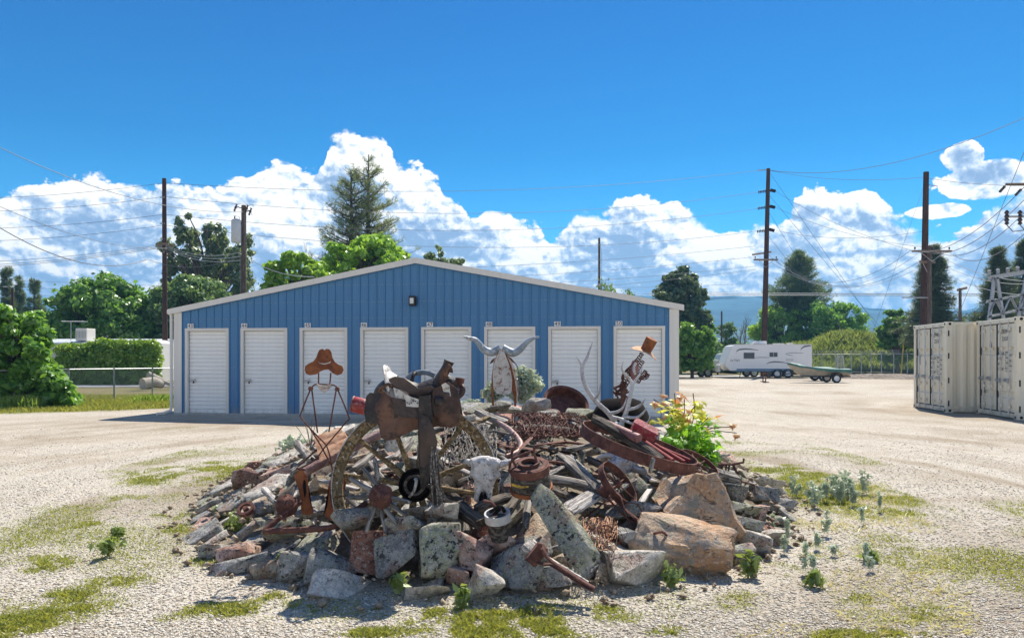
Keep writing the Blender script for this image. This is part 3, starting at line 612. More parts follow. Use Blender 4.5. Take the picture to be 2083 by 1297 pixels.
# ---------------------------------------------------------------- storage building
def text(s, size, mat, parent, loc, rot=(PI / 2, 0, 0), name='lettering', align='LEFT', ext=.0015):
    cu = bpy.data.curves.new(name, 'FONT'); cu.body = s; cu.size = size; cu.extrude = ext; cu.align_x = align; cu.resolution_u = 2
    cu.materials.append(mat); tmp = bpy.data.objects.new('tmp', cu); me = bpy.data.meshes.new_from_object(tmp); bpy.data.objects.remove(tmp)
    if not me.materials: me.materials.append(mat)
    o = bpy.data.objects.new(name, me); C.objects.link(o); o.parent = parent; o.location = loc; o.rotation_euler = rot
    return o
def storage():
    W, DEP, EV, RG = 13.53, 24., 2.86, 4.13
    b = thing('storage_building', 'blue metal self storage building with eight white roller doors and ivory trim', 'storage building', (-9.25, 20.27, 0), (0, 0, math.radians(-6.75)))
    ex, wy = b.location.x, b.location.y
    def s_of(px):
        r = (px - CX) / F; return (r * 20.27 + 9.25) / (.9931 + .1175 * r)
    doors = [(377, 466), (490, 585), (610, 707), (733, 831), (857, 959), (985, 1089), (1115, 1222), (1248, 1353)]
    D = [(s_of(a), s_of(c)) for a, c in doors]; DT = 2.36
    def top(s): return EV + (RG - EV) * (1 - abs(s - W / 2) / (W / 2))
    # siding: one sheet with a raised rib per 0.2286 m, each sheet a panel of its own, cut round the doors
    pitch = .2286; n = int(W / pitch) + 1
    for i in range(n):
        s0 = i * pitch; s1 = min(s0 + pitch, W); zb = 0.03
        segs = [(s0, s1, zb)]
        for a, c in D:
            new = []
            for q0, q1, z in segs:
                if q1 <= a or q0 >= c: new.append((q0, q1, z)); continue
                if q0 < a: new.append((q0, a, zb))
                if q1 > c: new.append((c, q1, zb))
                new.append((max(q0, a), min(q1, c), DT))
            segs = new
        mb = MB()
        for q0, q1, z in segs:
            if q1 - q0 < .004: continue
            # cross-section across the sheet: flat, then a rib in its last 45 mm
            xs = [q0] + [x for x in (s0 + .07, s0 + .08, s0 + .10, s0 + .11) if q0 < x < q1] + [x for x in (s1 - .05, s1 - .036, s1 - .018, s1 - .004) if q0 < x < q1] + [q1]
            def yy(x): 
                t = x - s0
                if s1 - .037 < x < s1 - .017: return -.030
                if s0 + .075 < x < s0 + .105: return -.004
                return 0.
            vs = []
            for x in xs: vs += [(x, yy(x), z), (x, yy(x), top(x))]
            mb.add(vs, [(2 * j, 2 * j + 2, 2 * j + 3, 2 * j + 1) for j in range(len(xs) - 1)])
        link('wall_panel', mb.mesh(), BLUE, b)
    mb = MB()
    for i in range(n):
        for q in (.018, .10, .15):
            s = i * pitch + q
            for z in (2.62, 3.05, 3.5, .3, 1.3):
                if z < top(s) - .1 and (z > DT + .05 or not any(a - .02 < s < c + .02 for a, c in D)) and not (q == .15 and z < 3): mb.box((s, -.006 if q != .018 else -.004, z), (.014, .01, .014))
    s_ = mb.build('screws', GALV, b); s_['kind'] = 'stuff'
    # body behind the sheets, roof, trim
    mb = MB(); mb.prism([(0.02, .05, 0), (W - .02, .05, 0), (W - .02, .05, EV), (W / 2, .05, RG), (0.02, .05, EV)], (0, .35, 0), (0, DEP, 0)); mb.build('wall', BLUE, b)
    mb = MB()
    for s0, s1 in ((-.12, W / 2), (W / 2, W + .12)):
        def tz(s): return EV + (RG - EV) * (1 - abs(s - W / 2) / (W / 2)) + .005
        mb.prism([(s0, 0, tz(s0)), (s1, 0, tz(s1)), (s1, 0, tz(s1) + .05), (s0, 0, tz(s0) + .05)], (0, -.06, 0), (0, DEP + .1, 0))
    mb.build('roof', ROOFM, b)
    for s0, s1 in ((-.16, W / 2 - .002), (W / 2 + .002, W + .16)):
        tz = lambda s: EV + (RG - EV) * (1 - abs(s - W / 2) / (W / 2))
        mb = MB(); mb.prism([(s0, 0, tz(s0) - .085), (s1, 0, tz(s1) - .085), (s1, 0, tz(s1) + .065), (s0, 0, tz(s0) + .065)], (0, -.10, 0), (0, -.063, 0)); mb.build('rake_trim', TRIM, b)
    for s0, s1 in ((-.03, .20), (W - .20, W + .03)):
        mb = MB(); mb.box(((s0 + s1) / 2, -.022, 1.41), (s1 - s0, .036, 2.78)); mb.box(((s0 if s0 < 1 else s1), .1, 1.41), (.03, .2, 2.78)); mb.build('corner_trim', TRIM, b, bevel=.004)
    mb = MB(); mb.tube([(-.16, .0, EV - .02), (-.10, -.04, EV - .16), (-.09, -.05, .25), (-.10, -.06, .12), (-.20, -.25, .05), (-.28, -.42, .045)], .042, 8); mb.build('downspout', TRIM, b, 40)
    mb = MB(); mb.box((-.20, DEP / 2, EV - .03), (.12, DEP, .12)); mb.build('gutter', TRIM, b, bevel=.01)
    mb = MB(); mb.box((W / 2, .09, .02), (W, .3, .07)); mb.build('foundation', CONC, b)
    # doors: curtain of slats in a frame, with a slide latch
    for i, (a, c) in enumerate(D):
        x0, x1 = a + .085, c - .085; z = .045; xs = [x0, x1]; vs = []; prof = []
        while z < DT - .05:
            prof += [(z, .085), (z + .010, .066), (z + .030, .062), (z + .085, .062), (z + .101, .070)]; z += .107
        prof = [p for p in prof if p[0] < DT - .03]; mb = MB()
        for pz, py in prof: vs += [(x0, py, pz), (x1, py, pz)]
        mb.add(vs, [(2 * j, 2 * j + 1, 2 * j + 3, 2 * j + 2) for j in range(len(prof) - 1)])
        d = link('roller_door', mb.mesh(), WHITE, b)
        f = MB(); f.box((a + .04, .014, DT / 2 + .01), (.08, .09, DT - .02)); f.box((c - .04, .014, DT / 2 + .01), (.08, .09, DT - .02)); f.box(((a + c) / 2, .012, DT - .028), (c - a, .096, .076))
        f.build('door_frame', TRIM, d, bevel=.006)
        g = MB(); g.box(((x0 + x1) / 2, .06, .028), (x1 - x0, .03, .03)); g.build('bottom_bar', GASK, d)
        if i not in (4, 5, 7):
            zz = .95; l = MB(); l.box((x0 + .05, .045, zz), (.11, .02, .035)); l.box((x0 + .145, .04, zz), (.07, .035, .085)); l.tube([(x0 + .02, .02, zz), (x0 + .20, .02, zz)], .011, 8); l.build('latch', CHROME, d, bevel=.003)
            l = MB(); l.tube([(x0 + .15, .01, zz - .02), (x0 + .15, 0, zz - .05), (x0 + .15, .01, zz - .08)], .012, 8); l.box((x0 + .15, .0, zz - .065), (.035, .02, .045)); l.build('padlock', BRONZE, d, bevel=.003)
        pxn = (389, 498, 627, 741, 875, 995, 1134, 1259)[i]; s = s_of(pxn); zc = DT + .074
        p = MB(); p.box((s, -.034, zc), (.17, .006, .12)); pl = p.build('number_plate', PLW, b)
        text(str(43 + i), .148, INK, pl, (s, -.0385, zc - .051), align='CENTER', name='number_text', ext=.001)
    s = s_of(841.5); l = MB(); l.prism([(-.085, 0, -.13), (.085, 0, -.13), (.085, 0, .13), (-.085, 0, .13)], (s, -.20, 3.05), (s, -.03, 3.05)); lp = l.build('wall_light', BRONZE, b, bevel=.015)
    l = MB(); l.prism([(-.05, 0, -.075), (.05, 0, -.075), (.05, 0, .075), (-.05, 0, .075)], (s, -.225, 3.05), (s, -.198, 3.05)); l.build('lens', LENS, lp, bevel=.008)
storage()

# ---------------------------------------------------------------- shipping containers
def container(name, label, near, left, num, seq):
    """near: ground point of the door end's corner nearest the camera, left: the other door corner"""
    nx, ny = near; d = Vector((left[0] - nx, left[1] - ny, 0)); ang = math.atan2(d.y, d.x)
    H, Wd, L = 2.59, 2.438, 6.06
    t = thing(name, label, 'shipping container', (nx, ny, 0), (0, 0, ang))      # local +x across the doors, +y is outward?, the box runs to -y
    # corner posts and rails
    for x in (.08, Wd - .08):
        for y in (-.09, -L + .09):
            m = MB(); m.box((x, y, H / 2), (.16, .18, H - .24)); m.build('corner_post', CONT, t, bevel=.01)
            for z in (.062, H - .062):
                m = MB(); m.box((x + (-.004 if x < 1 else .004), y + (.006 if y > -1 else -.006), z), (.17, .19, .124)); c = m.build('corner_casting', CONT, t, bevel=.008)
                if y > -1:
                    m = MB(); m.tube([(x, y + .10, z), (x, y + .106, z)], .035, 12); m.tube([(x + (-.087 if x < 1 else .087), y, z), (x + (-.093 if x < 1 else .093), y, z)], .038, 12); m.build('casting_hole_dark', GASK, c)  # black discs paint the dark inside of the casting holes
    m = MB(); m.box((Wd / 2, -.07, H - .07), (Wd - .32, .12, .12)); m.build('door_header', CONT, t, bevel=.006)
    m = MB(); m.box((Wd / 2, -.07, .09), (Wd - .32, .12, .12)); m.build('door_sill', CONT, t, bevel=.006)
    for x in (.05, Wd - .05):
        for z, h in ((.10, .15), (H - .055, .09)):
            m = MB(); m.box((x, -L / 2, z), (.07, L - .36, h)); m.build('side_rail', CONT, t)
    m = MB(); m.box((Wd / 2, -L / 2, H - .035), (Wd - .1, L - .2, .04)); m.build('roof', CONT, t)
    m = MB(); m.box((Wd / 2, -L / 2, .16), (Wd - .1, L - .2, .03)); m.build('floor', BLACK, t)
    # corrugated walls
    for x, sgn in ((.055, -1), (Wd - .055, 1)):
        ys = []; y = -.18
        while y > -L + .2: ys += [(y, 0), (y - .07, 0), (y - .138, -.036), (y - .208, -.036)]; y -= .276
        ys = [(yy, dd) for yy, dd in ys if yy > -L + .18] + [(-L + .18, 0)]
        vs = []
        for yy, dd in ys: vs += [(x + sgn * (.02 + dd), yy, .175), (x + sgn * (.02 + dd), yy, H - .10)]
        m = MB(); m.add(vs, [(2 * j, 2 * j + 2, 2 * j + 3, 2 * j + 1) for j in range(len(ys) - 1)]); link('corrugated_wall', m.mesh(), CONT, t)
    m = MB(); m.box((Wd / 2, -L + .06, H / 2), (Wd - .3, .03, H - .2)); m.build('end_wall', CONT, t)
    # doors. the left door as seen from outside is the one at high x
    hw = (Wd - .34) / 2
    for k, x0 in enumerate((.17, .17 + hw + .0)):
        xa, xb = x0 + .012, x0 + hw - .012; d_ = MB()
        zs = [.165, .50, .54, .66, .70, 1.05, 1.09, 1.30, 1.34, 1.62, 1.66, 1.82, 1.86, H - .145]
        dep = [0, 0, -.03, -.03, 0, 0, 0, 0, 0, 0, -.03, -.03, 0, 0]
        vs = []
        for z, dd in zip(zs, dep): vs += [(xa, -.045 + dd, z), (xb, -.045 + dd, z)]
        d_.add(vs, [(2 * j, 2 * j + 1, 2 * j + 3, 2 * j + 2) for j in range(len(zs) - 1)])
        dr = link('door', d_.mesh(), CONT, t)
        g = MB()
        for q, w_ in (((xa + xb) / 2, None),):
            g.box((q, -.04, .157), (xb - xa, .03, .03)); g.box((q, -.04, H - .137), (xb - xa, .03, .028)); g.box((xa - .002, -.04, H / 2), (.022, .028, H - .30)); g.box((xb + .002, -.04, H / 2), (.022, .028, H - .30))
        g.build('gasket', GASK, dr)
        for fx in (.26, .72):
            x = xa + (xb - xa) * fx; r_ = MB(); r_.tube([(x, .012, .07), (x, .012, H - .06)], .0175, 8); rod = r_.build('lock_rod', CHROME, dr, 40)
            kk = MB()
            for z in (.10, .30, .80, 1.80, H - .30, H - .09): kk.box((x, -.012, z), (.085, .05, .07 if .2 < z < 2.4 else .05))
            kb = kk.build('keeper', CONT, rod, bevel=.006); kb['kind'] = 'stuff'
            hd = MB(); hz = .97 + (.03 if k else 0); hd.box((x + .0, .03, hz), (.05, .04, .12)); hd.tube([(x, .04, hz), (x + .14, .045, hz - .01), (x + .24, .045, hz)], .014, 6); hd.box((x + .20, .01, hz + .01), (.06, .05, .09)); hd.build('door_handle', GALV, rod, bevel=.003)
        for z in (.27, .92, 1.62, H - .33):
            h_ = MB(); xx = xa - .05 if k == 0 else xb + .05; h_.box((xx, -.02, z), (.11, .075, .075)); h_.build('hinge', CONT, dr, bevel=.006)
            if k == 0: h_ = MB(); h_.box((.0, -.06, z), (.012, .035, .16)); h_.build('hinge_pin', GASK, dr)
    # lettering. seen from outside, x runs right to left, so text is turned about z by pi
    def tx(s, size, x, z, mat=INK, al='LEFT'): text(s, size, mat, t, (x, .002, z), (PI / 2, 0, PI), align=al)
    tx(num[0], .15, 1.17 - .10, 2.19); tx(num[1], .15, .86, 2.19); tx(num[2], .15, .83, 2.00)
    for i, (w_, v_) in enumerate((('MAX.GR.', '30480 KG'), ('TARE', '2200 KG'), ('NET', '28280 KG'), ('CU.CAP.', '33.2 CU.M'))):
        z = 1.52 - i * .135 + seq * .12; tx(w_, .10, 1.10, z); tx(v_.split()[0], .075, .66, z + .03); tx(v_.split()[1], .05, .66, z - .035)
        tx(('67200', '4850', '62350', '1172')[i], .05, .42, z - .035)
    for z in ((.95 if seq else 1.5),):
        m = MB(); m.box((Wd - .36, -.040 - .0015, z - .2 if seq else z), (.16, .006, .30)); m.build('data_plate', GALV, t)
    m = MB(); m.lathe([(.0001, 0), (.075, 0), (.075, .004), (.0001, .004)], Matrix.Translation((1.62, -.040, 1.9 if seq else 1.4)) @ Matrix.Rotation(-PI / 2, 4, 'X') @ Matrix.Diagonal((.75, 1.25, 1, 1)), 20); m.build('round_sticker', INKB, t)
    return t
container('shipping_container', 'cream steel shipping container farther left, its four lock rods facing the drive', (12.37, 21.0), (12.75, 23.4), ('HL', '294802', '22G1'), 0)
container('shipping_container', 'nearer cream shipping container cut by the right edge of the photo', (12.62, 18.42), (13.10, 20.78), ('HC', '283948', '22G1'), 1)

# ---------------------------------------------------------------- travel trailer, truck, boat
def wheel(parent, c, R, w, ax, rim=True, n=20, rimmat=None):
    """ax: unit vector of the axle pointing outward"""
    m = frame(c, Vector(ax).orthogonal(), ax); t = MB()
    t.lathe([(R * .62, -w / 2), (R * .93, -w / 2), (R, -w * .32), (R, w * .32), (R * .93, w / 2), (R * .62, w / 2), (R * .60, w * .3), (R * .60, -w * .3), (R * .62, -w / 2)], m, n)
    wh = thing('wheel', None, None); wh.parent = parent; del_ = [wh.pop(k_) for k_ in list(wh.keys())]
    t.build('tyre', BLACK, wh, 40)
    r = MB(); r.lathe([(.0001, w * .34), (R * .16, w * .36), (R * .18, w * .22), (R * .42, w * .10), (R * .50, w * .30), (R * .615, w * .42), (R * .615, -w * .4), (.0001, -w * .4)], m, n); r.build('rim', rimmat or RVW, wh, 40)
    return wh
def rv():
    t = thing('travel_trailer', 'white travel trailer with dark swoosh graphics parked nose left on the gravel', 'travel trailer', (17.7, 62.5, 0), (0, 0, math.radians(-2)))
    # local x along the trailer: front at -x, near side at y=-1.2
    L0, L1 = 0., 7.2; zb = .62; zt = 2.78
    prof = [(1.05, zb), (L1, zb), (L1, zt), (.95, zt), (.62, zt - .12), (.42, zt - .6), (.02, 1.15), (.12, .95), (.5, zb)]
    m = MB(); m.prism([(x, 0, z) for x, z in prof], (0, -1.2, 0), (0, 1.2, 0)); bd = m.build('body', RVW, t, bevel=.03)
    m = MB(); m.box((4.0, 0, zb - .02), (6.2, 2.36, .09)); m.box((4.1, -1.205, zb + .10), (6.2, .012, .13)); m.build('skirt', RVB, t)
    m = MB(); m.box((4, 0, zt + .01), (6.2, 2.44, .06)); m.build('roof_edge', TRIM, t)
    m = MB(); m.prism([(0, 0, 0), (1.25, 0, 0), (1.22, 0, .28), (.25, 0, .28)], (2.5, -.4, zt + .04), (2.5, .4, zt + .04)); m.build('roof_air_conditioner', RVW, t, bevel=.04)
    m = MB(); m.box((4.8, 0, zt + .08), (.9, .5, .08)); m.build('roof_vent', RVW, t, bevel=.02)
    m = MB(); m.box((5.9, .3, zt + .1), (.4, .4, .12)); m.build('roof_vent', RVW, t, bevel=.02)
    for x0, x1, z0, z1 in ((1.60, 2.45, 1.63, 2.10), (3.72, 4.0, 1.78, 2.12), (4.06, 4.34, 1.78, 2.12)):
        m = MB(); m.box(((x0 + x1) / 2, -1.21, (z0 + z1) / 2), (x1 - x0 + .06, .02, z1 - z0 + .06)); w = m.build('window', GALV, t)
        m = MB(); m.box(((x0 + x1) / 2, -1.225, (z0 + z1) / 2), (x1 - x0, .014, z1 - z0)); m.build('pane', GLASS, w)
    m = MB(); m.box((1.15, -1.206, 1.0), (.95, .014, .46)); m.build('storage_hatch', RVW, t, bevel=.01)
    for x, z in ((5.35, 1.45), (5.35, 1.52), (5.35, 1.59)): m = MB(); m.box((x, -1.207, z), (.6, .012, .025)); m.build('vent_slot', GALV, t)
    def swoosh(pts, w):
        n = len(pts); up, dn = [], []
        for i, (x, z) in enumerate(pts):
            ww = w * math.sin(PI * min(1, (i + .4) / (n - .2))) ** .8 * .5; up.append((x, z + ww)); dn.append((x, z - ww))
        m = MB(); m.prism([(x, 0, z) for x, z in up + dn[::-1]], (0, -1.208, 0), (0, -1.2035, 0)); m.build('swoosh_graphic', GREYP, t)
    swoosh([(.95, 2.05), (1.0, 2.25), (1.25, 2.38), (1.7, 2.42), (2.2, 2.40), (2.8, 2.32)], .13)
    swoosh([(6.25, 2.25), (6.3, 2.45), (6.55, 2.62), (6.9, 2.68), (7.18, 2.70)], .15)
    swoosh([(3.45, 1.18), (3.7, 1.30), (4.1, 1.36), (4.7, 1.33), (5.2, 1.24)], .11)
    swoosh([(2.5, 1.68), (2.9, 1.72), (3.3, 1.72), (3.7, 1.70)], .06)
    swoosh([(5.0, 2.02), (5.4, 2.10), (6.0, 2.10), (6.5, 2.08)], .05); swoosh([(5.0, 2.02), (5.3, 1.92), (5.6, 1.86)], .05)
    text('JAY FLIGHT', .2, INK, t, (.45, -1.208, 1.40)) if False else text('Jay Flight', .22, INK, t, (.5, -1.208, 1.42), (PI / 2, 0, 0))
    for x in (4.35, 5.25): wheel(t, (x, -1.05, .36), .36, .24, (0, -1, 0)); wheel(t, (x, 1.05, .36), .36, .24, (0, 1, 0))
    m = MB(); m.prism([(3.9, 0, .42), (4.05, 0, .66), (4.35, 0, .78), (4.65, 0, .70), (4.8, 0, .62), (4.95, 0, .70), (5.25, 0, .78), (5.55, 0, .66), (5.7, 0, .42), (5.6, 0, .42), (5.3, 0, .7), (4.8, 0, .5), (4.3, 0, .7), (4.0, 0, .42)], (0, -1.23, 0), (0, -1.1, 0)); m.build('wheel_arch', BLACK, t)
    m = MB(); m.tube([(1.2, -.5, .45), (-.9, 0, .45)], .05, 6); m.tube([(1.2, .5, .45), (-.9, 0, .45)], .05, 6); m.tube([(-.75, 0, .9), (-.75, 0, .02)], .04, 6); m.build('drawbar', BLACK, t)
    for y in (-.2, .2): m = MB(); m.lathe([(.001, 0), (.15, 0), (.17, .08), (.17, .5), (.10, .62), (.001, .64)], Matrix.Translation((-.25, y, .5)), 14); m.build('gas_bottle', RVW, t, 60)
    for x in (1.4, 6.6): m = MB(); m.tube([(x, -1, .6), (x - .1, -1, .05)], .03, 6); m.build('stabiliser_jack', BLACK, t)
    t.scale = (1.0,) * 3
rv()
def truck():
    PT = simple('pale_green_grey_truck_paint', (0.36, 0.41, 0.39), .35, .1, .1)
    t = thing('old_truck', 'vintage pale grey green truck with rounded fenders behind the white trailer', 'truck', (16.2, 64.8, 0), (0, 0, math.radians(8)))
    m = MB(); m.prism([(.35, 0, .75), (.30, 0, 1.30), (.6, 0, 1.48), (1.9, 0, 1.56), (1.9, 0, .75)], (0, -.55, 0), (0, .55, 0)); m.build('hood', PT, t, bevel=.08)
    m = MB(); m.prism([(1.9, 0, .6), (1.9, 0, 1.5), (2.15, 0, 2.02), (2.4, 0, 2.12), (3.4, 0, 2.12), (3.55, 0, 1.5), (3.55, 0, .6)], (0, -.85, 0), (0, .85, 0)); m.build('cab', PT, t, bevel=.08)
    m = MB(); m.prism([(2.2, 0, 1.5), (2.35, 0, 1.9), (3.2, 0, 1.9), (3.3, 0, 1.5)], (0, -.865, 0), (0, -.84, 0)); m.build('side_window', GLASS, t)
    m = MB(); m.prism([(3.6, 0, .6), (3.6, 0, 1.3), (6.0, 0, 1.3), (6.0, 0, .6)], (0, -.9, 0), (0, .9, 0)); m.build('bed', PT, t, bevel=.05)
    for y in (-.72, .72):
        pts = [(-.12, .50), (-.05, .85), (.3, 1.12), (.8, 1.15), (1.3, .95), (1.75, .62), (1.4, .60), (1.2, .72), (1.0, .9), (.6, .92), (.35, .75), (.3, .5)]
        m = MB(); m.prism([(x, 0, z) for x, z in pts], (0, y - .2, 0), (0, y + .2, 0)); m.build('fender', PT, t, bevel=.05)
        m = MB(); m.tube([(-.02, y, .98), (.12, y, .98)], [.10, .12], 12); m.build('headlight', CHROME, t)
        wheel(t, (.75, y, .4), .4, .2, (0, -1 if y < 0 else 1, 0), rimmat=PT); wheel(t, (5.0, y, .4), .4, .2, (0, -1 if y < 0 else 1, 0), rimmat=PT)
    m = MB(); m.box((-.22, 0, .5), (.08, 1.8, .16)); m.build('bumper', CHROME, t, bevel=.03)
    for z in (.8, .9, 1.0, 1.1, 1.2): m = MB(); m.box((.28, 0, z), (.06, .7, .03)); m.build('grille_bar', CHROME, t)
truck()
def boat():
    t = thing('boat', 'tan drift boat under a green tarp, raised bow to the left, on its trailer', 'boat', (0, 0, 0))
    Y = 49.; A = P(1602, 742, Y); Bp = P(1723, 752, Y)
    L = Bp.x - A.x; n = 18; sect = []
    for i in range(n):
        u = i / (n - 1); x = A.x + L * u
        sheer = 1.26 - .34 * (1 - (1 - u) ** 2.5) - .06 * u; keel = .40 + .78 * max(0, 1 - u / .30) ** 1.7 + .06 * u
        w = .72 * min(1, (u / .42) ** .7 + .02) * (1 - .12 * max(0, u - .6)); sect.append((x, sheer, keel, w))
    vs = []; 
    for x, s, k, w in sect: vs += [(x, Y - w, s), (x, Y - w * .72, (k + s) * .48), (x, Y - w * .55, k), (x, Y + w * .55, k), (x, Y + w * .72, (k + s) * .48), (x, Y + w, s)]
    m = MB(); m.add(vs, [(6 * i + j, 6 * i + j + 1, 6 * i + j + 7, 6 * i + j + 6) for i in range(n - 1) for j in range(5)] + [(6 * (n - 1) + j for j in range(6))] if False else [(6 * i + j, 6 * i + j + 1, 6 * i + j + 7, 6 * i + j + 6) for i in range(n - 1) for j in range(5)] + [tuple(6 * (n - 1) + j for j in range(6))])
    m.build('hull', BOATT, t, 60)
    vs = []; random.seed(4)
    for x, s, k, w in sect:
        r = .09 + .05 * math.sin(x * 3.1) + random.uniform(-.02, .02)
        drop = .07 + .12 * (x - A.x) / L + random.uniform(-.03, .04); vs += [(x, Y - w - .03, s - drop), (x, Y - w - .02, s + .02), (x, Y - w * .4, s + r), (x, Y + w * .4, s + r), (x, Y + w + .02, s + .02), (x, Y + w + .03, s - drop)]
    m = MB(); m.add(vs, [(6 * i + j, 6 * i + j + 1, 6 * i + j + 7, 6 * i + j + 6) for i in range(n - 1) for j in range(5)] + [tuple(6 * (n - 1) + j for j in range(6))]); m.build('tarp', GREENC, t, 60)
    for f in (.25, .45, .7):
        x = A.x + L * f; i = int(f * (n - 1)); s = sect[i]; m = MB(); m.tube([(x, Y - s[3] - .05, s[1]), (x + .1, Y - s[3] * .7, (s[1] + s[2]) / 2), (x + .15, Y - s[3] * .5, s[2])], .012, 4); m.build('tie_rope', CABLE, t)
    q = thing('boat_trailer', 'low black boat trailer with white wheels under the tarped boat', 'trailer', (0, 0, 0))
    x0 = P(1552, 765, Y).x; xr = Bp.x
    m = MB()
    for y in (-.5, .5): m.tube([(x0 + .1, Y, .42), (A.x + .6, Y + y, .42), (xr, Y + y, .42)], .04, 6)
    for x in (A.x + 1.0, A.x + 2.2, xr - .2): m.tube([(x, Y - .55, .42), (x, Y + .55, .42)], .035, 6)
    m.tube([(A.x + .35, Y, .42), (A.x + .35, Y, 1.0)], .04, 6); m.build('chassis', BLACK, q)
    xw = P(1702, 0, Y - .8).x
    for y in (-.75, .75): wheel(q, (xw, Y + y, .30), .30, .18, (0, -1 if y < 0 else 1, 0))
    for y in (-.78, .78):
        m = MB(); m.ring(frame((xw, Y + y, .32), (1, 0, 0), (0, 1, 0)), .37, .22, .02, 16, 0.1 * PI, 1.1 * PI) if False else m.prism([(xw - .42, 0, .36), (xw - .30, 0, .62), (xw, 0, .70), (xw + .30, 0, .62), (xw + .42, 0, .36), (xw + .36, 0, .36), (xw + .26, 0, .57), (xw, 0, .65), (xw - .26, 0, .57), (xw - .36, 0, .36)], (0, Y + y - .11, 0), (0, Y + y + .11, 0)); m.build('fender', BLACK, q)
    m = MB(); m.tube([(x0 + .15, Y - .1, .75), (x0 + .15, Y - .1, .05)], .035, 6); m.box((x0 + .15, Y - .1, .04), (.35, .3, .05)); m.box((x0 + .12, Y - .1, .6), (.2, .12, .1)); m.build('jack_stand', RUST, q)
    u = thing('utility_trailer', 'dark flat utility trailer with upright ramp behind the boat', 'trailer', (0, 0, 0)); Y2 = 53.
    xa, xb = P(1640, 0, Y2).x, P(1702, 0, Y2).x
    m = MB(); m.box(((xa + xb) / 2, Y2, .62), (xb - xa, 1.5, .10)); m.tube([(xa, Y2, .6), (xa - 1.6, Y2, .5)], .04, 6); m.build('deck', BLACK, u)
    for y in (-.75, .75): wheel(u, (P(1666, 0, Y2).x, Y2 + y, .36), .36, .2, (0, -1 if y < 0 else 1, 0))
    r = MB(); xr = P(1700, 0, Y2).x
    rx0, rx1 = P(1695, 0, Y2).x, P(1706, 0, Y2).x; z1 = P(0, 724, Y2).z
    r.tube([(rx0, Y2 - .7, .62), (rx0 - .03, Y2 - .7, z1 - .06), (rx0 + .05, Y2 - .7, z1), (rx1 - .03, Y2 - .7, z1), (rx1 + .08, Y2 - .7, .9), (rx1 + .08, Y2 - .7, .62)], .045, 6)
    for i in range(3): r.tube([(rx0 + .1 + i * .1, Y2 - .7, .66), (rx0 + .08 + i * .1, Y2 - .7, z1 - .05)], .02, 5)
    r.build('ramp', CABLEL, u)
    for a, h in ((P(1552, 776, 51.), .65),):
        j = thing('trailer_jack', 'small rusty tongue jack standing in front of the trailer wheel', 'jack', (a.x, 51., 0)); m = MB(); m.tube([(0, 0, .05), (0, 0, h)], .035, 6); m.tube([(0, 0, h), (.12, 0, h + .1), (.14, 0, h + .22)], .015, 5); m.box((0, 0, .03), (.3, .25, .05)); m.build('post', RUST, j)
        m = MB(); m.tube([(.0, 0, .2), (.8, 0, .42)], .03, 6); m.build('strut', RUST, j)
boat()

# ---------------------------------------------------------------- fences
def chain_fence(name, label, posts, H, spacing, wire, postr, matp, matw, barbed=False, toprail=True):
    t = thing(name, label, 'fence', (posts[0][0], posts[0][1], 0))
    global PWORLD; PWORLD = True
    for x, y in posts:
        m = MB(); path = [(x, y, 0), (x, y, H + .03)]
        m.tube(path, postr, 8)
        if barbed: m.tube([(x, y, H), (x - .22, y - .22, H + .34)], postr * .6, 6)
        m.build('post', matp, t, 60)
    for (x0, y0), (x1, y1) in zip(posts, posts[1:]):
        if toprail: m = MB(); m.tube([(x0, y0, H), (x1, y1, H)], postr * .6, 6); m.build('top_rail', matp, t, 60)
        L = math.hypot(x1 - x0, y1 - y0); u = ((x1 - x0) / L, (y1 - y0) / L); m = MB(); s = -H
        def pt(a, z, sg): return (x0 + u[0] * a, y0 + u[1] * a - .02 + sg * wire * 1.3, z)
        while s < L:
            for sg in (1, -1):
                a0, z0, a1, z1 = (s, .03, s + H, H - .01) if sg == 1 else (s, H - .01, s + H, .03)
                if a0 < 0: z0 = z0 + sg * (-a0) * (H - .04) / H; a0 = 0
                if a1 > L: z1 = z1 - sg * (a1 - L) * (H - .04) / H; a1 = L
                if a1 > a0: m.tube([pt(a0, z0, sg), pt(a1, z1, sg)], wire, 3, caps=False)
            s += spacing
        o = m.build('chain_mesh', matw, t); o['kind'] = 'stuff'
    if barbed:
        for f in (.25, .6, .95):
            m = MB(); m.tube([(x - .22 * f, y - .22 * f, H + .34 * f) for x, y in posts], .008, 4); m.build('barbed_wire', matp, t)
    PWORLD = False
chain_fence('chain_link_fence', 'galvanised chain link fence at the far left edge, its end post rusty', [(-22, 20.6), (-18.6, 21.6), (-15.45, 22.9)], 1.18, .075, .0032, .03, GALV, CHROME)
chain_fence('chain_link_fence', 'galvanised chain link fence between the green shrub and the blue building', [(-15.42, 23.2), (P(140, 0, 25.6).x, 25.6), (P(232, 0, 27.2).x, 27.2), (P(310, 0, 28.6).x, 28.6), (P(372, 0, 30.).x, 30.), (-9.5, 34.5)], 1.18, .075, .0032, .03, GALV, CHROME)
FGR = simple('green_vinyl_wire', (0.10, 0.17, 0.14), .5)
chain_fence('security_fence', 'green security fence with outward barbed wire arms behind the parked boat', [(P(1642, 0, 72).x, 72)] + [(P(px, 0, 72 - i * .75).x, 72 - i * .75) for i, px in enumerate((1672, 1700, 1732, 1752, 1772, 1793, 1818, 1846, 1880, 1915))], 2.05, .11, .0065, .045, GALV, FGR, True)
m_ = MB(); p_ = P(1828, 0, 69.); m_.tube([(p_.x, 68.6, 0), (p_.x + .3, 68.6, 3.7)], .06, 6); tag(m_.build('marker_pole', YELP), 'thin yellow guy wire marker leaning behind the security fence', 'marker')
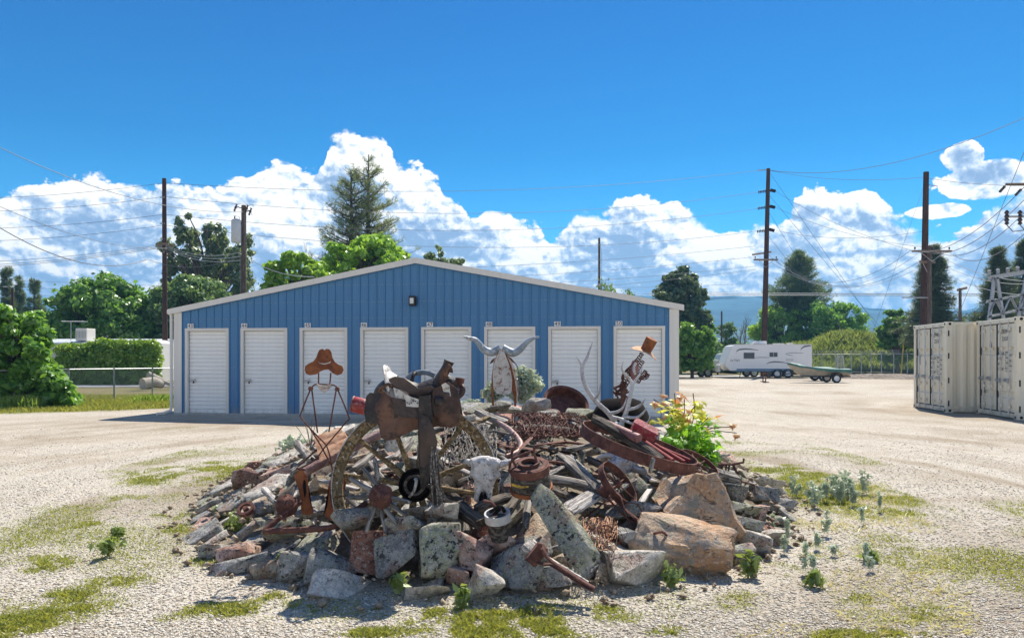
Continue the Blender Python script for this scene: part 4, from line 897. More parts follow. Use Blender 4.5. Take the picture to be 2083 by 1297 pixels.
# rubble bank in front of the security fence
def bank():
    rs = np.random.RandomState(2)
    xs = np.linspace(26, 62, 130); ys = np.linspace(-1, 1, 16); X, Yr = np.meshgrid(xs, ys)
    Yc = 62 - (X - 26) * .35; Y = Yc + Yr * 3.2; Z = (1 - Yr ** 2) * (.32 + .25 * (fbm(X, Y, 3, .5) - .4)) + (fbm(X, Y, 4, 3.) - .5) * .22 * (1 - Yr ** 2)
    v = np.stack([X, Y, Z - .01], -1).reshape(-1, 3); i = np.arange(X.size).reshape(X.shape); q = np.stack([i[:-1, :-1], i[:-1, 1:], i[1:, 1:], i[1:, :-1]], -1).reshape(-1, 4)
    m, k, b = newmat('rubbly_earth', .95, 0, .1); tc = k.n.new('ShaderNodeTexCoord').outputs['Object']
    k.put(b.inputs['Base Color'], k.mix(k.ss(k.noise(tc, 3., 5, .7), .35, .65), (0.20, 0.165, 0.135), (0.38, 0.33, 0.28))); bump(k, b, k.noise(tc, 6., 5, .7), .2)
    o = link('gravel_bank', np_indexed('bank', v, q), m, None, 180); tag(o, 'low rough bank of stony earth before the security fence', kind='structure')
bank()
# berm of brush behind the security fence
def berm():
    rs = np.random.RandomState(12); xs = np.linspace(24, 60, 90); ys = np.linspace(76, 92, 40); X, Y = np.meshgrid(xs, ys)
    def hz(X, Y): return (4.3 * np.exp(-((X - 38.5) / 8.5) ** 2) * np.exp(-((Y - 83) / 5.0) ** 2) * (1 + .3 * (fbm(X, Y, 3, .3) - .5)) + 1.2 * np.exp(-((X - 29) / 4) ** 2) * np.exp(-((Y - 83) / 4.) ** 2))
    Z = hz(X, Y) - .05; v = np.stack([X, Y, Z], -1).reshape(-1, 3); i = np.arange(X.size).reshape(X.shape); q = np.stack([i[:-1, :-1], i[:-1, 1:], i[1:, 1:], i[1:, :-1]], -1).reshape(-1, 4)
    o = link('earth_berm', np_indexed('berm', v, q), simple('grassy_earth', (0.12, 0.15, 0.05), .95, 0, .3, 1.), None, 180); tag(o, 'earth berm overgrown with pale green brush behind the fence', kind='structure')
    n = 42000; X = 24 + 36 * rs.rand(n); Y = 76 + 14 * rs.rand(n); z = hz(X, Y); ok = (z > .25); X, Y, z = X[ok], Y[ok], z[ok]
    h = .25 + .6 * rs.rand(len(X)) + .8 * np.clip(fbm(X, Y, 3, .5) - .5, 0, 1)
    blades('brush', X, Y, z - .05, h, .06, leafmat('berm_brush', (0.075, 0.125, 0.035), (0.20, 0.24, 0.09), .35, scale=.25), 'pale green grass and brush covering the berm', 'brush', lean=.6, seed=13)
berm()

# ---------------------------------------------------------------- mobile home on the left
def mobile_home():
    t = thing('mobile_home', 'low white mobile home behind the clipped hedge with a cooler on its roof', 'mobile home', (0, 0, 0))
    Y = 55.; x0, x1 = P(40, 0, Y).x, P(322, 0, Y).x; z1 = P(0, 697, Y).z
    m = MB(); m.box(((x0 + x1) / 2, Y + 2, z1 / 2), (x1 - x0, 4, z1)); m.build('wall', WALLW, t)
    m = MB(); m.prism([(x0 - .1, Y - .15, z1), (x0 - .1, Y + 2, z1 + .35), (x0 - .1, Y + 4.15, z1), (x0 - .1, Y + 4.15, z1 - .08), (x0 - .1, Y - .15, z1 - .08)], (0, 0, 0), (x1 - x0 + .2, 0, 0)); m.build('roof', simple('pale_blue_grey_roof', (0.55, 0.60, 0.64), .5), t)
    xs = P(331, 0, Y - 1).x; m = MB(); zt = P(0, 694, Y - 2).z
    m.prism([(-1.0, 0, 0), (1.0, 0, 0), (1.0, 0, zt - .15), (.4, 0, zt + .12), (-.4, 0, zt + .12), (-1., 0, zt - .15)], (xs - .6, Y - 2.0, 0), (xs - .6, Y - .02, 0)); m.build('porch', RVW, t)
    m = MB(); m.box((xs + .15, Y - 2.015, 1.75), (.25, .02, 1.1)); m.build('porch_window', GLASS, t)
    a, b_ = P(150, 690, Y), P(173, 670, Y); m = MB(); m.box(((a.x + b_.x) / 2, Y + .8, (a.z + b_.z) / 2), (b_.x - a.x, 1.2, b_.z - a.z + .2)); ac = m.build('swamp_cooler', TRIM, t, bevel=.03)
    for i in range(7): m = MB(); m.box((a.x + .1 + i * .11, Y + .19, (a.z + b_.z) / 2), (.03, .02, .5)); m.build('louver', GALV, ac)
    c = P(200, 690, Y); m = MB(); m.lathe([(.12, 0), (.12, .3), (.2, .3), (.2, .36), (.16, .42)], Matrix.Translation((c.x, Y + 1, c.z - .1)), 12); m.build('vent_pipe', BRONZE, t)
    a = thing('antenna', 'thin television antenna standing on the mobile home roof', 'antenna', (0, 0, 0)); c = P(128, 690, Y); z = P(0, 652, Y).z
    m = MB(); m.tube([(c.x, Y + 1, c.z - .1), (c.x, Y + 1, z)], .03, 6); m.build('mast', GALV, a)
    m = MB(); m.tube([(c.x - .6, Y + 1, z), (c.x + 1.1, Y + 1, z - .02)], .03, 6)
    for i in range(8): m.tube([(c.x - .5 + i * .22, Y + .6, z), (c.x - .5 + i * .22, Y + 1.4, z)], .012, 4)
    m.build('boom', GALV, a)
mobile_home()
def log():
    a, b_ = P(288, 795, 38), P(320, 770, 41); m = MB(); m.tube([(P(290, 0, 38).x, 38, .25), (P(312, 0, 38.5).x, 38.5, .35), (P(330, 0, 39).x, 39, .2)], [.34, .28, .2], 9); m.tube([(P(300, 0, 40).x, 40, .75), (P(330, 0, 40.5).x, 40.5, .3)], [.16, .22], 8); m.tube([(P(315, 0, 39).x, 39, .5), (P(350, 0, 39).x, 39, .18)], [.12, .1], 7)
    tag(m.build('fallen_log', simple('bleached_log', (0.42, 0.38, 0.32), .9, 0, .25, 2., .03), None, 50), 'bleached tree stump and logs lying beside the asphalt lane', 'log')
log()
# ---------------------------------------------------------------- trees
def leaves(cl, n, size, seed, aspect=1.6, shell=.55, up=.25, star=False):
    """cl: clumps (x, y, z, rx, ry, rz); returns an (N*4, 3) array of leaf quads spread through the clumps"""
    rs = np.random.RandomState(seed); c = np.array(cl, float); w = (c[:, 3] * c[:, 4] * c[:, 5]) ** .72; i = rs.choice(len(c), n, p=w / w.sum())
    d = rs.randn(n, 3); d /= np.linalg.norm(d, axis=1)[:, None]; r = shell + (1 - shell) * rs.rand(n) ** .6; r *= 1 + .10 * rs.randn(n) + .55 * (rs.rand(n) < .16) * rs.rand(n)
    p = c[i, :3] + d * r[:, None] * c[i, 3:6]
    nm = d * .8 + rs.randn(n, 3) * .55; nm[:, 2] += up; nm /= np.linalg.norm(nm, axis=1)[:, None]
    a = np.cross(nm, rs.randn(n, 3)); a /= np.linalg.norm(a, axis=1)[:, None] + 1e-9; b = np.cross(nm, a)
    s = size * (.6 + .8 * rs.rand(n))[:, None]
    return np.stack([p - a * s * aspect * .5, p + b * s * .5 + nm * s * .12, p + a * s * aspect * .5, p - b * s * .5 + nm * s * .12], 1).reshape(-1, 3)
def limbs(mb, base, tops, r0, seed, n=7):
    rd = random.Random(seed); b = Vector(base)
    for t in tops:
        t = Vector(t); h = rd.uniform(.15, .45); s = b + Vector((0, 0, (t.z - b.z) * h)); pth = []
        for k in range(5):
            u = k / 4; q = s.lerp(t, u); q.z += (t.z - s.z) * .12 * math.sin(PI * u); q += Vector((rd.uniform(-1, 1), rd.uniform(-1, 1), 0)) * .05 * (t - s).length * (0 < k < 4); pth.append(q)
        rr = r0 * rd.uniform(.25, .45); mb.tube(pth, [rr * (1 - .78 * k / 4) for k in range(5)], n)
def broad(name, label, px, top, Y, wpx, n, size, mat, seed, low=720, clumps=46, shell=.25, gap=.22, trunk=.32, dens=1., shape='dome', group='trees beyond the building'):
    clumps = int(clumps * 2.2); gap *= .66; n = int(n * (.62 if shape == 'tall' else .88)); size *= .95
    rd = random.Random(seed); c = P(px, 0, Y); zt = P(0, top, Y).z; zl = max(.6, P(0, low, Y).z); W = wpx / F * Y / 2; H = zt - zl
    t = thing(name, label, 'tree', (c.x, Y, 0)); cl = []
    for i in range(clumps):
        while True:
            u = rd.uniform(-1, 1); v = rd.uniform(-1, 1); h = rd.random()
            R = {'dome': math.sqrt(max(0, 1 - (abs(h - .38) / .62) ** 2.2)), 'cone': (1 - h) ** .7 + .12, 'tall': math.sin(PI * min(1, h * .80 + .16)) ** .5, 'pineround': math.sqrt(max(0, 1 - h ** 2.2)) * .98 + .02}[shape]
            rr = math.hypot(u, v)
            if R > .1 and rr < R and rr > R * rd.uniform(0, .75): break
        if shape == 'tall':       # rising plumes with sky between them
            pl = i % 9; u = (-.78, -.55, -.3, -.08, .12, .34, .55, .78, .2)[pl] + rd.gauss(0, .07); v = math.sin(pl * 2.4) * .5 + rd.gauss(0, .1); h = min((.70, .86, 1., .93, .74, .95, .80, .60, .5)[pl], rd.random() ** .8 * (.72, .88, 1., .95, .76, .97, .82, .62, .52)[pl])
        k = rd.uniform(.35, 1.35) * gap * W * (.8 if shape == 'tall' else 1); zc = zl + h * H * (1 - gap * .35)
        cl.append((u * (W - k * .6), v * (W - k * .6), zc, k * rd.uniform(.9, 1.4), k * rd.uniform(.9, 1.4), k * rd.uniform(.6, 1.) * (1.5 if shape == 'tall' else 1)))
    m = MB(); m.tube([(0, 0, -.1), (rd.uniform(-.1, .1), 0, zl + H * .3), (rd.uniform(-.3, .3), 0, zl + H * .85)], [trunk, trunk * .7, trunk * .15], 9)
    limbs(m, (0, 0, zl * .6), [(q[0], q[1], q[2]) for q in cl[::2]], trunk, seed); m.build('trunk', BARK, t, 60)
    link('crown', np_mesh('crown', leaves(cl, int(n * dens), size, seed, shell=shell), None, 4), mat, t)
    return t
def pine(name, label, px, top, Y, wpx, seed, low=720, nbr=150, tufts=9, mat=None, trunks=((0, 0, 1),), tl=.34, airy=True, trunk=.32, shape=.75, group=None, blade=14, droop=.0, pw=1.):
    rs = np.random.RandomState(seed); c = P(px, 0, Y); zt = P(0, top, Y).z; zl = max(.8, P(0, low, Y).z); W = wpx / F * Y / 2 * (1.15 if airy else 1.42); H = zt - zl
    t = thing(name, label, 'tree', (c.x, Y, 0)); m = MB(); Pn = []; An = []
    for tx, ty, th in trunks:
        m.tube([(tx * .3, ty, -.1), (tx, ty, zl + H * .3 * th), (tx * 1.1, ty, zl + H * th)], [trunk, trunk * .75, .04], 8)
        for i in range(int(nbr / len(trunks))):
            h = rs.rand() ** 1.0; z = zl + H * th * h * .97; az = rs.rand() * 2 * PI
            env = (1 - h ** pw) ** shape * (.84 + .16 * math.sin(h * 11 + seed)) + .03; L = max(.4, W * env * rs.uniform(.7, 1.1) - (abs(tx) * .6 if tx * math.cos(az) > 0 else 0))
            rise = (.35 - droop * 1.1) * L * (1 if h < .7 else 1.4); d = Vector((math.cos(az), math.sin(az), 0)); s = Vector((tx, ty, z - rise * .6))
            pth = [s + d * L * u + Vector((0, 0, rise * (u ** 1.6) - droop * .25 * L * math.sin(PI * u))) for u in (0, .35, .7, 1)]
            m.tube(pth, [.05 + .012 * L, .04 + .006 * L, .03, .012], 4, caps=False)
            nt = max(3, int(tufts * (.4 + L / W)))
            for k in range(nt):
                u = rs.uniform(.28 if airy else .1, 1.02); q = s + d * L * u + Vector((0, 0, rise * (u ** 1.6)))
                side = Vector((-d.y, d.x, 0)) * rs.uniform(-1, 1) * L * .26 * (1.1 - u * .6) ; q2 = q + side + Vector((0, 0, rs.uniform(-.05, .30 if airy else .1)))
                if airy and rs.rand() < .6: m.tube([q, q2], [.02, .01], 3, caps=False)
                Pn.append(q2); An.append((d * .6 + side.normalized() * .5 + Vector((0, 0, .55 - droop))).normalized())
    m.build('trunk', BARKP, t, 60)
    Pn = np.repeat(np.array([tuple(p) for p in Pn]), blade, 0); An = np.repeat(np.array([tuple(p) for p in An]), blade, 0); n = len(Pn)
    d = rs.randn(n, 3) * .62 + An; d /= np.linalg.norm(d, axis=1)[:, None]; L = tl * (.6 + .7 * rs.rand(n))[:, None]
    sd = np.cross(d, rs.randn(n, 3)); sd /= np.linalg.norm(sd, axis=1)[:, None]; w = tl * .05 * (Y / 70) ** .5
    Pn = Pn + rs.randn(n, 3) * tl * (.16 if airy else .25)
    v = np.stack([Pn, Pn + d * L * .5 + sd * w, Pn + d * L, Pn + d * L * .5 - sd * w], 1).reshape(-1, 3)
    link('crown', np_mesh('crown', v, None, 4), mat or L_PINE, t); return t
def bare(name, label, px, top, Y, wpx, seed, green=0, mat=None):
    rd = random.Random(seed); c = P(px, 0, Y); H = P(0, top, Y).z; W = wpx / F * Y / 2; t = thing(name, label, 'tree', (c.x, Y, 0)); m = MB(); tips = []
    def br(p, d, L, r, k):
        q = p + d * L * .5 + Vector((rd.uniform(-.1, .1), 0, .05)) * L; e = p + d * L; m.tube([p, q, e], [r, r * .8, r * .55], 5 if k < 2 else 3, caps=False); tips.append(e)
        if k < 4:
            for _ in range(3 if k else 5): br(e if rd.random() < .5 else q, (d + Vector((rd.uniform(-.75, .75), rd.uniform(-.75, .75), rd.uniform(-.05, .5)))).normalized(), L * rd.uniform(.55, .8), r * .55, k + 1)
    br(Vector((0, 0, 0)), Vector((0, 0, 1)), H * .36, .16, 0); m.build('trunk', TWIG, t)
    if green: link('crown', np_mesh('c', leaves([(p.x, p.y, p.z, W * .16, W * .16, W * .14) for p in tips[6:]], green, .18, seed, shell=.1), None, 4), mat or L_POP, t)
    zs = max(p.z for p in tips); xs = max(abs(p.x) for p in tips); t.scale = (W / xs, W / xs, H / zs)
broad('maple_tree', 'large dark green maple dome behind the white mobile home', 207, 560, 66, 232, 52000, .27, L_MAPLE, 1, low=735, clumps=95, gap=.24)
broad('poplar_tree', 'tall airy poplar with open crown behind the left red brown pole', 425, 434, 84, 215, 42000, .27, L_POP, 2, low=640, clumps=100, gap=.155, shape='tall', trunk=.5)
broad('willow_tree', 'dense rounded willow in front of the tall airy poplar', 388, 536, 68, 168, 46000, .20, L_WILL, 3, low=730, clumps=75, gap=.26)
broad('maple_tree', 'bright green maple over the left slope of the blue roof, right of the transformer pole', 602, 502, 46, 138, 24000, .20, L_BRIGHT, 4, low=660, clumps=60, gap=.24)
broad('maple_tree', 'bright green maple in front of the foot of the tall pine', 738, 473, 50, 205, 34000, .21, L_BRIGHT, 5, low=640, clumps=80, gap=.22)
pine('ponderosa_pine', 'tallest ponderosa pine with two trunks rising above the blue roof', 735, 312, 70, 182, 6, low=560, nbr=230, tufts=14, mat=L_PINEL, trunks=((-.9, 0, .86), (.55, .4, 1.)), tl=.36, shape=.7, blade=9, pw=2.4)
broad('olive_tree', 'small loose grey green tree just right of the roof peak', 900, 492, 60, 92, 8500, .17, L_POP, 7, low=600, clumps=60, gap=.22, trunk=.15)
broad('olive_tree', 'low grey green treetop peeping over the roof left of its peak', 828, 512, 60, 60, 4000, .17, L_POP, 17, low=600, clumps=26, gap=.3, trunk=.15)
bare('bare_tree', 'leafless grey twigs behind the maple left of the tall pine', 638, 475, 62, 60, 8)
bare('sparse_tree', 'sparse half leafless treetop over the right slope of the blue roof', 1255, 566, 66, 76, 9, 900, L_WILL)
broad('round_pine', 'round dense dark pine rising behind the right corner of the blue building', 1382, 533, 84, 128, 42000, .26, L_PINE, 10, low=700, clumps=110, gap=.22, shape='pineround')
broad('broadleaf_tree', 'leafy green tree beside the building, left of the old truck', 1408, 648, 62, 92, 24000, .17, L_SHRUB, 11, low=758, clumps=60, gap=.26, trunk=.16)
broad('broadleaf_tree', 'small dark green tree at the right foot of the round pine', 1438, 628, 86, 40, 6000, .24, L_MAPLE, 31, low=740, clumps=26, gap=.4, trunk=.16)
broad('broadleaf_tree', 'soft grey green small tree between the round pine and the leafless one', 1478, 640, 98, 52, 7000, .24, L_WILL, 12, low=740, clumps=30, gap=.34, trunk=.14)
bare('bare_tree', 'leafless pale tree before the blue mountain above the trailer', 1512, 636, 100, 52, 13)
broad('broadleaf_tree', 'low green bush of a tree directly behind the old truck', 1460, 690, 76, 75, 7000, .19, L_WILL, 32, low=758, clumps=26, gap=.36, trunk=.1)
broad('linden_tree', 'light yellow green tree behind the tall pole and the white trailer', 1588, 614, 106, 128, 30000, .25, L_BRIGHT, 14, low=745, clumps=70, gap=.25)
broad('linden_tree', 'broad deep green tree right of the tall pole behind the trailer', 1697, 603, 102, 142, 42000, .24, L_SHRUB, 15, low=740, clumps=80, gap=.25)
pine('dark_pine', 'dark conical pine standing behind the two round green trees', 1626, 511, 108, 108, 16, low=650, nbr=260, tufts=16, tl=.55, airy=False, shape=.72, trunk=.4, blade=11, pw=1.5)
pine('blue_spruce', 'dark spruce behind the twin wooden poles above the cream container', 1899, 497, 66, 112, 18, low=700, nbr=330, tufts=16, mat=L_SPRU, tl=.34, airy=False, shape=.78, pw=1.15, droop=.5, blade=11)
pine('blue_spruce', 'dark spruce behind the steel lattice, the left one of the pair', 2030, 502, 60, 86, 19, low=690, nbr=240, tufts=16, mat=L_SPRU, tl=.34, airy=False, shape=.78, pw=1.15, droop=.4, blade=11)
pine('blue_spruce', 'tall dark spruce at the right edge of the photo behind the lattice', 2084, 484, 63, 90, 20, low=690, nbr=240, tufts=16, mat=L_SPRU, tl=.34, airy=False, shape=.78, pw=1.15, droop=.4, blade=11)
broad('broadleaf_tree', 'dark green tree just left of the spruce and the twin poles', 1826, 622, 74, 78, 16000, .22, L_MAPLE, 21, low=735, clumps=50, gap=.28, trunk=.18)
broad('broadleaf_tree', 'green treetop right of the spruce above the cream container', 1945, 640, 72, 50, 7000, .22, L_SHRUB, 22, low=735, clumps=26, gap=.34, trunk=.14)
for px, top, w, sd, lab in ((1728, 672, 74, 23, 'reddish brown bush on the crest of the berm'), (1822, 672, 84, 24, 'reddish brown bush left of the cream container'), (1760, 690, 50, 25, 'small reddish brown bush in the middle of the berm')):
    broad('copper_bush', lab, px, top, 90, w, 8000, .2, L_RED, sd, low=728, clumps=36, gap=.3, trunk=.08)
for px, top, w, sd, Y, lab in ((14, 545, 52, 26, 95, 'dark pine at the far left edge of the photo'), (40, 560, 44, 34, 97, 'second dark pine from the left edge'), (70, 566, 66, 27, 92, 'third dark pine from the left, broader, behind the shrub')):
    pine('dark_pine', lab, px, top, Y, w, sd, low=720, nbr=130, tufts=10, tl=.45, airy=True, shape=.8, trunk=.25, blade=14)
broad('broadleaf_tree', 'dark tree between the maple dome and the willow', 315, 585, 80, 60, 9000, .24, L_MAPLE, 28, low=720, clumps=30, gap=.34)
broad('broadleaf_tree', 'green bush filling the gap left of the blue building corner', 345, 690, 62, 44, 5000, .18, L_WILL, 29, low=765, clumps=24, gap=.4, trunk=.1)
# far tree line, small trees one can still tell apart only as a mass
def treeline():
    rs = np.random.RandomState(44); cl = []
    for i in range(260):
        px = rs.uniform(-300, 2400); Y = rs.uniform(180, 420); h = rs.uniform(5, 10) * (1 + .4 * (px < 300)); c = P(px, 0, Y); cl.append((c.x, Y, h * .5, h * .42, h * .42, h * .5))
    o = link('far_trees', np_mesh('f', leaves(cl, 70000, 1.1, 44, shell=.4), None, 4), L_MAPLE, None); tag(o, 'far off belt of low trees below the blue mountains', 'trees', kind='stuff')
treeline()
def hedge():
    cl = []; rd = random.Random(3); Y = 45.
    t = thing('clipped_hedge', 'long clipped bright green hedge in front of the white mobile home', 'hedge', (P(225, 0, Y).x, Y, 0)); x0 = t.location.x
    n = 26
    for i in range(n):
        px = 128 + 190 * i / (n - 1); top = 703 if px < 175 else (704 - (px - 175) * .35 if px < 215 else 694 + (px - 215) * .02); x = P(px, 0, Y).x - x0; z = P(0, top, Y).z
        for k in range(12):
            zz = z * (k + .5) / 12 * .99; cl.append((x + rd.uniform(-.1, .1), rd.uniform(-.35, .35), zz, .36, .46, .26))
    m = MB()
    for i in range(0, n, 2): x = P(128 + 190 * i / (n - 1), 0, Y).x - x0; m.tube([(x, 0, 0), (x + .1, 0, 1.2), (x, .1, 2.1)], [.06, .05, .02], 5)
    m.build('stem', BARK, t)
    link('foliage', np_mesh('h', leaves(cl, 60000, .11, 5, shell=.6), None, 4), L_HEDGE, t)
hedge()
def leafpoly(cent, nm, ax, s, rs, shape):
    pass
def shrub():
    rd = random.Random(21); t = thing('leafy_shrub', 'big glossy green shrub swallowing the chain link fence at the left edge', 'shrub', (-15.6, 23.6, 0)); cl = []; Y = 23.6
    for i in range(330):
        px = rd.uniform(-40, 150); top = 612 if px < 30 else (640 if px < 60 else (625 if px < 95 else 700 + (px - 95) * 2.0)); py = rd.uniform(top + 12, 825)
        c = P(px, py, Y + rd.uniform(-1.1, 1.2)); k = rd.uniform(.08, .30)
        cl.append((c.x + 15.6, c.y - 23.6, max(.15, c.z), k, k, k * .8))
    m = MB(); limbs(m, (0, 0, 0), [q[:3] for q in cl[::3]], .09, 3, 5); m.build('stem', BARK, t)
    link('foliage', np_mesh('s', leaves(cl, 34000, .125, 7, aspect=1.5, shell=.1, up=.5), None, 4), L_SHRUB, t)
shrub()
# ---------------------------------------------------------------- poles and lines
def pole(name, label, px, py_top, Y, r0, r1, mat, lean=0., base=0.):
    c = P(px, 0, Y); z = P(0, py_top, Y).z; t = thing(name, label, 'utility pole', (c.x, Y, 0)); m = MB(); dx = lean / F * Y
    m.tube([(0, 0, -.2), (dx * .5, 0, z * .5), (dx, 0, z)], [r0, (r0 + r1) / 2, r1], 12); m.build('shaft', mat, t, 40); return t, z, dx
def arm(t, x0, x1, z, y=-.2, h=.12, pins=3, mat=None, brace=True):
    m = MB(); m.prism([(x0, y - .06, z - h / 2), (x0, y + .06, z - h / 2), (x0, y + .06, z + h / 2), (x0, y - .06, z + h / 2)], (0, 0, 0), (x1 - x0, 0, 0)); a = m.build('crossarm', mat or WOODARM, t)
    for i in range(pins):
        x = x0 + (x1 - x0) * (i + .15) / (pins - .7) if pins > 1 else x0; m = MB(); m.lathe([(.02, 0), (.02, .08), (.07, .09), (.04, .14), (.07, .17), (.03, .22), (.001, .23)], Matrix.Translation((x, y, z + h / 2)), 8); m.build('insulator', INSUL, a)
    if brace: m = MB(); xm = (x0 + x1) / 2; m.tube([(x0 + (xm - x0) * .35, y, z), (xm, y, z - .7)], .02, 4); m.tube([(x1 - (x1 - xm) * .35, y, z), (xm, y, z - .7)], .02, 4); m.build('brace', GALV, t)
def string(t, a, b, n=6, r=.11):
    """string of disc insulators between two points"""
    a = Vector(a); b = Vector(b); m = MB(); fr = frame(a, (b - a).orthogonal(), (b - a)); L = (b - a).length
    pr = [(.02, 0)]
    for i in range(n): z = L * (i + .3) / n; pr += [(.03, z), (r, z + .02), (r, z + .05), (.03, z + .08)]
    m.lathe(pr + [(.02, L)], fr, 8); m.build('insulator_string', INSUL, t)
t, z, dx = pole('utility_pole', 'tall red brown wooden pole standing left of the blue building', 336, 363, 56, .20, .15, W_POLE, -2)
for py in (402, 455, 487): zz = P(0, py, 56).z; m = MB(); m.box((-.15, -.1, zz), (.35, .1, .08)); m.build('bracket', GALV, t)
zz = P(0, 497, 56).z; arm(t, -.35, .35, zz, h=.16, pins=0); m = MB(); m.prism([(-.55, -.3, zz + .08), (.55, .2, zz + .02), (.55, .2, zz - .12), (-.55, -.3, zz - .06)], (0, 0, 0), (0, .12, 0)); m.build('crossarm', WOODARM, t)
t, z, dx = pole('transformer_pole', 'shorter grey wooden pole carrying a transformer can above the roof', 495, 418, 42, .165, .135, W_POLEG, 1)
zc = P(0, 472, 42).z; m = MB(); m.lathe([(.001, -.64), (.24, -.64), (.27, -.60), (.27, .58), (.24, .64), (.10, .70), (.001, .71)], Matrix.Translation((-.30, -.28, zc)), 18); tr = m.build('transformer', simple('pale_grey_transformer', (0.52, 0.54, 0.56), .4, 0, .05), t, 50)
m = MB(); m.tube([(-.38, -.3, zc + .68), (-.38, -.3, zc + .86)], [.05, .03], 8); m.build('bushing', INSUL, tr)
m = MB(); m.tube([(.0, -.22, zc + .3), (-.1, -.4, zc + .8), (-.38, -.3, zc + .86)], .012, 4); m.tube([(-.3, -.3, zc - .6), (-.08, -.2, zc - 1.3), (-.1, -.2, -.0)], .02, 4); m.build('cable', CABLE, t)
for x, zz in ((-.35, 424), (.28, 426), (.48, 432)):
    q = P(0, zz, 42).z; m = MB(); m.tube([(0, -.1, q), (x, -.25, q + .05)], .03, 5); m.lathe([(.03, -.22), (.07, -.2), (.04, -.1), (.08, 0), (.04, .1), (.07, .2), (.02, .24)], Matrix.Translation((x, -.25, q)) @ Matrix.Rotation(.35, 4, 'Y'), 8); m.build('cutout_insulator', INSUL, t, 60)
m = MB(); m.tube([(.30, -.3, P(0, 426, 42).z), (.62, -.3, P(0, 440, 42).z), (.5, -.25, P(0, 428, 42).z)], .012, 4); m.build('jumper', CABLE, t)
t, z, dx = pole('utility_pole', 'slim bare pole rising behind the right slope of the blue roof', 1219, 484, 72, .13, .11, W_POLEG)
m = MB(); m.tube([(.25, 0, z - 1.), (.25, 0, z - 4.4)], .02, 4); m.box((.1, 0, z - 4.6), (.5, .3, .3)); m.build('hardware', GALV, t)
t, z, dx = pole('utility_pole', 'short pole stub poking above the roof left of its peak', 736, 520, 56, .13, .12, W_POLEG)
t, z, dx = pole('transmission_pole', 'tallest leaning pole with dark insulator strings behind the white trailer', 1553, 343, 68, .29, .17, W_POLE, 10)
f68 = lambda px, py: P(px, py, 68) - Vector((t.location.x, 68, 0))
for py, w in ((387, 0), (420, 0), (467, 0)):
    a = f68(1563 - (py - 343) * .03, py + 2); string(t, a + Vector((-.2, -.1, 0)), f68(1542 - (py - 387) * .03, py + 4), 5, .16); string(t, a + Vector((.2, -.1, .1)), f68(1577 - (py - 387) * .03, py + 2), 5, .16)
x0 = f68(1538, 0).x; x1 = f68(1563, 0).x
m = MB(); m.tube([f68(1541, 347), f68(1565, 345)], .05, 5); m.build('top_arm', GALV, t)
arm(t, f68(1531, 0).x, f68(1580, 0).x, P(0, 529, 68).z, -.3, .15, 3); m = MB(); m.tube([f68(1530, 518), f68(1569, 512)], .08, 4); m.build('crossarm', WOODARM, t)
T1 = t
t, z, dx = pole('transmission_pole', 'tall dark purple brown pole behind the cream container', 1877, 350, 52, .27, .18, W_POLE, 7)
m = MB(); m.tube([(dx, 0, z - .9), (dx + .8, 0, z - 1.0)], .03, 5); m.build('hardware', GALV, t)
t, z, dx = pole('utility_pole', 'shorter pole with a wide crossarm close right of the tall dark one', 1891, 500, 51, .15, .13, W_POLEG, 0)
g = lambda px, py: P(px, py, 51) - Vector((t.location.x, 51, 0))
arm(t, g(1851, 0).x, g(1931, 0).x, P(0, 512, 51).z, -.3, .13, 3); arm(t, g(1874, 0).x, g(1905, 0).x, P(0, 532, 51).z, .2, .16, 0)
m = MB(); m.tube([g(1835, 605), g(1890, 605)], .05, 5); m.build('street_light_arm', GALV, t)
t, z, dx = pole('utility_pole', 'small dark pole with a short crossarm right of the spruce', 1953, 586, 60, .13, .11, W_POLEG, 0)
g = lambda px, py: P(px, py, 60) - Vector((t.location.x, 60, 0)); m = MB(); m.tube([g(1947, 590), g(1967, 585)], .1, 4); m.build('crossarm', WOODARM, t)
t, z, dx = pole('utility_pole', 'distant stub of a pole between the containers and the lattice', 1983, 632, 80, .10, .09, W_POLEG, 0)
t, z, dx = pole('utility_pole', 'thin far pole left of the leafless tree', 1468, 633, 90, .11, .1, W_POLEG, 0)
t, z, dx = pole('light_pole', 'brown lamp pole with a curved arm above the left shrub', 25, 585, 60, .13, .1, W_POLE, 0)
m = MB(); m.tube([(0, 0, z - .1), (-.15, 0, z + .12), (-.45, 0, z + .1)], .03, 6); m.box((-.55, 0, z + .08), (.35, .16, .08)); m.build('lamp_arm', GALV, t)
def wire(a, b, sag, r, mat, label, group):
    a = Vector(a); b = Vector(b); m = MB(); n = 18; m.tube([a.lerp(b, i / n) - Vector((0, 0, sag * 4 * (i / n) * (1 - i / n))) for i in range(n + 1)], r * 1.4, 4, caps=False)
    tag(m.build('overhead_wire', mat), label, 'wire', group)
gA = 'transmission wires crossing the whole sky'
ex = [P(-500, 400 + 0, 60), P(334, 372, 56), P(1563, 346, 68)]
for i, (yl, ym, yr) in enumerate(((402, 372, 347), (428, 400, 391), (462, 436, 424), (490, 458, 470))):
    L_ = ('topmost', 'second highest', 'third highest', 'fourth highest')[i]
    wire(P(-260, yl, 54), P(334, ym, 56), .5, .010, CABLE, f'{L_} thin wire running left from the tall red brown pole', gA)
    wire(P(334, ym, 56), P(1541, yr, 68), 1.6 if i else 1.2, .011, CABLE, f'{L_} long thin wire between the left pole and the leaning transmission pole', gA)
gB = 'lower distribution wires'
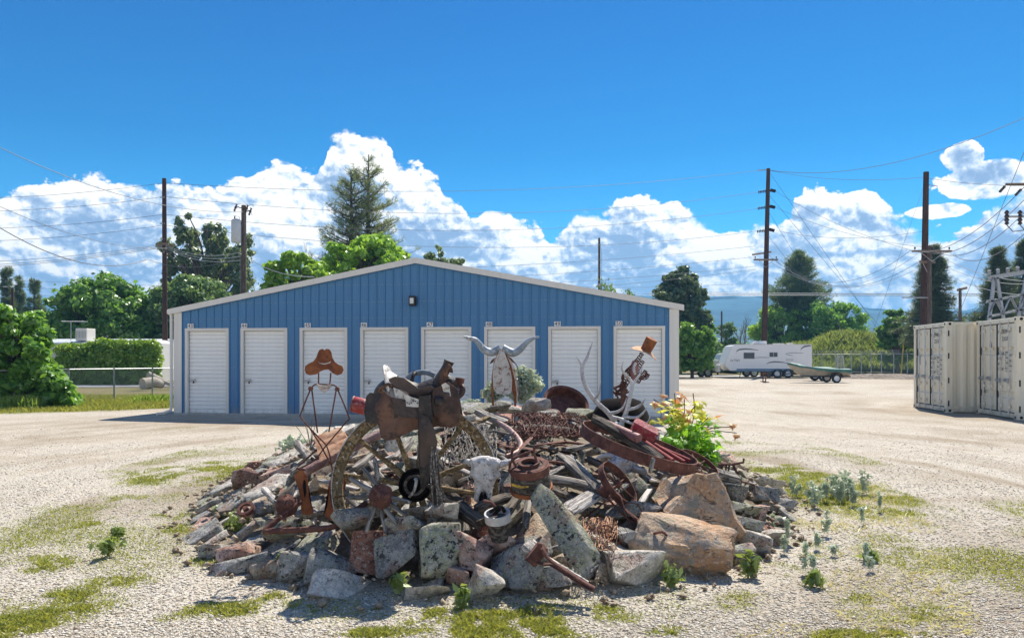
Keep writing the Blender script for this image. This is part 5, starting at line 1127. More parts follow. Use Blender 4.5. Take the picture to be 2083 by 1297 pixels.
for i, (ya, yb, yc) in enumerate(((497, 494, 516), (500, 498, 518), (503, 502, 529))):
    wire(P(-300, (535, 545, 550)[i], 50), P(334, ya, 56), .5, .013, CABLEL, f'pale lower wire {("upper", "middle", "lower")[i]} of three meeting the crossarm of the left pole', gB)
    wire(P(334, ya, 56), P(494, 512 + i * 8, 46), .5, .013, CABLEL, f'pale wire {("upper", "middle", "lower")[i]} of three between the left pole and the transformer pole', gB)
for i, (y0, y1, Y) in enumerate(((575, 522, 66), (590, 545, 66), (548, 508, 70), (605, 560, 72))):
    wire(P(700 + i * 40, y0, 64), P(1538, y1 - 4 * i, 68), .4, .010, CABLE, f'{("upper middle", "third", "uppermost", "lowest")[i]} slack wire rising from the roof to the leaning pole', gB)
for i, py in enumerate((572, 586, 600)): wire(P(0, py - 4, 90), P(1500, py + 6, 90), 1., .010, CABLE, f'{("upper", "middle", "lower")[i]} level wire passing low behind the building', gB)
wire(P(-60, 425, 30), P(300, 527, 50), 1.2, .016, CABLE, 'thick dark cable drooping in from the upper left edge', None); wire(P(300, 527, 50), P(494, 520, 42), .6, .010, CABLE, 'dark cable joining the left pole and the transformer pole', None)
wire(P(0, 300, 30), P(505, 430, 42), .8, .010, CABLE, 'thin wire sloping from the upper left corner to the transformer pole', None); wire(P(0, 420, 36), P(340, 505, 52), .6, .010, CABLE, 'thin wire sloping down through the left clouds', None)
wire(P(500, 520, 42), P(640, 563, 26), .3, .012, CABLEL, 'pale service wire dropping from the transformer pole to the roof', None)
wire(P(1563, 346, 68), P(2140, 214, 44), 1.6, .014, CABLE, 'bold wire sagging from the leaning pole up to the right edge', None)
wire(P(1563, 346, 68), P(1884, 360, 52), .5, .010, CABLE, 'wire between the tops of the two tallest right poles', None); wire(P(1884, 362, 52), P(2140, 377, 44), .2, .010, CABLE, 'wire from the dark purple pole to the right edge', None)
for i, (ya, xb, yb) in enumerate(((388, 1895, 520), (421, 1900, 505), (468, 1880, 470))): wire(P(1576, ya, 68), P(xb, yb, 52), .6, .009, CABLE, f'{("upper", "middle", "lower")[i]} faint wire from the insulator strings towards the twin poles', gB)
for i, (ya, yb) in enumerate(((372, 514), (386, 516), (402, 520), (424, 524))):
    wire(P((1560, 1575, 1588, 1570)[i], (515, 527, 530, 534)[i], 66), P((1851, 1874, 1900, 1928)[i], 510, 51), 2.4, .011, CABLEL if i % 2 else CABLE, f'{("first", "second", "third", "fourth")[i]} deep sagging wire between the leaning pole and the wide crossarm', gB)
    wire(P((1851, 1874, 1900, 1928)[i], 510, 51), P(2110, (352, 378, 404, 450)[i], 30), 1.1, .014, CABLE, f'{("first", "second", "third", "fourth")[i]} wire climbing from the wide crossarm to the upper right edge', gB)
for i, (xa, ya, xb, yb) in enumerate(((1565, 350, 1800, 690), (1563, 395, 1790, 665), (1560, 425, 1723, 690), (1884, 365, 1770, 690), (1563, 480, 1730, 690))):
    wire(P(xa, ya, 66), P(xb, yb, 62 if i != 3 else 50), .0, .009, CABLE, f'{("longest", "second longest", "shortest", "opposite leaning", "lowest")[i]} straight guy wire slanting down right of the tall pole' if i != 3 else 'straight guy wire slanting down left from the dark purple pole', gB)
wire(P(2095, 280, 30), P(1950, 640, 48), .0, .009, CABLE, 'guy wire slanting down left from the upper right edge', None)
for i, (ya, yb) in enumerate(((596, 598), (600, 602))): wire(P(1320, ya, 90), P(2090, yb - i, 90), .0, .035, CABLEL, f'{("upper", "lower")[i]} thick pale bus line passing level behind the right trees', gB)
for i, (xa, ya, xb, yb) in enumerate(((1930, 545, 2090, 578), (1930, 560, 2090, 600), (1925, 528, 2090, 572))): wire(P(xa, ya, 52), P(xb, yb, 44), .3, .012, CABLEL, f'{("middle", "lower", "upper")[i]} pale wire from the twin poles to the steel lattice', gB)
# substation steel at the right edge
def lattice():
    Y = 42.; t = thing('substation_lattice', 'grey galvanised steel lattice frame rising behind the right container', 'steel lattice', (P(2050, 0, Y).x, Y, 0)); o = Vector((t.location.x, Y, 0)); q = lambda px, py, dy=0: P(px, py, Y + dy) - o
    def st(name, pa, pb, w, dy=0, dy2=None):
        m = MB(); a = q(*pa, dy); b = q(*pb, dy if dy2 is None else dy2); d = (b - a); fr = frame(a, d, (0, -1, 0)); L = d.length
        m.box((L / 2, 0, 0), (L, w, .02)); m.box((L / 2, w / 2, .05), (L, .02, .12)); m.v = [tuple(fr @ Vector(v)) for v in m.v]; m.build(name, GALV, t)
    for dy in (0, 1.6):
        st('column', (2006, 700), (2023, 564), .22, dy); st('column', (2050, 700), (2028, 564), .20, dy); st('column', (2083, 640), (2096, 560), .22, dy); st('column', (2062, 700), (2092, 540), .22, dy)
        st('beam', (2010, 566), (2110, 549), .24, dy); st('beam', (2006, 614), (2110, 594), .12, dy); st('beam', (2008, 645), (2110, 622), .12, dy)
        for i in range(6):
            xa = 2010 + i * 15; st('lattice_brace', (xa, 613 - i * 2.8 + (0 if i % 2 else 31)), (xa + 15, 611 - i * 2.8 + (31 if i % 2 else 0)), .07, dy)
    for px, py in ((2023, 566), (2060, 560), (2095, 555)): m = MB(); m.tube([q(px, py, 0), q(px, py, 1.6)], .06, 5); m.build('tie', GALV, t)
    for x in (2012, 2030, 2050, 2070, 2090): m = MB(); m.lathe([(.05, 0), (.11, .04), (.05, .1), (.11, .16), (.05, .22), (.11, .28), (.04, .36)], Matrix.Translation(q(x, 561 - (x - 2012) * .12)), 10); m.build('insulator', CABLEL, t)
    u = thing('switch_crossarm', 'dark insulators on a short steel arm at the upper right edge', 'crossarm', (0, 0, 0)); m = MB(); m.tube([P(2050, 441, 30), P(2120, 440, 30)], .045, 5); m.build('arm', GALV, u)
    for px in (2048, 2075): 
        c = P(px, 440, 30); m = MB(); m.lathe([(.03, -.35), (.09, -.30), (.05, -.22), (.10, -.15), (.05, -.08), (.10, 0), (.05, .08), (.10, .15), (.03, .25)], Matrix.Translation(c), 10); m.build('insulator', INSUL, u, 60)
        m = MB(); m.tube([c + Vector((0, 0, -.35)), c + Vector((.25, 0, -.62)), c + Vector((.8, 0, -.55)), c + Vector((1.2, 0, -.4))], .02, 5); m.build('jumper', CABLE, u)
    v = thing('strain_crossarm', 'brown crossarm end with strain insulators at the right edge of the sky', 'crossarm', (0, 0, 0)); m = MB(); m.tube([P(2046, 375, 30), P(2120, 374, 30)], .055, 4); m.build('arm', W_POLEG, v)
    for a, b in (((2045, 378), (2034, 390)), ((2078, 384), (2066, 397))): string(v, P(*a, 30), P(*b, 30), 4, .06)
lattice()
# ---------------------------------------------------------------- the rock mound
PWORLD = True
def place(o, M, parent=None):
    if parent is not None: o.parent = parent; o.matrix_parent_inverse = wmat(parent).inverted()
    o.matrix_basis = M; return o
def rockmesh(seed, dims, n=16, cuts=1, rough=.035, bev=.022, flat=.75, box=False):
    rd = random.Random(seed); bm = bmesh.new()
    for i in range(n):
        p = [rd.uniform(-.5, .5) for _ in range(3)]; ax = rd.choice((0, 0, 1, 2, 2)); p[ax] = .5 * (1 if rd.random() < .5 else -1) * rd.uniform(flat + .15, 1.)
        bm.verts.new(p)
    if box:
        for v in bm.verts[:]: bm.verts.remove(v)
        for i in range(8): bm.verts.new(((.5 if i & 1 else -.5) * rd.uniform(.55, 1), (.5 if i & 2 else -.5) * rd.uniform(.5, 1), (.5 if i & 4 else -.5) * rd.uniform(.7, 1)))
        for i in range(4): a = rd.uniform(0, 2 * PI); bm.verts.new((.52 * math.cos(a), .52 * math.sin(a), rd.uniform(-.38, .38)))
    bmesh.ops.convex_hull(bm, input=bm.verts[:]); loose = [v for v in bm.verts if not v.link_faces]
    if loose: bmesh.ops.delete(bm, geom=loose, context='VERTS')
    bmesh.ops.dissolve_limit(bm, angle_limit=.16, verts=bm.verts[:], edges=bm.edges[:])
    bmesh.ops.bevel(bm, geom=bm.edges[:], offset=bev, segments=1, affect='EDGES', clamp_overlap=True)
    bmesh.ops.triangulate(bm, faces=bm.faces[:])
    for _ in range(cuts):
        bmesh.ops.subdivide_edges(bm, edges=[e for e in bm.edges if e.calc_length() > .13], cuts=1, use_grid_fill=True); bmesh.ops.triangulate(bm, faces=[f for f in bm.faces if len(f.verts) > 3])
    off = Vector((seed * 3.1, seed * 1.7, 0)); lay = rd.uniform(6, 12)
    for v in bm.verts:
        d = Vector((v.co.x * dims[0], v.co.y * dims[1], v.co.z * dims[2]))
        nz = mnoise.fractal(d * 6.5 + off, .8, 2.1, 4); st = mnoise.noise(Vector((d.x * .8, d.y * .8, d.z * lay * 2)) + off)
        v.co += v.normal * (nz * rough + st * rough * .5)
    bmesh.ops.recalc_face_normals(bm, faces=bm.faces)
    for v in bm.verts: v.co.x *= dims[0]; v.co.y *= dims[1]; v.co.z *= dims[2]
    me = bpy.data.meshes.new('rock'); bm.to_mesh(me); bm.free()
    me.polygons.foreach_set('use_smooth', [True] * len(me.polygons)); me.set_sharp_from_angle(angle=math.radians(24)); return me
def mnormal(x, y):
    e = .05; return Vector((-(mound_h(x + e, y) - mound_h(x - e, y)) / (2 * e), -(mound_h(x, y + e) - mound_h(x, y - e)) / (2 * e), 1)).normalized()
RG_ = 'stones heaped on the mound'
HERO = []
def rock(px, py, w, h, d, label, mat, seed, roll=0, yaw=0, pitch=-20, sink=.25, n=16, rough=.035, name='rock', group=RG_, cuts=2, Y=None, box=None):
    box = seed in (103, 120, 121, 124, 130, 131, 133, 119) if box is None else box
    """px, py: middle in the photograph; w, h its size there; d its depth in metres; roll in the picture plane"""
    c = S(px, py + h * .2, .0) if Y is None else P(px, py, Y); wm, hm = w / F * c.y, h / F * c.y
    me = rockmesh(seed, (wm, d, hm), n, cuts, rough, box=box); me.materials.append(mat)
    o = bpy.data.objects.new(name, me); C.objects.link(o); c = P(px, py, c.y + d * .15)
    o.location = c; o.rotation_euler = (math.radians(pitch), math.radians(roll), math.radians(yaw)); tag(o, label, 'rock', group); HERO.append((px, py, w * .42, h * .42)); return o
rock(672, 1148, 112, 78, .38, 'grey angular block, its broken edge to the front, behind the long pale slab', R_GREY, 101, -8, 15, -25)
rock(718, 1196, 186, 66, .5, 'long pale grey slab lying lowest at the front left of the mound', R_PALE, 102, 2, 4, -38, n=12)
rock(748, 1122, 76, 100, .12, 'smooth rust red slab leaning upright behind the long pale slab', R_RUST, 103, 6, 0, -22, n=10, rough=.015)
rock(818, 1128, 92, 112, .3, 'black speckled lichened block right of the rust red slab', R_GREY, 104, -12, -10, -24)
rock(893, 1126, 90, 112, .32, 'rounded pale green lichened stone right of the speckled block', R_GREEN, 105, 4, 8, -26, n=26)
rock(956, 1130, 88, 74, .3, 'orange topped wedge stone with green lichen on its face', R_PINK, 106, 22, -14, -28)
rock(931, 1172, 46, 54, .2, 'small salmon coloured wedge below the orange topped stone', R_PINK, 107, -18, 20, -20, n=9)
rock(1048, 1153, 116, 96, .3, 'blocky stone, red on its left edge and speckled grey on its face', R_GREY, 108, 14, -8, -26)
rock(1128, 1172, 70, 44, .25, 'small lumpy grey stone beside the iron singletree', R_GREY, 109, -5, 0, -18)
rock(978, 1196, 100, 60, .4, 'pale buried slab between the green stone and the red edged block', R_PALE, 110, -6, 10, -45, n=11)
rock(880, 1212, 118, 26, .3, 'low pinkish slab almost buried in gravel at the front', R_PALE, 111, 0, 4, -30, n=10)
rock(1290, 1155, 138, 80, .42, 'pale speckled boulder in front of the big orange boulder', R_PALE, 112, 14, 14, -22)
rock(1230, 1165, 46, 40, .2, 'small brown stone left of the pale speckled boulder', R_TAN, 113, 20, 0, -10, n=9)
rock(1386, 1112, 205, 122, .55, 'largest orange and grey cracked boulder at the right front', R_BOULDER, 164, 6, -12, -10, n=24, rough=.06)
rock(1405, 1040, 190, 130, .75, 'big flat faced orange boulder leaning behind the largest one', R_BOULDER, 115, 16, 10, -34, n=13, rough=.05)
rock(1275, 1050, 128, 40, .4, 'dark grey flat stone tucked left of the leaning orange boulder', R_GREY, 116, 4, 6, -26)
rock(500, 972, 58, 42, .4, 'pinkish brown block at the top left edge of the mound', R_PINK, 117, -4, 20, -12)
rock(437, 1122, 54, 36, .3, 'dark grey stone standing alone at the far left foot', R_GREY, 118, -8, 10, -15)
rock(484, 1128, 88, 34, .35, 'grey stone with a salmon underside, second from the far left', R_PINK, 119, -10, 12, -25)
rock(502, 1152, 150, 34, .3, 'long low slab with a reddish brown edge at the left foot', R_GREY, 120, -12, 10, -25, n=12)
rock(548, 1172, 74, 34, .3, 'tan flat slab below the long reddish edged slab', R_TAN, 121, -8, 0, -50, n=10)
rock(612, 1160, 88, 62, .35, 'rounded grey stone in shade left of the angular block', R_GREY, 122, 6, 0, -35, n=24)
rock(694, 962, 92, 40, .3, 'flat orange tan slab behind the metal boots', R_TAN, 123, -22, 0, -35, n=10, rough=.015)
rock(590, 1082, 110, 40, .35, 'blue green lichened slab under the bent iron bar', R_GREEN, 124, 4, 4, -30)
rock(858, 1053, 76, 26, .3, 'bleached grey slab under the black wheel hub', R_PALE, 125, -8, 0, -30, n=11)
rock(1296, 1005, 96, 66, .3, 'lichened grey stone right of the second cow skull', R_GREEN, 126, 20, 0, -30)
rock(1520, 1102, 90, 50, .35, 'white faced stone with pink underside right of the boulders', R_PALE, 127, 10, -10, -22)
rock(1572, 1090, 66, 34, .3, 'whitest stone at the far right foot', R_PALE, 128, 8, 0, -30)
rock(1494, 1126, 70, 36, .3, 'low grey stone at the right foot of the largest boulder', R_GREY, 129, 0, 0, -30)
rock(1510, 1062, 84, 26, .4, 'dark layered slab right of the leaning orange boulder', R_GREY, 130, 14, 0, -12, n=12)
rock(1504, 1035, 74, 26, .4, 'greenish slab above the dark layered one', R_GREEN, 131, 14, 0, -14, n=12)
rock(1545, 1045, 50, 36, .3, 'brown and grey cube like stone near the right edge', R_PINK, 132, 0, 20, -10)
rock(1548, 1004, 64, 34, .35, 'flat dark stone high on the right edge', R_GREY, 133, 8, 0, -10)
rock(1560, 985, 70, 22, .35, 'pale flat stone topmost on the right edge', R_PALE, 134, 10, 0, -14, n=11)
rock(1480, 1005, 64, 40, .35, 'rough grey pitted stone below the iron bracket', R_GREY, 135, 12, 0, -14)
rock(1093, 828, 66, 34, .35, 'pale square stone on the crest right of the horned sculpture', R_PALE, 136, 4, 20, -12)
rock(1180, 842, 62, 30, .35, 'greenish stone on the crest before the rusty drum', R_GREEN, 137, 14, -12, -12)
rock(1020, 826, 50, 24, .35, 'grey stone at the foot of the horned sculpture', R_GREY, 138, -4, 12, -12)
rock(1248, 816, 44, 60, .28, 'tall grey stone propped upright beside the black iron tub', R_GREY, 139, 18, 0, -8)
rock(1008, 1108, 84, 46, .3, 'mauve grey stone above the red edged block', R_PINK, 140, -20, 0, -30)
rock(918, 1078, 100, 46, .3, 'white and black patched stone below the weathered stump', R_PALE, 141, 6, 0, -26)
rock(980, 1082, 44, 50, .25, 'bright red brown stone under the white metal band', R_RUST, 142, 0, 20, -20, n=10)
rock(905, 985, 50, 40, .3, 'cut tan stone between the wheel spokes and the cow skull', R_TAN, 143, -12, 20, -20, n=9)
rock(940, 975, 60, 20, .3, 'pale stone left of the first cow skull', R_TAN, 144, 4, 0, -20, n=9)
rock(1275, 1096, 60, 30, .25, 'grey slab dipping beside the orange boulder', R_GREY, 145, 40, 0, -20)
rock(1460, 1040, 50, 60, .3, 'grey flank stone behind the orange boulder', R_GREY, 146, 0, 0, -20)
rock(716, 1056, 84, 40, .3, 'grey stone wedged against the lower left rim of the big wheel', R_GREY, 147, -14, 10, -24, Y=5.06)
rock(900, 1040, 70, 30, .25, 'pale flat stone wedged below the cinch strings', R_PALE, 148, 8, 0, -24, Y=5.08, n=11)
rock(824, 1072, 80, 30, .25, 'dark grey stone under the broken spoked hub', R_GREY, 149, -6, 0, -26, Y=4.95)
# long mossy slab leaning across the front
A, B = P(1096, 996, 4.96), P(1196, 1146, 4.60); me = rockmesh(153, ((B - A).length * 1.12, .21, .075), 14, 2, .035, box=True); me.materials.append(R_GREEN)
o = bpy.data.objects.new('rock', me); C.objects.link(o); o.matrix_basis = frame((A + B) / 2, B - A, (-.25, -.75, .55)); tag(o, 'long yellow green mossy slab leaning diagonally across the front', 'rock', RG_)
for q in (.2, .5, .8): c = (1096 + 100 * q, 996 + 150 * q); HERO.append((c[0], c[1], 34, 34))
# the many ordinary stones
# keep loose stones from standing in front of the things on the mound: box in the photograph and distance of the thing
CLEAR = [(690, 830, 1010, 1008, 5.55), (748, 930, 836, 1060, 5.1), (598, 950, 706, 1046, 5.6), (540, 1010, 745, 1066, 5.15), (950, 930, 1022, 1020, 5.5), (1036, 930, 1124, 1004, 5.3), (1108, 925, 1224, 1008, 6.4), (928, 1010, 1090, 1072, 5.2),
         (1152, 990, 1310, 1062, 5.8), (1222, 940, 1310, 1024, 6.6), (1186, 855, 1414, 966, 8.), (1380, 925, 1460, 990, 8.), (1455, 938, 1515, 980, 7.2), (1070, 1100, 1212, 1200, 4.75), (562, 1008, 604, 1050, 5.5), (1012, 858, 1064, 930, 7.4), (1044, 840, 1178, 888, 9.), (620, 880, 772, 960, 7.)]
MARKS = [(672, 1148, 'the angular block'), (718, 1200, 'the lowest pale slab'), (748, 1122, 'the rust red slab'), (893, 1126, 'the rounded green stone'), (956, 1130, 'the orange topped stone'), (1048, 1153, 'the red edged block'), (1290, 1155, 'the pale speckled boulder'), (1386, 1112, 'the largest boulder'), (1420, 1020, 'the leaning orange boulder'),
         (1150, 1075, 'the mossy slab'), (500, 972, 'the upper left pink block'), (437, 1122, 'the farthest left dark stone'), (500, 1152, 'the long low left slab'), (583, 1028, 'the dark hub flange'), (618, 1000, 'the left steel boot'), (682, 1010, 'the right steel boot'), (600, 1080, 'the bent drawbar'), (775, 1009, 'the broken spoked hub'), (846, 985, 'the big wheel hub'), (690, 940, 'the mauve pipe'), (670, 895, 'the stacked plates'), (845, 880, 'the saddle'),
         (985, 976, 'the first cow skull'), (1079, 972, 'the barrel hub'), (1012, 1050, 'the white band'), (955, 1045, 'the cracked stump'), (1150, 1150, 'the singletree'), (1256, 984, 'the small iron wheel'), (1285, 950, 'the second skull'), (1300, 905, 'the long iron hoop'), (1110, 865, 'the barbed wire'), (1020, 820, 'the horned sculpture'), (1140, 825, 'the rusty drum'), (1262, 830, 'the black tub'), (1400, 890, 'the young maple'), (1416, 978, 'the lower iron wheel'), (1485, 960, 'the iron bracket'), (1550, 1000, 'the topmost right slab'), (1572, 1090, 'the whitest stone'), (1510, 1062, 'the dark layered slab'), (600, 926, 'the silvery weed'), (740, 830, 'the red can'), (950, 890, 'the vine tangle'), (1040, 890, 'the curved horn')]
USED = {}
def stone_label(px, py, sizew, nm):
    near = sorted(MARKS, key=lambda q: math.hypot(px - q[0], (py - q[1]) * 1.3))
    for step in ('', 'farther '):
        for a, b, who in near[:5 if not step else 8]:
            dx, dy = px - a, (py - b) * 1.3
            rel = ('right of' if dx > 0 else 'left of') if abs(dx) > 1.6 * abs(dy) else (('below' if dy > 0 else 'above') if abs(dy) > 1.6 * abs(dx) else (('below and ' if dy > 0 else 'above and ') + ('right of' if dx > 0 else 'left of')))
            lab = f'{sizew} {nm} stone {step}{rel} {who}'
            if lab not in USED: USED[lab] = 1; return lab
    lab = f'{sizew} {nm} stone between {near[0][2]} and {near[1][2]}'; k_ = 1
    while lab in USED and k_ < 6: k_ += 1; lab = f'{sizew} {nm} stone between {near[0][2]} and {near[k_][2]}'
    USED[lab] = 1; return lab
MLIST = [('grey', R_GREY, 5), ('greenish', R_GREEN, 3), ('pinkish', R_PINK, 2.2), ('rust red', R_RUST, .8), ('tan', R_TAN, 1.6), ('pale', R_PALE, 2.4)]
def fill_rocks():
    rd = random.Random(77); protos = {}
    for nm, mat, _ in MLIST:
        for k in range(5):
            me = rockmesh(200 + k * 7 + len(nm), tuple(q_ * .42 for q_ in ((1., .66, .24), (1., .60, .30), (1., .8, .18), (1., .72, .42), (1., .5, .18))[k]), (11, 10, 13, 14, 10)[k], 2, .035, box=k in (0, 2, 4)); me.materials.append(mat); protos[nm, k] = me
    n = 0; y = 4.55; row = 0
    while y < 10.6:
        sp = .295 + .012 * (y - 4.5); x = -3.9 + (row % 2) * sp * .5
        while x < 3.9:
            X, Yy = x + rd.uniform(-.1, .1), y + rd.uniform(-.1, .1); x += sp * 1.06
            q = (abs(X + 0.18) / 3.32) ** 1.9 + (abs(Yy - 9.0) / 4.5) ** 1.9
            if q > 1.0: continue
            h = mound_h(X, Yy); px = CX + X / Yy * F; py = HY + (CZ - h) * F / Yy
            if any(abs(px - a) < w and abs(py - b) < hh for a, b, w, hh in HERO): continue
            if any(x0 - 16 < px < x1 + 16 and y0 < py < y1 + 34 and Yy < Ym for x0, y0, x1, y1, Ym in CLEAR): continue
            N = mnormal(X, Yy); side = 'left' if px < 640 else ('right' if px > 1440 else ('front' if Yy < 6.2 else 'upper'))
            nm, mat, _ = rd.choices(MLIST, [m_[2] for m_ in MLIST])[0]
            L = rd.uniform(.30, .52) * (1.0 if q < .85 else .8); k = rd.randrange(5) if side != 'left' else rd.choice((0, 1, 2, 4, 4))
            o = bpy.data.objects.new('rock', protos[nm, k]); C.objects.link(o)
            rad = Vector((X + .1, (Yy - 9) * .8, 0)).normalized(); rad = (rad - N * rad.dot(N)).normalized()
            if side in ('left', 'right'): xd = (rad + N.cross(rad) * rd.gauss(.15, .4)).normalized(); up = (N + rad * rd.uniform(-.45, .1) + Vector((rd.gauss(0, .12), rd.gauss(0, .12), 0))).normalized()
            else: xd = (N.cross(Vector((0, 1, 0))).cross(N) + Vector((rd.uniform(-1.6, 1.6), rd.uniform(-1, 1), 0))).normalized(); up = (N + Vector((rd.gauss(0, .24), rd.gauss(-.1, .24), 0))).normalized()
            o.matrix_basis = frame((X, Yy, h - .045 + rd.uniform(-.02, .05)), xd, up) @ Matrix.Diagonal(tuple(q_ / .42 for q_ in (L, L * rd.uniform(.85, 1.2), L * rd.uniform(.8, 1.15))) + (1,))
            row_ = 'front foot' if (Yy < 5.4 and side == 'front') else {'left': ('upper left flank' if Yy > 7.2 else 'lower left flank'), 'right': ('upper right flank' if Yy > 7.6 else 'lower right flank'), 'front': 'front slope', 'upper': ('crest' if Yy > 8. else 'middle') + (' left of the wheel hub' if px < 845 else (' between wheel and barrel hub' if px < 1100 else ' right of the barrel hub'))}[side]
            sizew = 'long' if k == 4 else ('thick' if k == 3 else ('large flat' if L > .42 else 'small flat'))
            lab = stone_label(px, py, sizew, nm)
            tag(o, lab, 'rock', 'loose stones of the mound'); n += 1
        y += sp * .92; row += 1
    print('rocks', n); got = 0; tries = 0
    while got < 120 and tries < 6000:
        tries += 1; x0, y0, x1, y1, Ym = rd.choice(CLEAR); px, py = rd.uniform(x0, x1), rd.uniform(y0, y1 + 20); c = S(px, py, .02)
        if any(abs(px - a) < w * .8 and abs(py - b) < hh * .8 for a, b, w, hh in HERO): continue
        HERO.append((px, py, 13, 9)); nm, mat, _ = rd.choices(MLIST, [m_[2] for m_ in MLIST])[0]; k = rd.choice((0, 2, 1, 3)); o = bpy.data.objects.new('rock', protos[nm, k]); C.objects.link(o); L = rd.uniform(.16, .30); N = mnormal(c.x, c.y)
        o.matrix_basis = frame(c + Vector((0, .04, .0)), (rd.uniform(-1, 1), rd.uniform(-.6, .6), rd.uniform(-.2, .2)), N + Vector((rd.gauss(0, .2), rd.gauss(0, .2), 0))) @ Matrix.Diagonal((L / .42, L / .42, L / .42, 1)); tag(o, stone_label(px, py, 'small low', nm), 'rock', 'loose stones of the mound'); got += 1
    # chips between the stones and along the foot
    rs = np.random.RandomState(6); mb = []; N_ = 2600
    th = rs.rand(N_) * 2 * PI; rr = .25 + .80 * rs.rand(N_) ** .5; X = -.18 + np.cos(th) * rr * 3.32; Y = 9. + np.sin(th) * rr * 4.5; ok = (Y < 10.8); X, Y = X[ok], Y[ok]; n = len(X)
    Z = np.array([mound_h(a, b) for a, b in zip(X, Y)]) + .02; s = .006 + .024 * rs.rand(n) ** 2
    base = np.array([(1, 0, 0), (0, 1, 0), (-1, 0, 0), (0, -1, 0), (0, 0, .8), (0, 0, -.7)], float); v = (base[None] * (1 + .7 * (rs.rand(n, 6, 1) - .5)) + (rs.rand(n, 6, 3) - .5) * .5) * s[:, None, None] * 1.3
    v += np.stack([X, Y, Z], -1)[:, None]; tri = np.array([(0, 1, 4), (1, 2, 4), (2, 3, 4), (3, 0, 4), (1, 0, 5), (2, 1, 5), (3, 2, 5), (0, 3, 5)]); tris = (tri[None] + (np.arange(n) * 6)[:, None, None]).reshape(-1, 3)
    o = link('rubble', np_indexed('rubble', v.reshape(-1, 3), tris), R_TAN); tag(o, 'small stone chips lying between the stones of the mound', 'rubble', kind='stuff')
fill_rocks()

# ---------------------------------------------------------------- things on the mound
def sheet(name, outline, Y, mat, parent=None, thick=.006, cuts=2, disp=None, smooth=60, noise=.0):
    """a sheet of real thickness from an outline given in photo pixels at depth Y (a number, or Y(px, py))"""
    bm = bmesh.new(); fy = Y if callable(Y) else (lambda a, b: Y)
    vs = [bm.verts.new(P(a, b, fy(a, b))) for a, b in outline]; f = bm.faces.new(vs); bmesh.ops.triangulate(bm, faces=[f])
    for _ in range(cuts):
        bmesh.ops.subdivide_edges(bm, edges=[e for e in bm.edges if e.calc_length() > .03], cuts=1); bmesh.ops.triangulate(bm, faces=[g for g in bm.faces if len(g.verts) > 3])
    if disp or noise:
        for v in bm.verts:
            if disp: v.co += Vector(disp(v.co))
            if noise: v.co.y += noise * mnoise.fractal(v.co * 9, 1, 2, 3)
    bmesh.ops.recalc_face_normals(bm, faces=bm.faces)
    r = bmesh.ops.extrude_face_region(bm, geom=bm.faces[:]); ev = [g for g in r['geom'] if isinstance(g, bmesh.types.BMVert)]
    for v in ev: v.co.y += thick
    bmesh.ops.recalc_face_normals(bm, faces=bm.faces); me = bpy.data.meshes.new(name); bm.to_mesh(me); bm.free()
    return link(name, me, mat, parent, smooth)
def tubes(name, paths, r, mat, parent=None, n=6, smooth=60):
    m = MB()
    for p in paths: m.tube(p, r, n)
    return m.build(name, mat, parent, smooth)
def spline(pts, k=6):
    pts = [Vector(p) for p in pts]; out = []
    for i in range(len(pts) - 1):
        p0, p1, p2, p3 = pts[max(i - 1, 0)], pts[i], pts[i + 1], pts[min(i + 2, len(pts) - 1)]
        for j in range(k):
            t = j / k; out.append(.5 * ((2 * p1) + (p2 - p0) * t + (2 * p0 - 5 * p1 + 4 * p2 - p3) * t * t + (3 * p1 - p0 - 3 * p2 + p3) * t ** 3))
    out.append(pts[-1]); return out
def lerps(a, n): return [a[0] + (a[-1] - a[0]) * i / (n - 1) if len(a) == 2 else float(np.interp(i / (n - 1), np.linspace(0, 1, len(a)), a)) for i in range(n)]
def horn(name, pts, radii, mat, parent, n=10, k=6, flat=1.):
    p = spline(pts, k); m = MB(); m.tube(p, lerps(radii, len(p)), n, flat=flat); return m.build(name, mat, parent, 70)
def beam(px0, py0, px1, py1, w, mat, label, name='weathered_beam', cat='wooden beam', seed=1, up=.13, Y=None, parent=None, group=None, thick=.8, ragged=.12):
    """old timber between two places of the photograph, w its thickness in photo pixels"""
    a = S(px0, py0, up) if Y is None else P(px0, py0, Y[0]); b = S(px1, py1, up) if Y is None else P(px1, py1, Y[1])
    L = (b - a).length; rd = random.Random(seed); r = w / F * (a.y + b.y) / 4; n = 10; sec = 7; m = MB(); vs = []
    prof = [(r * math.copysign(abs(math.cos(t)) ** .6, math.cos(t)), r * thick * math.copysign(abs(math.sin(t)) ** .6, math.sin(t))) for t in [2 * PI * (i + .5) / n for i in range(n)]]
    jag = [rd.uniform(0, ragged) * L for _ in range(n)], [rd.uniform(0, ragged) * L for _ in range(n)]; bow = rd.uniform(-.02, .02)
    for s in range(sec):
        u = s / (sec - 1); tw = rd.uniform(.92, 1.05) * (1 - .12 * u)
        for i, (y, z) in enumerate(prof):
            x = -L / 2 + L * u + (jag[0][i] if s == 0 else (-jag[1][i] if s == sec - 1 else 0)); e = .82 if s in (0, sec - 1) else 1
            vs.append((x, y * tw * e * (1 + rd.uniform(-.06, .06)), z * tw * e + bow * math.sin(PI * u)))
    m.add(vs, [(s * n + i, s * n + (i + 1) % n, (s + 1) * n + (i + 1) % n, (s + 1) * n + i) for s in range(sec - 1) for i in range(n)] + [tuple(range(n))[::-1], tuple(range((sec - 1) * n, sec * n))])
    global PWORLD; PWORLD = False; o = m.build(name, mat, None, 45); PWORLD = True
    place(o, frame((a + b) / 2, b - a, (0, -.4, 1)), parent)
    if label and parent is None: tag(o, label, cat, group)
    return o

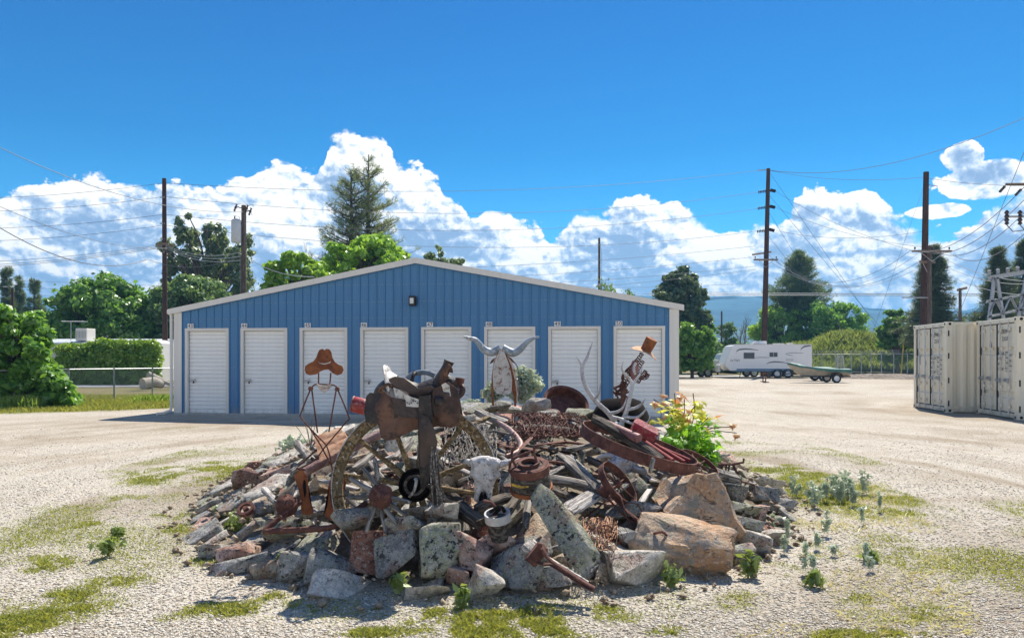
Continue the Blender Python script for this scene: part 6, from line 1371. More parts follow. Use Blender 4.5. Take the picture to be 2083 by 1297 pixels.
# --- the wagon wheel that carries the saddle
WY = 5.42
def wagon_wheel():
    c = P(846, 986, WY); R = 170 / F * WY; t = thing('wagon_wheel', 'largest wooden wagon wheel with ochre rim standing under the old saddle', 'wagon wheel', (c.x, WY, 0))
    fr = frame(c, (1, .04, 0), (0.04, -1, .16)); m = MB(); m.ring(fr, R, .050, .008, 72); m.build('iron_tyre', STEELG, t, 40)
    for i in range(6):
        a0 = i * PI / 3 + .15; m = MB(); m.ring(fr, R - .0085, .046, .072, 10, a0 + .004, a0 + PI / 3 - .004); f = m.build('felloe', W_WHEEL, t, bevel=.004)
        m = MB()
        for k in (.18, .32, .5, .68, .82):
            a = a0 + PI / 3 * k; p = fr @ Vector(((R - .045) * math.cos(a), (R - .045) * math.sin(a), .024)); m.box(p, (.012, .012, .012))
        s_ = m.build('bolt_heads', STEELG, f); s_['kind'] = 'stuff'
    for i in range(12):
        a = i * PI / 6 + .38; m = MB(); d = Vector((math.cos(a), math.sin(a), 0))
        p = [fr @ (d * r) for r in (.06, .12, .25, R - .15, R - .076)]; m.tube(p, [.022, .026, .021, .017, .019], 8, flat=1.); m.build('spoke', W_WHEEL, t, 60)
    m = MB(); m.lathe([(.001, .10), (.055, .10), (.062, .05), (.10, .045), (.115, .02), (.115, -.02), (.10, -.045), (.07, -.10), (.001, -.10)], fr, 24); h = m.build('hub', BLACKI, t, 40)
    m = MB(); m.ring(fr @ Matrix.Translation((0, 0, .035)), .122, .04, .014, 28); m.build('hub_band', BLACKI, h, 40)
    m = MB(); m.ring(fr @ Matrix.Translation((0, 0, .10)), .075, .10, .02, 24); m.build('hub_sleeve', W_DARK, h, 40)
wagon_wheel()
# --- the saddle
def saddle():
    Y0 = 5.20; t = thing('saddle', 'worn out western saddle draped over the top of the wagon wheel', 'saddle', (P(845, 0, Y0).x, 5.4, 0))
    bul = lambda k: (lambda c: (0, -k * math.sin(max(0, min(1, (P(0, 770, Y0).z - c.z) / .45)) * PI * .6) * .5 - k * .4 * math.sin(c.x * 13), 0))
    sheet('rear_flap', [(744, 806), (752, 798), (776, 801), (778, 822), (771, 858), (766, 862), (745, 858), (741, 836)], Y0 - .02, LEA_B, t, .010, 2, bul(.05), noise=.012)
    sheet('skirt', [(770, 786), (800, 806), (850, 818), (906, 812), (934, 800), (938, 830), (937, 860), (920, 868), (892, 866), (866, 872), (842, 874), (822, 884), (806, 891), (792, 893), (780, 888), (772, 862), (765, 822)], Y0, LEA_O, t, .010, 3, bul(.10), noise=.022)
    sheet('side_jockey', [(800, 808), (832, 812), (868, 806), (872, 828), (868, 846), (846, 850), (820, 848), (802, 838)], Y0 - .045, LEA, t, .008, 2, bul(.05), noise=.014)
    sheet('front_skirt', [(880, 792), (912, 776), (932, 792), (937, 826), (934, 858), (914, 866), (890, 856), (878, 830)], Y0 - .05, LEA_O, t, .009, 2, bul(.06), noise=.02)
    sheet('far_skirt', [(775, 800), (932, 796), (942, 850), (910, 862), (850, 862), (790, 862)], Y0 + .52, LEA, t, .010, 2, lambda c: (0, .05 * math.sin(c.x * 9), 0))
    sheet('stirrup_leather', [(852, 806), (876, 804), (880, 850), (874, 905), (872, 990), (856, 992), (852, 940), (850, 880)], Y0 - .07, LEA_B, t, .008, 2, None, noise=.01)
    sheet('fender', [(856, 842), (872, 848), (884, 872), (890, 898), (886, 920), (876, 938), (862, 951), (854, 948), (853, 915), (857, 880)], Y0 - .095, LEA, t, .009, 3, lambda c: (0, -.02 * math.sin(c.z * 14), 0), noise=.006)
    sheet('billet_strap', [(801, 822), (808, 822), (809, 846), (805, 862), (801, 858)], Y0 - .075, LEA_B, t, .006, 1)
    horn('saddle_tree', [P(768, 812, 5.40), P(800, 800, 5.40), P(850, 812, 5.40), P(900, 800, 5.40), P(932, 806, 5.40)], [.06, .13, .12, .13, .07], LEA_B, t, 14)
    # seat: lofted across from the cantle to the pommel
    st = [(784, 772), (797, 766), (812, 770), (826, 784), (842, 792), (860, 792), (876, 786), (890, 774), (902, 762)]; vs = []; K = 13; m = MB()
    for i, (px, py) in enumerate(st):
        hw = (.10, .15, .17, .17, .155, .13, .12, .12, .10)[i]; c = P(px, py, 5.38)
        for j in range(K):
            u = -1 + 2 * j / (K - 1); dish = (.035 if i < 4 else .0) * u * u; vs.append((c.x + .03 * u * u * (1 if i < 3 else -.3), 5.38 + hw * u, c.z + dish - .16 * abs(u) ** 3 * (1. if i > 2 else .55) + .006 * math.sin(i * 3 + j * 2)))
    n = len(st); top = [(i * K + j, i * K + j + 1, (i + 1) * K + j + 1, (i + 1) * K + j) for i in range(n - 1) for j in range(K - 1)]; m.add(vs, top); b = len(vs)
    m.add([(x, y, z - .03) for x, y, z in vs], [f[::-1] for f in top]); 
    rim = [j for j in range(K)] + [i * K + K - 1 for i in range(1, n)] + [(n - 1) * K + j for j in range(K - 2, -1, -1)] + [i * K for i in range(n - 2, 0, -1)]
    m.f += [(rim[i], rim[(i + 1) % len(rim)], rim[(i + 1) % len(rim)] + b, rim[i] + b) for i in range(len(rim))]; m.build('seat', LEA, t, 50)
    sheet('seat_flap', [(794, 770), (806, 765), (822, 768), (832, 780), (850, 790), (876, 784), (884, 790), (870, 800), (850, 806), (832, 800), (812, 788), (796, 776)], Y0 + .0, LEA, t, .008, 2, lambda c: (0, -.02 - .05 * math.sin(c.x * 14 + 1), 0), noise=.012)
    # cantle: a pale rawhide arch with a dark rolled edge
    arch = []
    for i in range(17):
        u = -1 + 2 * i / 16; z = P(0, 750, 5.38).z - .36 * abs(u) ** 2.6; arch.append((P(784, 0, 5.38).x + .10 * abs(u) ** 2.2 + .0, 5.40 + .20 * math.sin(u * PI / 2), z))
    m = MB(); m.tube([(x, y, z) for x, y, z in arch], lerps([.014, .026, .034, .026, .014], 17), 8, flat=.5); m.build('cantle_roll', RAWH, t, 70)
    vs = []; 
    for i, (x, y, z) in enumerate(arch): vs += [(x + .0, y, z), (x + .07, 5.40 + (y - 5.40) * .86, z - .05 - .02 * math.sin(i))]
    m = MB(); m.add(vs, [(2 * i, 2 * i + 2, 2 * i + 3, 2 * i + 1) for i in range(16)]); m.add([(x - .012, y, z) for x, y, z in vs], [(2 * i + 1, 2 * i + 3, 2 * i + 2, 2 * i) for i in range(16)]); m.build('cantle', RAWH, t, 70)
    pn = sheet('rawhide_panel', [(800, 788), (812, 792), (832, 806), (850, 812), (866, 812), (868, 822), (850, 828), (824, 826), (808, 822)], Y0 - .062, RAWH, t, .007, 2, None, noise=.008)
    m = MB()
    for i in range(14): a = P(808 + i * 4.1, 822 - .0 * i + 3 * math.sin(i * 1.3) - 4, Y0 - .068); m.box(a, (.008, .006, .008))
    s_ = m.build('tacks', BLACK, pn); s_['kind'] = 'stuff'
    tubes('cantle_strap', [spline([P(772, 792, 5.17), P(780, 786, 5.12), P(790, 781, 5.12), P(794, 786, 5.15)], 4)], .012, LEA_O, t)
    # fork and horn: cracked, ragged
    horn('fork', [P(880, 806, 5.36), P(890, 784, 5.36), P(902, 774, 5.38), P(914, 782, 5.38), P(924, 806, 5.38)], [.04, .045, .055, .055, .05], LEA_B, t, 12)
    horn('swell', [P(892, 790, 5.22), P(906, 800, 5.18), P(918, 812, 5.18), P(924, 828, 5.20)], [.02, .055, .06, .02], LEA, t, 12)
    horn('swell', [P(884, 800, 5.20), P(896, 816, 5.16), P(908, 824, 5.16)], [.02, .05, .02], LEA_B, t, 10)
    horn('saddle_horn', [P(892, 784, 5.34), P(898, 768, 5.34), P(905, 754, 5.33), P(910, 744, 5.33), P(914, 734, 5.33)], [.055, .044, .036, .034, .040], LEA, t, 7, 3)
    horn('saddle_horn_wrap', [P(898, 778, 5.28), P(903, 762, 5.27), P(909, 750, 5.27), P(915, 742, 5.27)], [.03, .028, .024, .018], LEA_O, t, 6, 3)
    sheet('torn_rawhide', [(898, 782), (906, 778), (914, 784), (912, 796), (917, 806), (908, 802), (902, 796)], 5.12, RAWH, t, .006, 1, None, noise=.02)
    rd = random.Random(4)
    for i in range(26):
        a, b = rd.uniform(880, 926), rd.uniform(746, 800)
        if b < 770 and abs(a - 905) > 12: continue
        a += 0; sheet('leather_scrap', [(a, b), (a + rd.uniform(4, 10), b - rd.uniform(0, 5)), (a + rd.uniform(5, 11), b + rd.uniform(5, 13)), (a + rd.uniform(-2, 4), b + rd.uniform(6, 14))], 5.2 + rd.uniform(-.06, .2), rd.choice((LEA_B, LEA, LEA_O)), t, .006, 1, None, noise=.03)
    m = MB(); m.lathe([(.001, 0), (.028, 0), (.034, .09), (.036, .10), (.030, .10), (.026, .012)], frame(P(932, 796, 5.4), (1, 0, -.15), (.12, -.05, 1)), 16); m.build('metal_cup', RUST, t, 50)
    horn('leather_loop', [P(930, 808, 5.3), P(940, 800, 5.28), P(943, 790, 5.28), P(940, 784, 5.3)], [.02, .018, .014, .016], LEA, t)
    m = MB(); m.tube(spline([P(828, 770, 5.56), P(842, 760, 5.56), P(866, 757, 5.56), P(884, 764, 5.56)], 5), .021, 10); m.build('blanket_roll', simple('faded_blue_grey_cloth', (0.22, 0.26, 0.30), .9, 0, .3, 12., .01), t, 60)
    horn('lacing', [P(838, 774, 5.4), P(841, 763, 5.42), P(844, 758, 5.45)], [.016, .014, .02], LEA_B, t, 7, 4)
    # hanging cinch strings and stirrup hardware
    for i in range(20):
        x0 = 880 + rd.uniform(-6, 10); x1 = x0 + rd.uniform(-12, 34); a = rd.uniform(905, 925); b = rd.uniform(1012, 1056); yy = 5.12 + rd.uniform(-.05, .05)
        horn('cinch_string', [P(x0, a, yy), P(x0 + rd.uniform(-3, 6), (a + b) / 2 - 12, yy - .03), P((x0 + x1) / 2 + 3, b - 26, yy - .04), P(x1, b, yy - .05)], [.0045, .005, .003], W_GREY if i % 4 else LEA, t, 5, 4)
    horn('cinch_hook', [P(833, 1010, 5.1), P(842, 998, 5.08), P(847, 978, 5.08), P(845, 974, 5.10)], [.010, .011, .012], STEELG, t, 8)
    horn('stirrup_strap', [P(868, 985, 5.1), P(884, 1000, 5.1), P(886, 1024, 5.1), P(876, 1034, 5.12)], [.014, .018, .014], LEA_B, t, 8)
saddle()
def spoke_hub(px, py, Y, name, label, ends, rhub, axis, mat=RUST, spm=W_GREY, w=10):
    c = P(px, py, Y); t = thing(name, label, 'wheel hub', (c.x, Y, 0)); fr = frame(c, Vector(axis).orthogonal(), axis); R = rhub / F * Y
    m = MB(); m.lathe([(.001, .14), (R * .26, .14), (R * .30, .10), (R * .42, .098), (R * .42, .05), (R * .55, .045), (R, .02), (R, -.012), (R * .5, -.02), (R * .4, -.08), (.001, -.08)], fr, 8 if rhub < 30 else 20); h = m.build('flange', mat, t, 35)
    m = MB(); m.lathe([(.001, .155), (R * .20, .155), (R * .20, .13), (.001, .13)], fr, 6); m.build('axle_nut', mat, h)
    for i in range(6): a = i * PI / 3; m = MB(); p = fr @ Vector((R * .78 * math.cos(a), R * .78 * math.sin(a), .0)); q = fr @ Vector((R * .78 * math.cos(a), R * .78 * math.sin(a), .032)); m.tube([p, q], .010, 6); m.build('bolt', mat, h)
    for i, (x0, y0, x1, y1, dy) in enumerate(ends): beam(x0, y0, x1, y1, w, spm, None, 'spoke', seed=i + int(px), Y=(Y + .02, Y + dy), parent=t)
spoke_hub(775, 1009, 4.98, 'wheel_hub', 'rusty red brown hub with broken grey spokes in front of the big wheel', [(770, 985, 762, 930, .12), (766, 990, 736, 948, .15), (760, 998, 708, 970, .15), (756, 1010, 702, 1012, .08), (764, 1028, 744, 1084, -.08), (774, 1034, 788, 1090, -.12), (782, 1032, 810, 1068, -.14), (788, 1018, 832, 1048, -.1), (788, 1010, 836, 1022, -.05)], 26, (.45, -1, .15))
spoke_hub(583, 1028, 5.32, 'wheel_hub', 'dark rusty hub flange with one pale spoke left of the metal boots', [(590, 1012, 602, 984, .1)], 24, (.55, -1, .35))
# --- cut steel cowboy
def cowboy():
    Y = 5.5; t = thing('cowboy_sculpture', 'rusty flat steel cowboy of hat, wire body and cut out boots', 'sculpture', (P(655, 0, Y).x, Y, 0))
    hat = [(620, 752), (621, 744), (628, 739), (637, 735), (643, 727), (647, 716), (650, 711), (656, 709), (660, 712), (664, 709), (670, 710), (674, 716), (676, 727), (681, 736), (688, 741), (696, 744), (699, 752), (695, 760), (686, 763), (676, 758), (668, 751), (659, 752), (652, 755), (643, 761), (630, 763), (622, 759)]
    h = sheet('hat', hat, Y, RUST_O, t, .004, 1)
    sheet('hat_band', [(646, 735), (652, 738), (660, 739), (668, 737), (674, 734), (671, 738), (660, 741), (650, 739)], Y - .003, RAWH, h, .002, 0)
    f = lambda pts, r=.0055: [[P(a, b, Y) for a, b in pts]]
    rods = [[(648, 758), (648, 781)], [(673, 758), (671, 781)], [(648, 781), (671, 782)], [(634, 788), (640, 782), (648, 781)], [(671, 782), (680, 783), (688, 790)], [(632, 790), (612, 840), (612, 848), (630, 870), (664, 905)], [(634, 790), (646, 880)], [(684, 792), (669, 878)], [(686, 790), (709, 846), (704, 858), (660, 910)]]
    for r_ in rods: tubes('body_rod', [spline([P(a, b, Y + (.012 if b > 870 else 0)) for a, b in r_], 3)], .0058, RUST, t)
    for a, b in ((632, 790), (686, 791)): m = MB(); m.lathe([(.001, -.012), (.018, -.012), (.018, .012), (.001, .012)], frame(P(a, b, Y - .01), (1, 0, 0), (0, -1, 0)), 6); m.build('shoulder_plate', RUST, t)
    sheet('bandana', [(644, 779), (652, 783), (662, 784), (674, 779), (671, 788), (664, 796), (658, 800), (651, 793)], Y - .02, COTTON, t, .012, 2, None, noise=.03)
    for r_ in ([(664, 905), (672, 930), (677, 960)], [(630, 870), (652, 905), (676, 950)], [(660, 910), (640, 935), (612, 952)]): tubes('leg_rod', [spline([P(a, b, Y) for a, b in r_], 3)], .0058, RUST, t)
    b1 = [(598, 968), (606, 958), (611, 951), (617, 957), (625, 968), (627, 985), (628, 1005), (632, 1025), (638, 1038), (637, 1044), (626, 1047), (614, 1045), (612, 1030), (611, 1012), (606, 992)]
    b2 = [(676, 964), (684, 960), (693, 963), (701, 970), (704, 984), (699, 1002), (694, 1020), (693, 1040), (696, 1052), (690, 1060), (672, 1058), (658, 1046), (662, 1040), (666, 1028), (668, 1000), (670, 980)]
    for o_, hole in ((b1, [(618, 974), (622, 980), (623, 1000), (620, 1012), (617, 1000), (616, 985)]), (b2, [(676, 985), (680, 990), (678, 1012), (673, 1022), (672, 1005), (674, 992)])):
        bt = sheet('boot', o_, Y - .03, RUST_O, t, .005, 2, None); sheet('boot_cutout_dark', hole, Y - .034, BLACKI, bt, .003, 0)  # black sheet on the boot paints the dark of its opening
    for a, b in ((690, 961), (612, 952)): tubes('boot_rod', [[P(a - 9, b, Y - .03), P(a + 9, b + 3, Y - .03)]], .008, RUST, t)
cowboy()
# bent iron bar frame under the boots, stacked plates, pipes
Yb = 5.12; t = thing('iron_drawbar', 'bent rusty iron drawbar in a wide V in front of the boots', 'iron bar', (P(610, 0, Yb).x, Yb, 0))
tubes('bar', [spline([P(536, 1080, Yb), P(600, 1078, Yb - .03), P(660, 1074, Yb - .05), P(684, 1068, Yb - .05), P(704, 1052, Yb), P(745, 1022, Yb + .12)], 4)], .022, RUST, t); tubes('strut', [[P(538, 1078, Yb), P(575, 1048, Yb + .08), P(612, 1020, Yb + .2)]], .019, RUST, t); tubes('clamp', [[P(566, 1048, Yb + .02), P(582, 1058, Yb + .02)], [P(610, 1076, Yb - .05), P(640, 1070, Yb + .1)]], .012, RUST, t)
for i, (a, b, c_, d, k) in enumerate(((637, 888, 692, 868, 0), (640, 902, 700, 878, 1), (644, 918, 704, 890, 2))):
    o = sheet('iron_plate', [(a, b), (c_, d), (c_ + 8, d + 16), (a + 8, b + 20)], lambda x, y, k=k: 6.3 - .1 * k + (y - 890) * -.004, RUST_T, None, .02, 1); tag(o, f'{("upper", "middle", "lower")[k]} orange tan iron plate of the stack behind the wheel rim', 'iron plate', 'stacked iron plates')
o = tubes('iron_pipe', [[P(618, 960, 6.1), P(700, 918, 6.3), P(772, 882, 6.5)]], .040, PIPEM, None, 14); tag(o, 'thick mauve brown iron pipe sloping behind the big wheel', 'pipe')
o = tubes('iron_rod', [[P(606, 948, 6.0), P(660, 900, 6.2)]], .008, RUST, None, 6); tag(o, 'thin rusty rod poking left below the stacked plates', 'iron rod')
t = thing('red_can', 'dented red metal can lying left of the saddle', 'can', (P(733, 825, 5.9).x, 5.9, 0)); fr = frame(P(745, 828, 5.9), (0, 1, 0), (-1, -.5, .25)); m = MB(); m.lathe([(.001, 0), (.065, 0), (.065, .09), (.058, .11), (.05, .115), (.001, .115)], fr, 20); m.build('body', REDP, t, 50); m = MB(); m.ring(fr @ Matrix.Translation((0, 0, .112)), .066, .012, .01, 20); m.build('rim', PINKP, t)
# --- cow skulls
def skull(name, label, px, py, h, Y, roll, hornpts, tilt=.35):
    c = P(px, py, Y); H = h / F * Y; t = thing(name, label, 'skull', (c.x, Y, 0)); rows = [(0, .22, .14), (.03, .46, .24), (.09, .66, .32), (.16, .64, .33), (.26, .56, .33), (.36, .60, .33), (.43, .66, .32), (.49, .54, .30), (.57, .40, .28), (.70, .34, .26), (.84, .37, .24), (.94, .35, .18), (1., .20, .10)]
    n = 28; vs = []; fr = frame(c, (math.cos(roll), 0, -math.sin(roll)), (math.sin(roll) * -1 * 0 + math.sin(roll), -tilt * 0, math.cos(roll))); fr = fr @ Matrix.Rotation(tilt, 4, 'X')
    for u, w, d in rows:
        for j in range(n):
            a = 2 * PI * j / n; ca, sa = math.cos(a), math.sin(a); x = w * .5 * math.copysign(abs(ca) ** .8, ca); y = -d * .5 * math.copysign(abs(sa) ** .75, sa) if True else 0
            front = max(0, sa)
            # eye sockets at the sides, nose opening, central seam
            e = math.exp(-((u - .46) / .06) ** 2) * math.exp(-((abs(ca) - .86) / .16) ** 2) * (sa > -.3); x -= math.copysign(.09, ca) * e; y += .06 * e
            br = math.exp(-((u - .38) / .04) ** 2) * math.exp(-((abs(ca) - .85) / .2) ** 2); x += math.copysign(.03, ca) * br
            no = math.exp(-((u - .86) / .14) ** 2) * math.exp(-((ca) / .30) ** 2) * front; y += .20 * no; y += .03 * math.exp(-(ca / .06) ** 2) * front * (u > .15)
            vs.append(fr @ Vector((x * H, y * H, (.5 - u) * H)))
    m = MB(); m.add(vs, [(i * n + j, i * n + (j + 1) % n, (i + 1) * n + (j + 1) % n, (i + 1) * n + j) for i in range(len(rows) - 1) for j in range(n)] + [tuple(range(n)), tuple(range((len(rows) - 1) * n, len(rows) * n))[::-1]])
    bm = bmesh.new(); me = m.mesh(); bm.from_mesh(me); bmesh.ops.recalc_face_normals(bm, faces=bm.faces); bmesh.ops.subdivide_edges(bm, edges=bm.edges[:], cuts=1, use_grid_fill=True, smooth=.6)
    for v in bm.verts: v.co += v.normal * mnoise.fractal(v.co * 22, 1, 2, 4) * .010
    bm.to_mesh(me); bm.free(); link('cranium', me, BONE, t, 70)
    for sx in (-1, 1):   # black discs and tubes paint the shade inside sockets and nostrils
        m = MB(); cc = fr @ Vector((sx * .300 * H, -.085 * H, .03 * H)); m.lathe([(.001, 0), (.034 * H, .0), (.042 * H, .006), (.03 * H, .012)], frame(cc, fr.to_3x3() @ Vector((0, 0, 1)), fr.to_3x3() @ Vector((sx * .9, -.55, .1))), 14); m.build('eye_socket_dark', BLACKI, t, 60)
        m = MB(); m.tube([fr @ Vector((sx * .035 * H, -.09 * H, -.24 * H)), fr @ Vector((sx * .05 * H, -.055 * H, -.36 * H)), fr @ Vector((sx * .045 * H, -.04 * H, -.49 * H))], [.014 * H, .042 * H, .03 * H], 8); m.build('nostril_dark', BLACKI, t, 60)
        m = MB(); m.tube([fr @ Vector((sx * .30 * H, -.04 * H, .09 * H)), fr @ Vector((sx * .345 * H, -.07 * H, .04 * H)), fr @ Vector((sx * .30 * H, -.10 * H, -.02 * H))], .020 * H, 7); m.build('brow_ridge', BONE, t, 60)
    for pts, rr, mt in hornpts: horn('horn', [P(a, b, Y + dy) for a, b, dy in pts], rr, mt, t, 10)
skull('cow_skull', 'bleached cow skull facing front beside the barrel hub', 985, 976, 98, 5.32, .06, [([(1012, 946, .0), (1024, 942, -.02), (1038, 938, 0), (1056, 934, .05)], [.03, .022, .012], BONE), ([(958, 942, 0), (950, 938, .02), (944, 942, .05)], [.026, .02, .012], BONE)], .10)
skull('cow_skull', 'second bleached cow skull lying tilted under the long iron band', 1274, 966, 96, 6.25, -.55, [([(1256, 934, 0), (1240, 926, -.02), (1222, 928, -.02), (1206, 938, 0)], [.026, .022, .014, .006], ANTL), ([(1266, 930, .1), (1284, 926, .14), (1296, 934, .2)], [.022, .016, .008], ANTL)], .45)
# --- barrel shaped wagon hub with iron bands
def barrel_hub():
    c = P(1079, 972, 5.15); t = thing('barrel_hub', 'barrel shaped wooden wagon hub with rusty iron bands between skull and slab', 'wheel hub', (c.x, c.y, 0)); fr = frame(c, (1, 0, .10), (-.16, -.30, 1)); R = .142
    m = MB(); m.lathe([(.04, .10), (R * .62, .10), (R * .80, .085), (R * .92, .04), (R, -.02), (R * .98, -.09), (.04, -.10)], fr, 28); m.build('barrel', W_DARK, t, 50)
    for z, r, w, mt in ((.075, R * .98, .055, RUST), (-.075, R * 1.06, .030, RUST_O)): m = MB(); m.ring(fr @ Matrix.Translation((0, 0, z)), r, w, .012, 32); m.build('iron_band', mt, t, 40)
    m = MB(); m.ring(fr @ Matrix.Translation((0, 0, .10)), .075, .05, .02, 24); m.ring(fr @ Matrix.Translation((0, 0, .095)), .125, .02, .03, 24); m.build('bearing_ring', RUST, t, 40)
    m = MB(); m.lathe([(.001, .10), (.05, .10), (.05, .09)], fr, 16); m.build('bore_dark', BLACKI, t)  # flat black disc paints the shade down the hub's opening
    for p in ([(1050, 950), (1040, 925), (1052, 902)], [(1092, 940), (1086, 915), (1096, 905)], [(1036, 960), (1042, 935), (1080, 918)]): tubes('iron_strap', [spline([P(a, b, 5.1) for a, b in p], 4)], .010, RUST, t)
    for z in (-.02, -.09): sheet('paint_patch', [(1040, 988 + z * 60), (1062, 993 + z * 60), (1075, 993 + z * 60), (1075, 997 + z * 60), (1058, 998 + z * 60), (1041, 993 + z * 60)], 4.985, YEL, t, .003, 0) if z < -.05 else None
barrel_hub()
BG = 'weathered wooden spokes and beams'
for i, (a, b, c_, d, w, mt, lb) in enumerate([
    (1136, 926, 1224, 1006, 30, W_GREY, 'thickest grey beam slanting down from the middle towards the small iron wheel'), (1112, 962, 1166, 950, 15, W_GREY, 'short grey spoke stub pointing right above the barrel hub'), (1112, 974, 1206, 992, 22, W_GREY, 'grey beam lying right of the barrel hub'), (1108, 990, 1158, 1010, 17, W_DARK, 'small dark stub below the beam right of the hub'),
    (928, 1024, 984, 1066, 34, W_DARK, 'thick dark cracked stump below the first cow skull'), (966, 1036, 1044, 1008, 24, W_DARK, 'dark beam running from the stump up to the barrel hub'), (1022, 1052, 1058, 1006, 22, W_DARK, 'blue grey spoke below the barrel hub, second of the fan'), (1078, 1000, 1068, 1078, 17, W_GREY, 'grey spoke hanging straight down from the barrel hub'),
    (966, 834, 1036, 862, 20, W_GREY, 'grey log on the crest left of the barbed wire'), (1060, 872, 1178, 880, 22, W_DARK, 'dark log under the barbed wire bundle'), (1298, 1034, 1326, 992, 13, W_WHITE, 'bleached stick leaning left of the orange boulder'), (912, 882, 1000, 846, 12, W_WHEEL, 'ochre stick lying right of the saddle'),
    (905, 958, 960, 944, 13, W_GREY, 'grey spoke left of the first cow skull'), (894, 1008, 948, 1024, 13, W_GREY, 'grey spoke below the tan cut stone'), (1196, 846, 1344, 930, 24, W_DARK, None), (1318, 892, 1378, 914, 22, W_GREY, 'grey block of wood behind the red painted block'), (1430, 938, 1486, 924, 8, W_GREY, 'thin grey stick right of the young maple'),
    (1446, 962, 1506, 978, 30, W_GREY, 'cracked grey log behind the iron bracket'), (860, 940, 930, 900, 12, W_DARK, 'dark spoke right of the stirrup leather'), (590, 962, 640, 940, 14, W_GREY, 'grey stick by the pipe end'), (1190, 930, 1260, 965, 16, W_DARK, 'dark splintered wood under the long iron band'), (1300, 962, 1350, 985, 14, W_DARK, 'dark twig bundle under the right part of the iron band')]):
    if lb: beam(a, b, c_, d, w, mt, lb, seed=i + 40, group=BG, up=.17 if w > 20 else .14)
beam(1198, 846, 1350, 938, 24, W_DARK, 'charred dark log lying across the long iron band', seed=88, Y=(6.5, 6.05), group=BG)
rd = random.Random(57)
for i in range(52):
    if i >= 44: px, py, lo, hi = rd.uniform(520, 760), rd.uniform(985, 1075), 30, 60
    elif i >= 30: px, py, lo, hi = rd.uniform(620, 860), rd.uniform(905, 1000), 40, 90
    elif i < 20: px, py, lo, hi = rd.uniform(890, 1215), rd.uniform(868, 1010), 40, 100
    else: px, py, lo, hi = rd.uniform(1190, 1390), rd.uniform(935, 990), 30, 70
    L = rd.uniform(lo, hi); th = rd.uniform(-.2, .9) if rd.random() < .7 else rd.uniform(-1., -.2); dx, dy = L * math.cos(th) / 2, L * math.sin(th) / 2; mk = min(MARKS, key=lambda q_: math.hypot(px - q_[0], py - q_[1]))[2]
    for lb in (f'grey driftwood stick lying beside {mk}', f'second driftwood stick crossing near {mk}', f'darker driftwood piece lying near {mk}', f'short driftwood stub close to {mk}', f'longer driftwood piece reaching past {mk}', f'driftwood stick half under others at {mk}', f'topmost driftwood stick at {mk}', f'lowest driftwood stick at {mk}'):
        if lb not in USED: break
    USED[lb] = 1; beam(px - dx, py - dy, px + dx, py + dy, rd.uniform(9, 17), rd.choice((W_GREY, W_GREY, W_WHITE, W_DARK)), lb, 'driftwood', 'driftwood', seed=300 + i, up=rd.uniform(.13, .2), group='driftwood sticks in the scrap')
# white band on a hub stub
t = thing('hub_band', 'pale worn metal band round a wooden hub stub at the front', 'metal band', (P(1012, 1050, 4.95).x, 4.95, 0)); fr = frame(P(1012, 1050, 4.95), (1, 0, .10), (.02, -.25, 1)); m = MB(); m.ring(fr, .088, .058, .012, 32); m.build('band', simple('pale_worn_band', (0.56, 0.57, 0.58), .45, .3, .12, 12.), t, 40)
m = MB(); m.lathe([(.02, -.01), (.070, -.01), (.074, -.16), (.02, -.16)], fr, 16); m.build('stub', W_DARK, t, 50); tubes('shackle', [spline([P(998, 1040, 4.93), P(1008, 1034, 4.88), P(1020, 1030, 4.9), P(1026, 1040, 4.95)], 4), [P(1004, 1046, 4.93), P(1018, 1034, 4.93)]], .012, BLACKI, t); tubes('shackle_pin', [[P(984, 1018, 4.95), P(1000, 1022, 4.92), P(1008, 1032, 4.92)]], .011, RUST, t)
# iron singletree
t = thing('singletree', 'iron clad wooden singletree with two straps pointing down right at the front', 'singletree', (P(1140, 0, 4.6).x, 4.6, 0))
beam(1070, 1108, 1096, 1132, 40, W_WHITE, None, 'wood_end', seed=3, Y=(4.72, 4.64), parent=t); 
m = MB(); fr = frame(P(1092, 1126, 4.60), (.72, 0, -.62), (.1, -1, .1)); m.box((0, 0, 0), (.075, .14, .10)); m.v = [tuple(fr @ Vector(v)) for v in m.v]; m.build('clamp', RUST, t, bevel=.012)
for pts in ([(1096, 1107), (1104, 1116), (1116, 1136), (1150, 1160), (1188, 1184), (1210, 1196)], [(1090, 1140), (1102, 1146), (1120, 1148), (1150, 1166), (1186, 1190), (1206, 1200)]):
    p = spline([P(a, b, 4.56 - .03 * i) for i, (a, b) in enumerate(pts)], 4); m = MB(); m.tube(p, .017, 6, flat=.45); m.build('strap', RUST, t, 50)
tubes('wood_bar', [[P(1108, 1132, 4.60), P(1196, 1186, 4.46)]], .016, W_WHITE, t)
for a, b in ((1098, 1108), (1150, 1164), (1190, 1188), (1204, 1196)): m = MB(); m.lathe([(.001, -.02), (.016, -.02), (.016, .02), (.001, .02)], frame(P(a, b, 4.5), (1, 0, 0), (0, -1, 0)), 8); m.build('bolt', RUST, t)
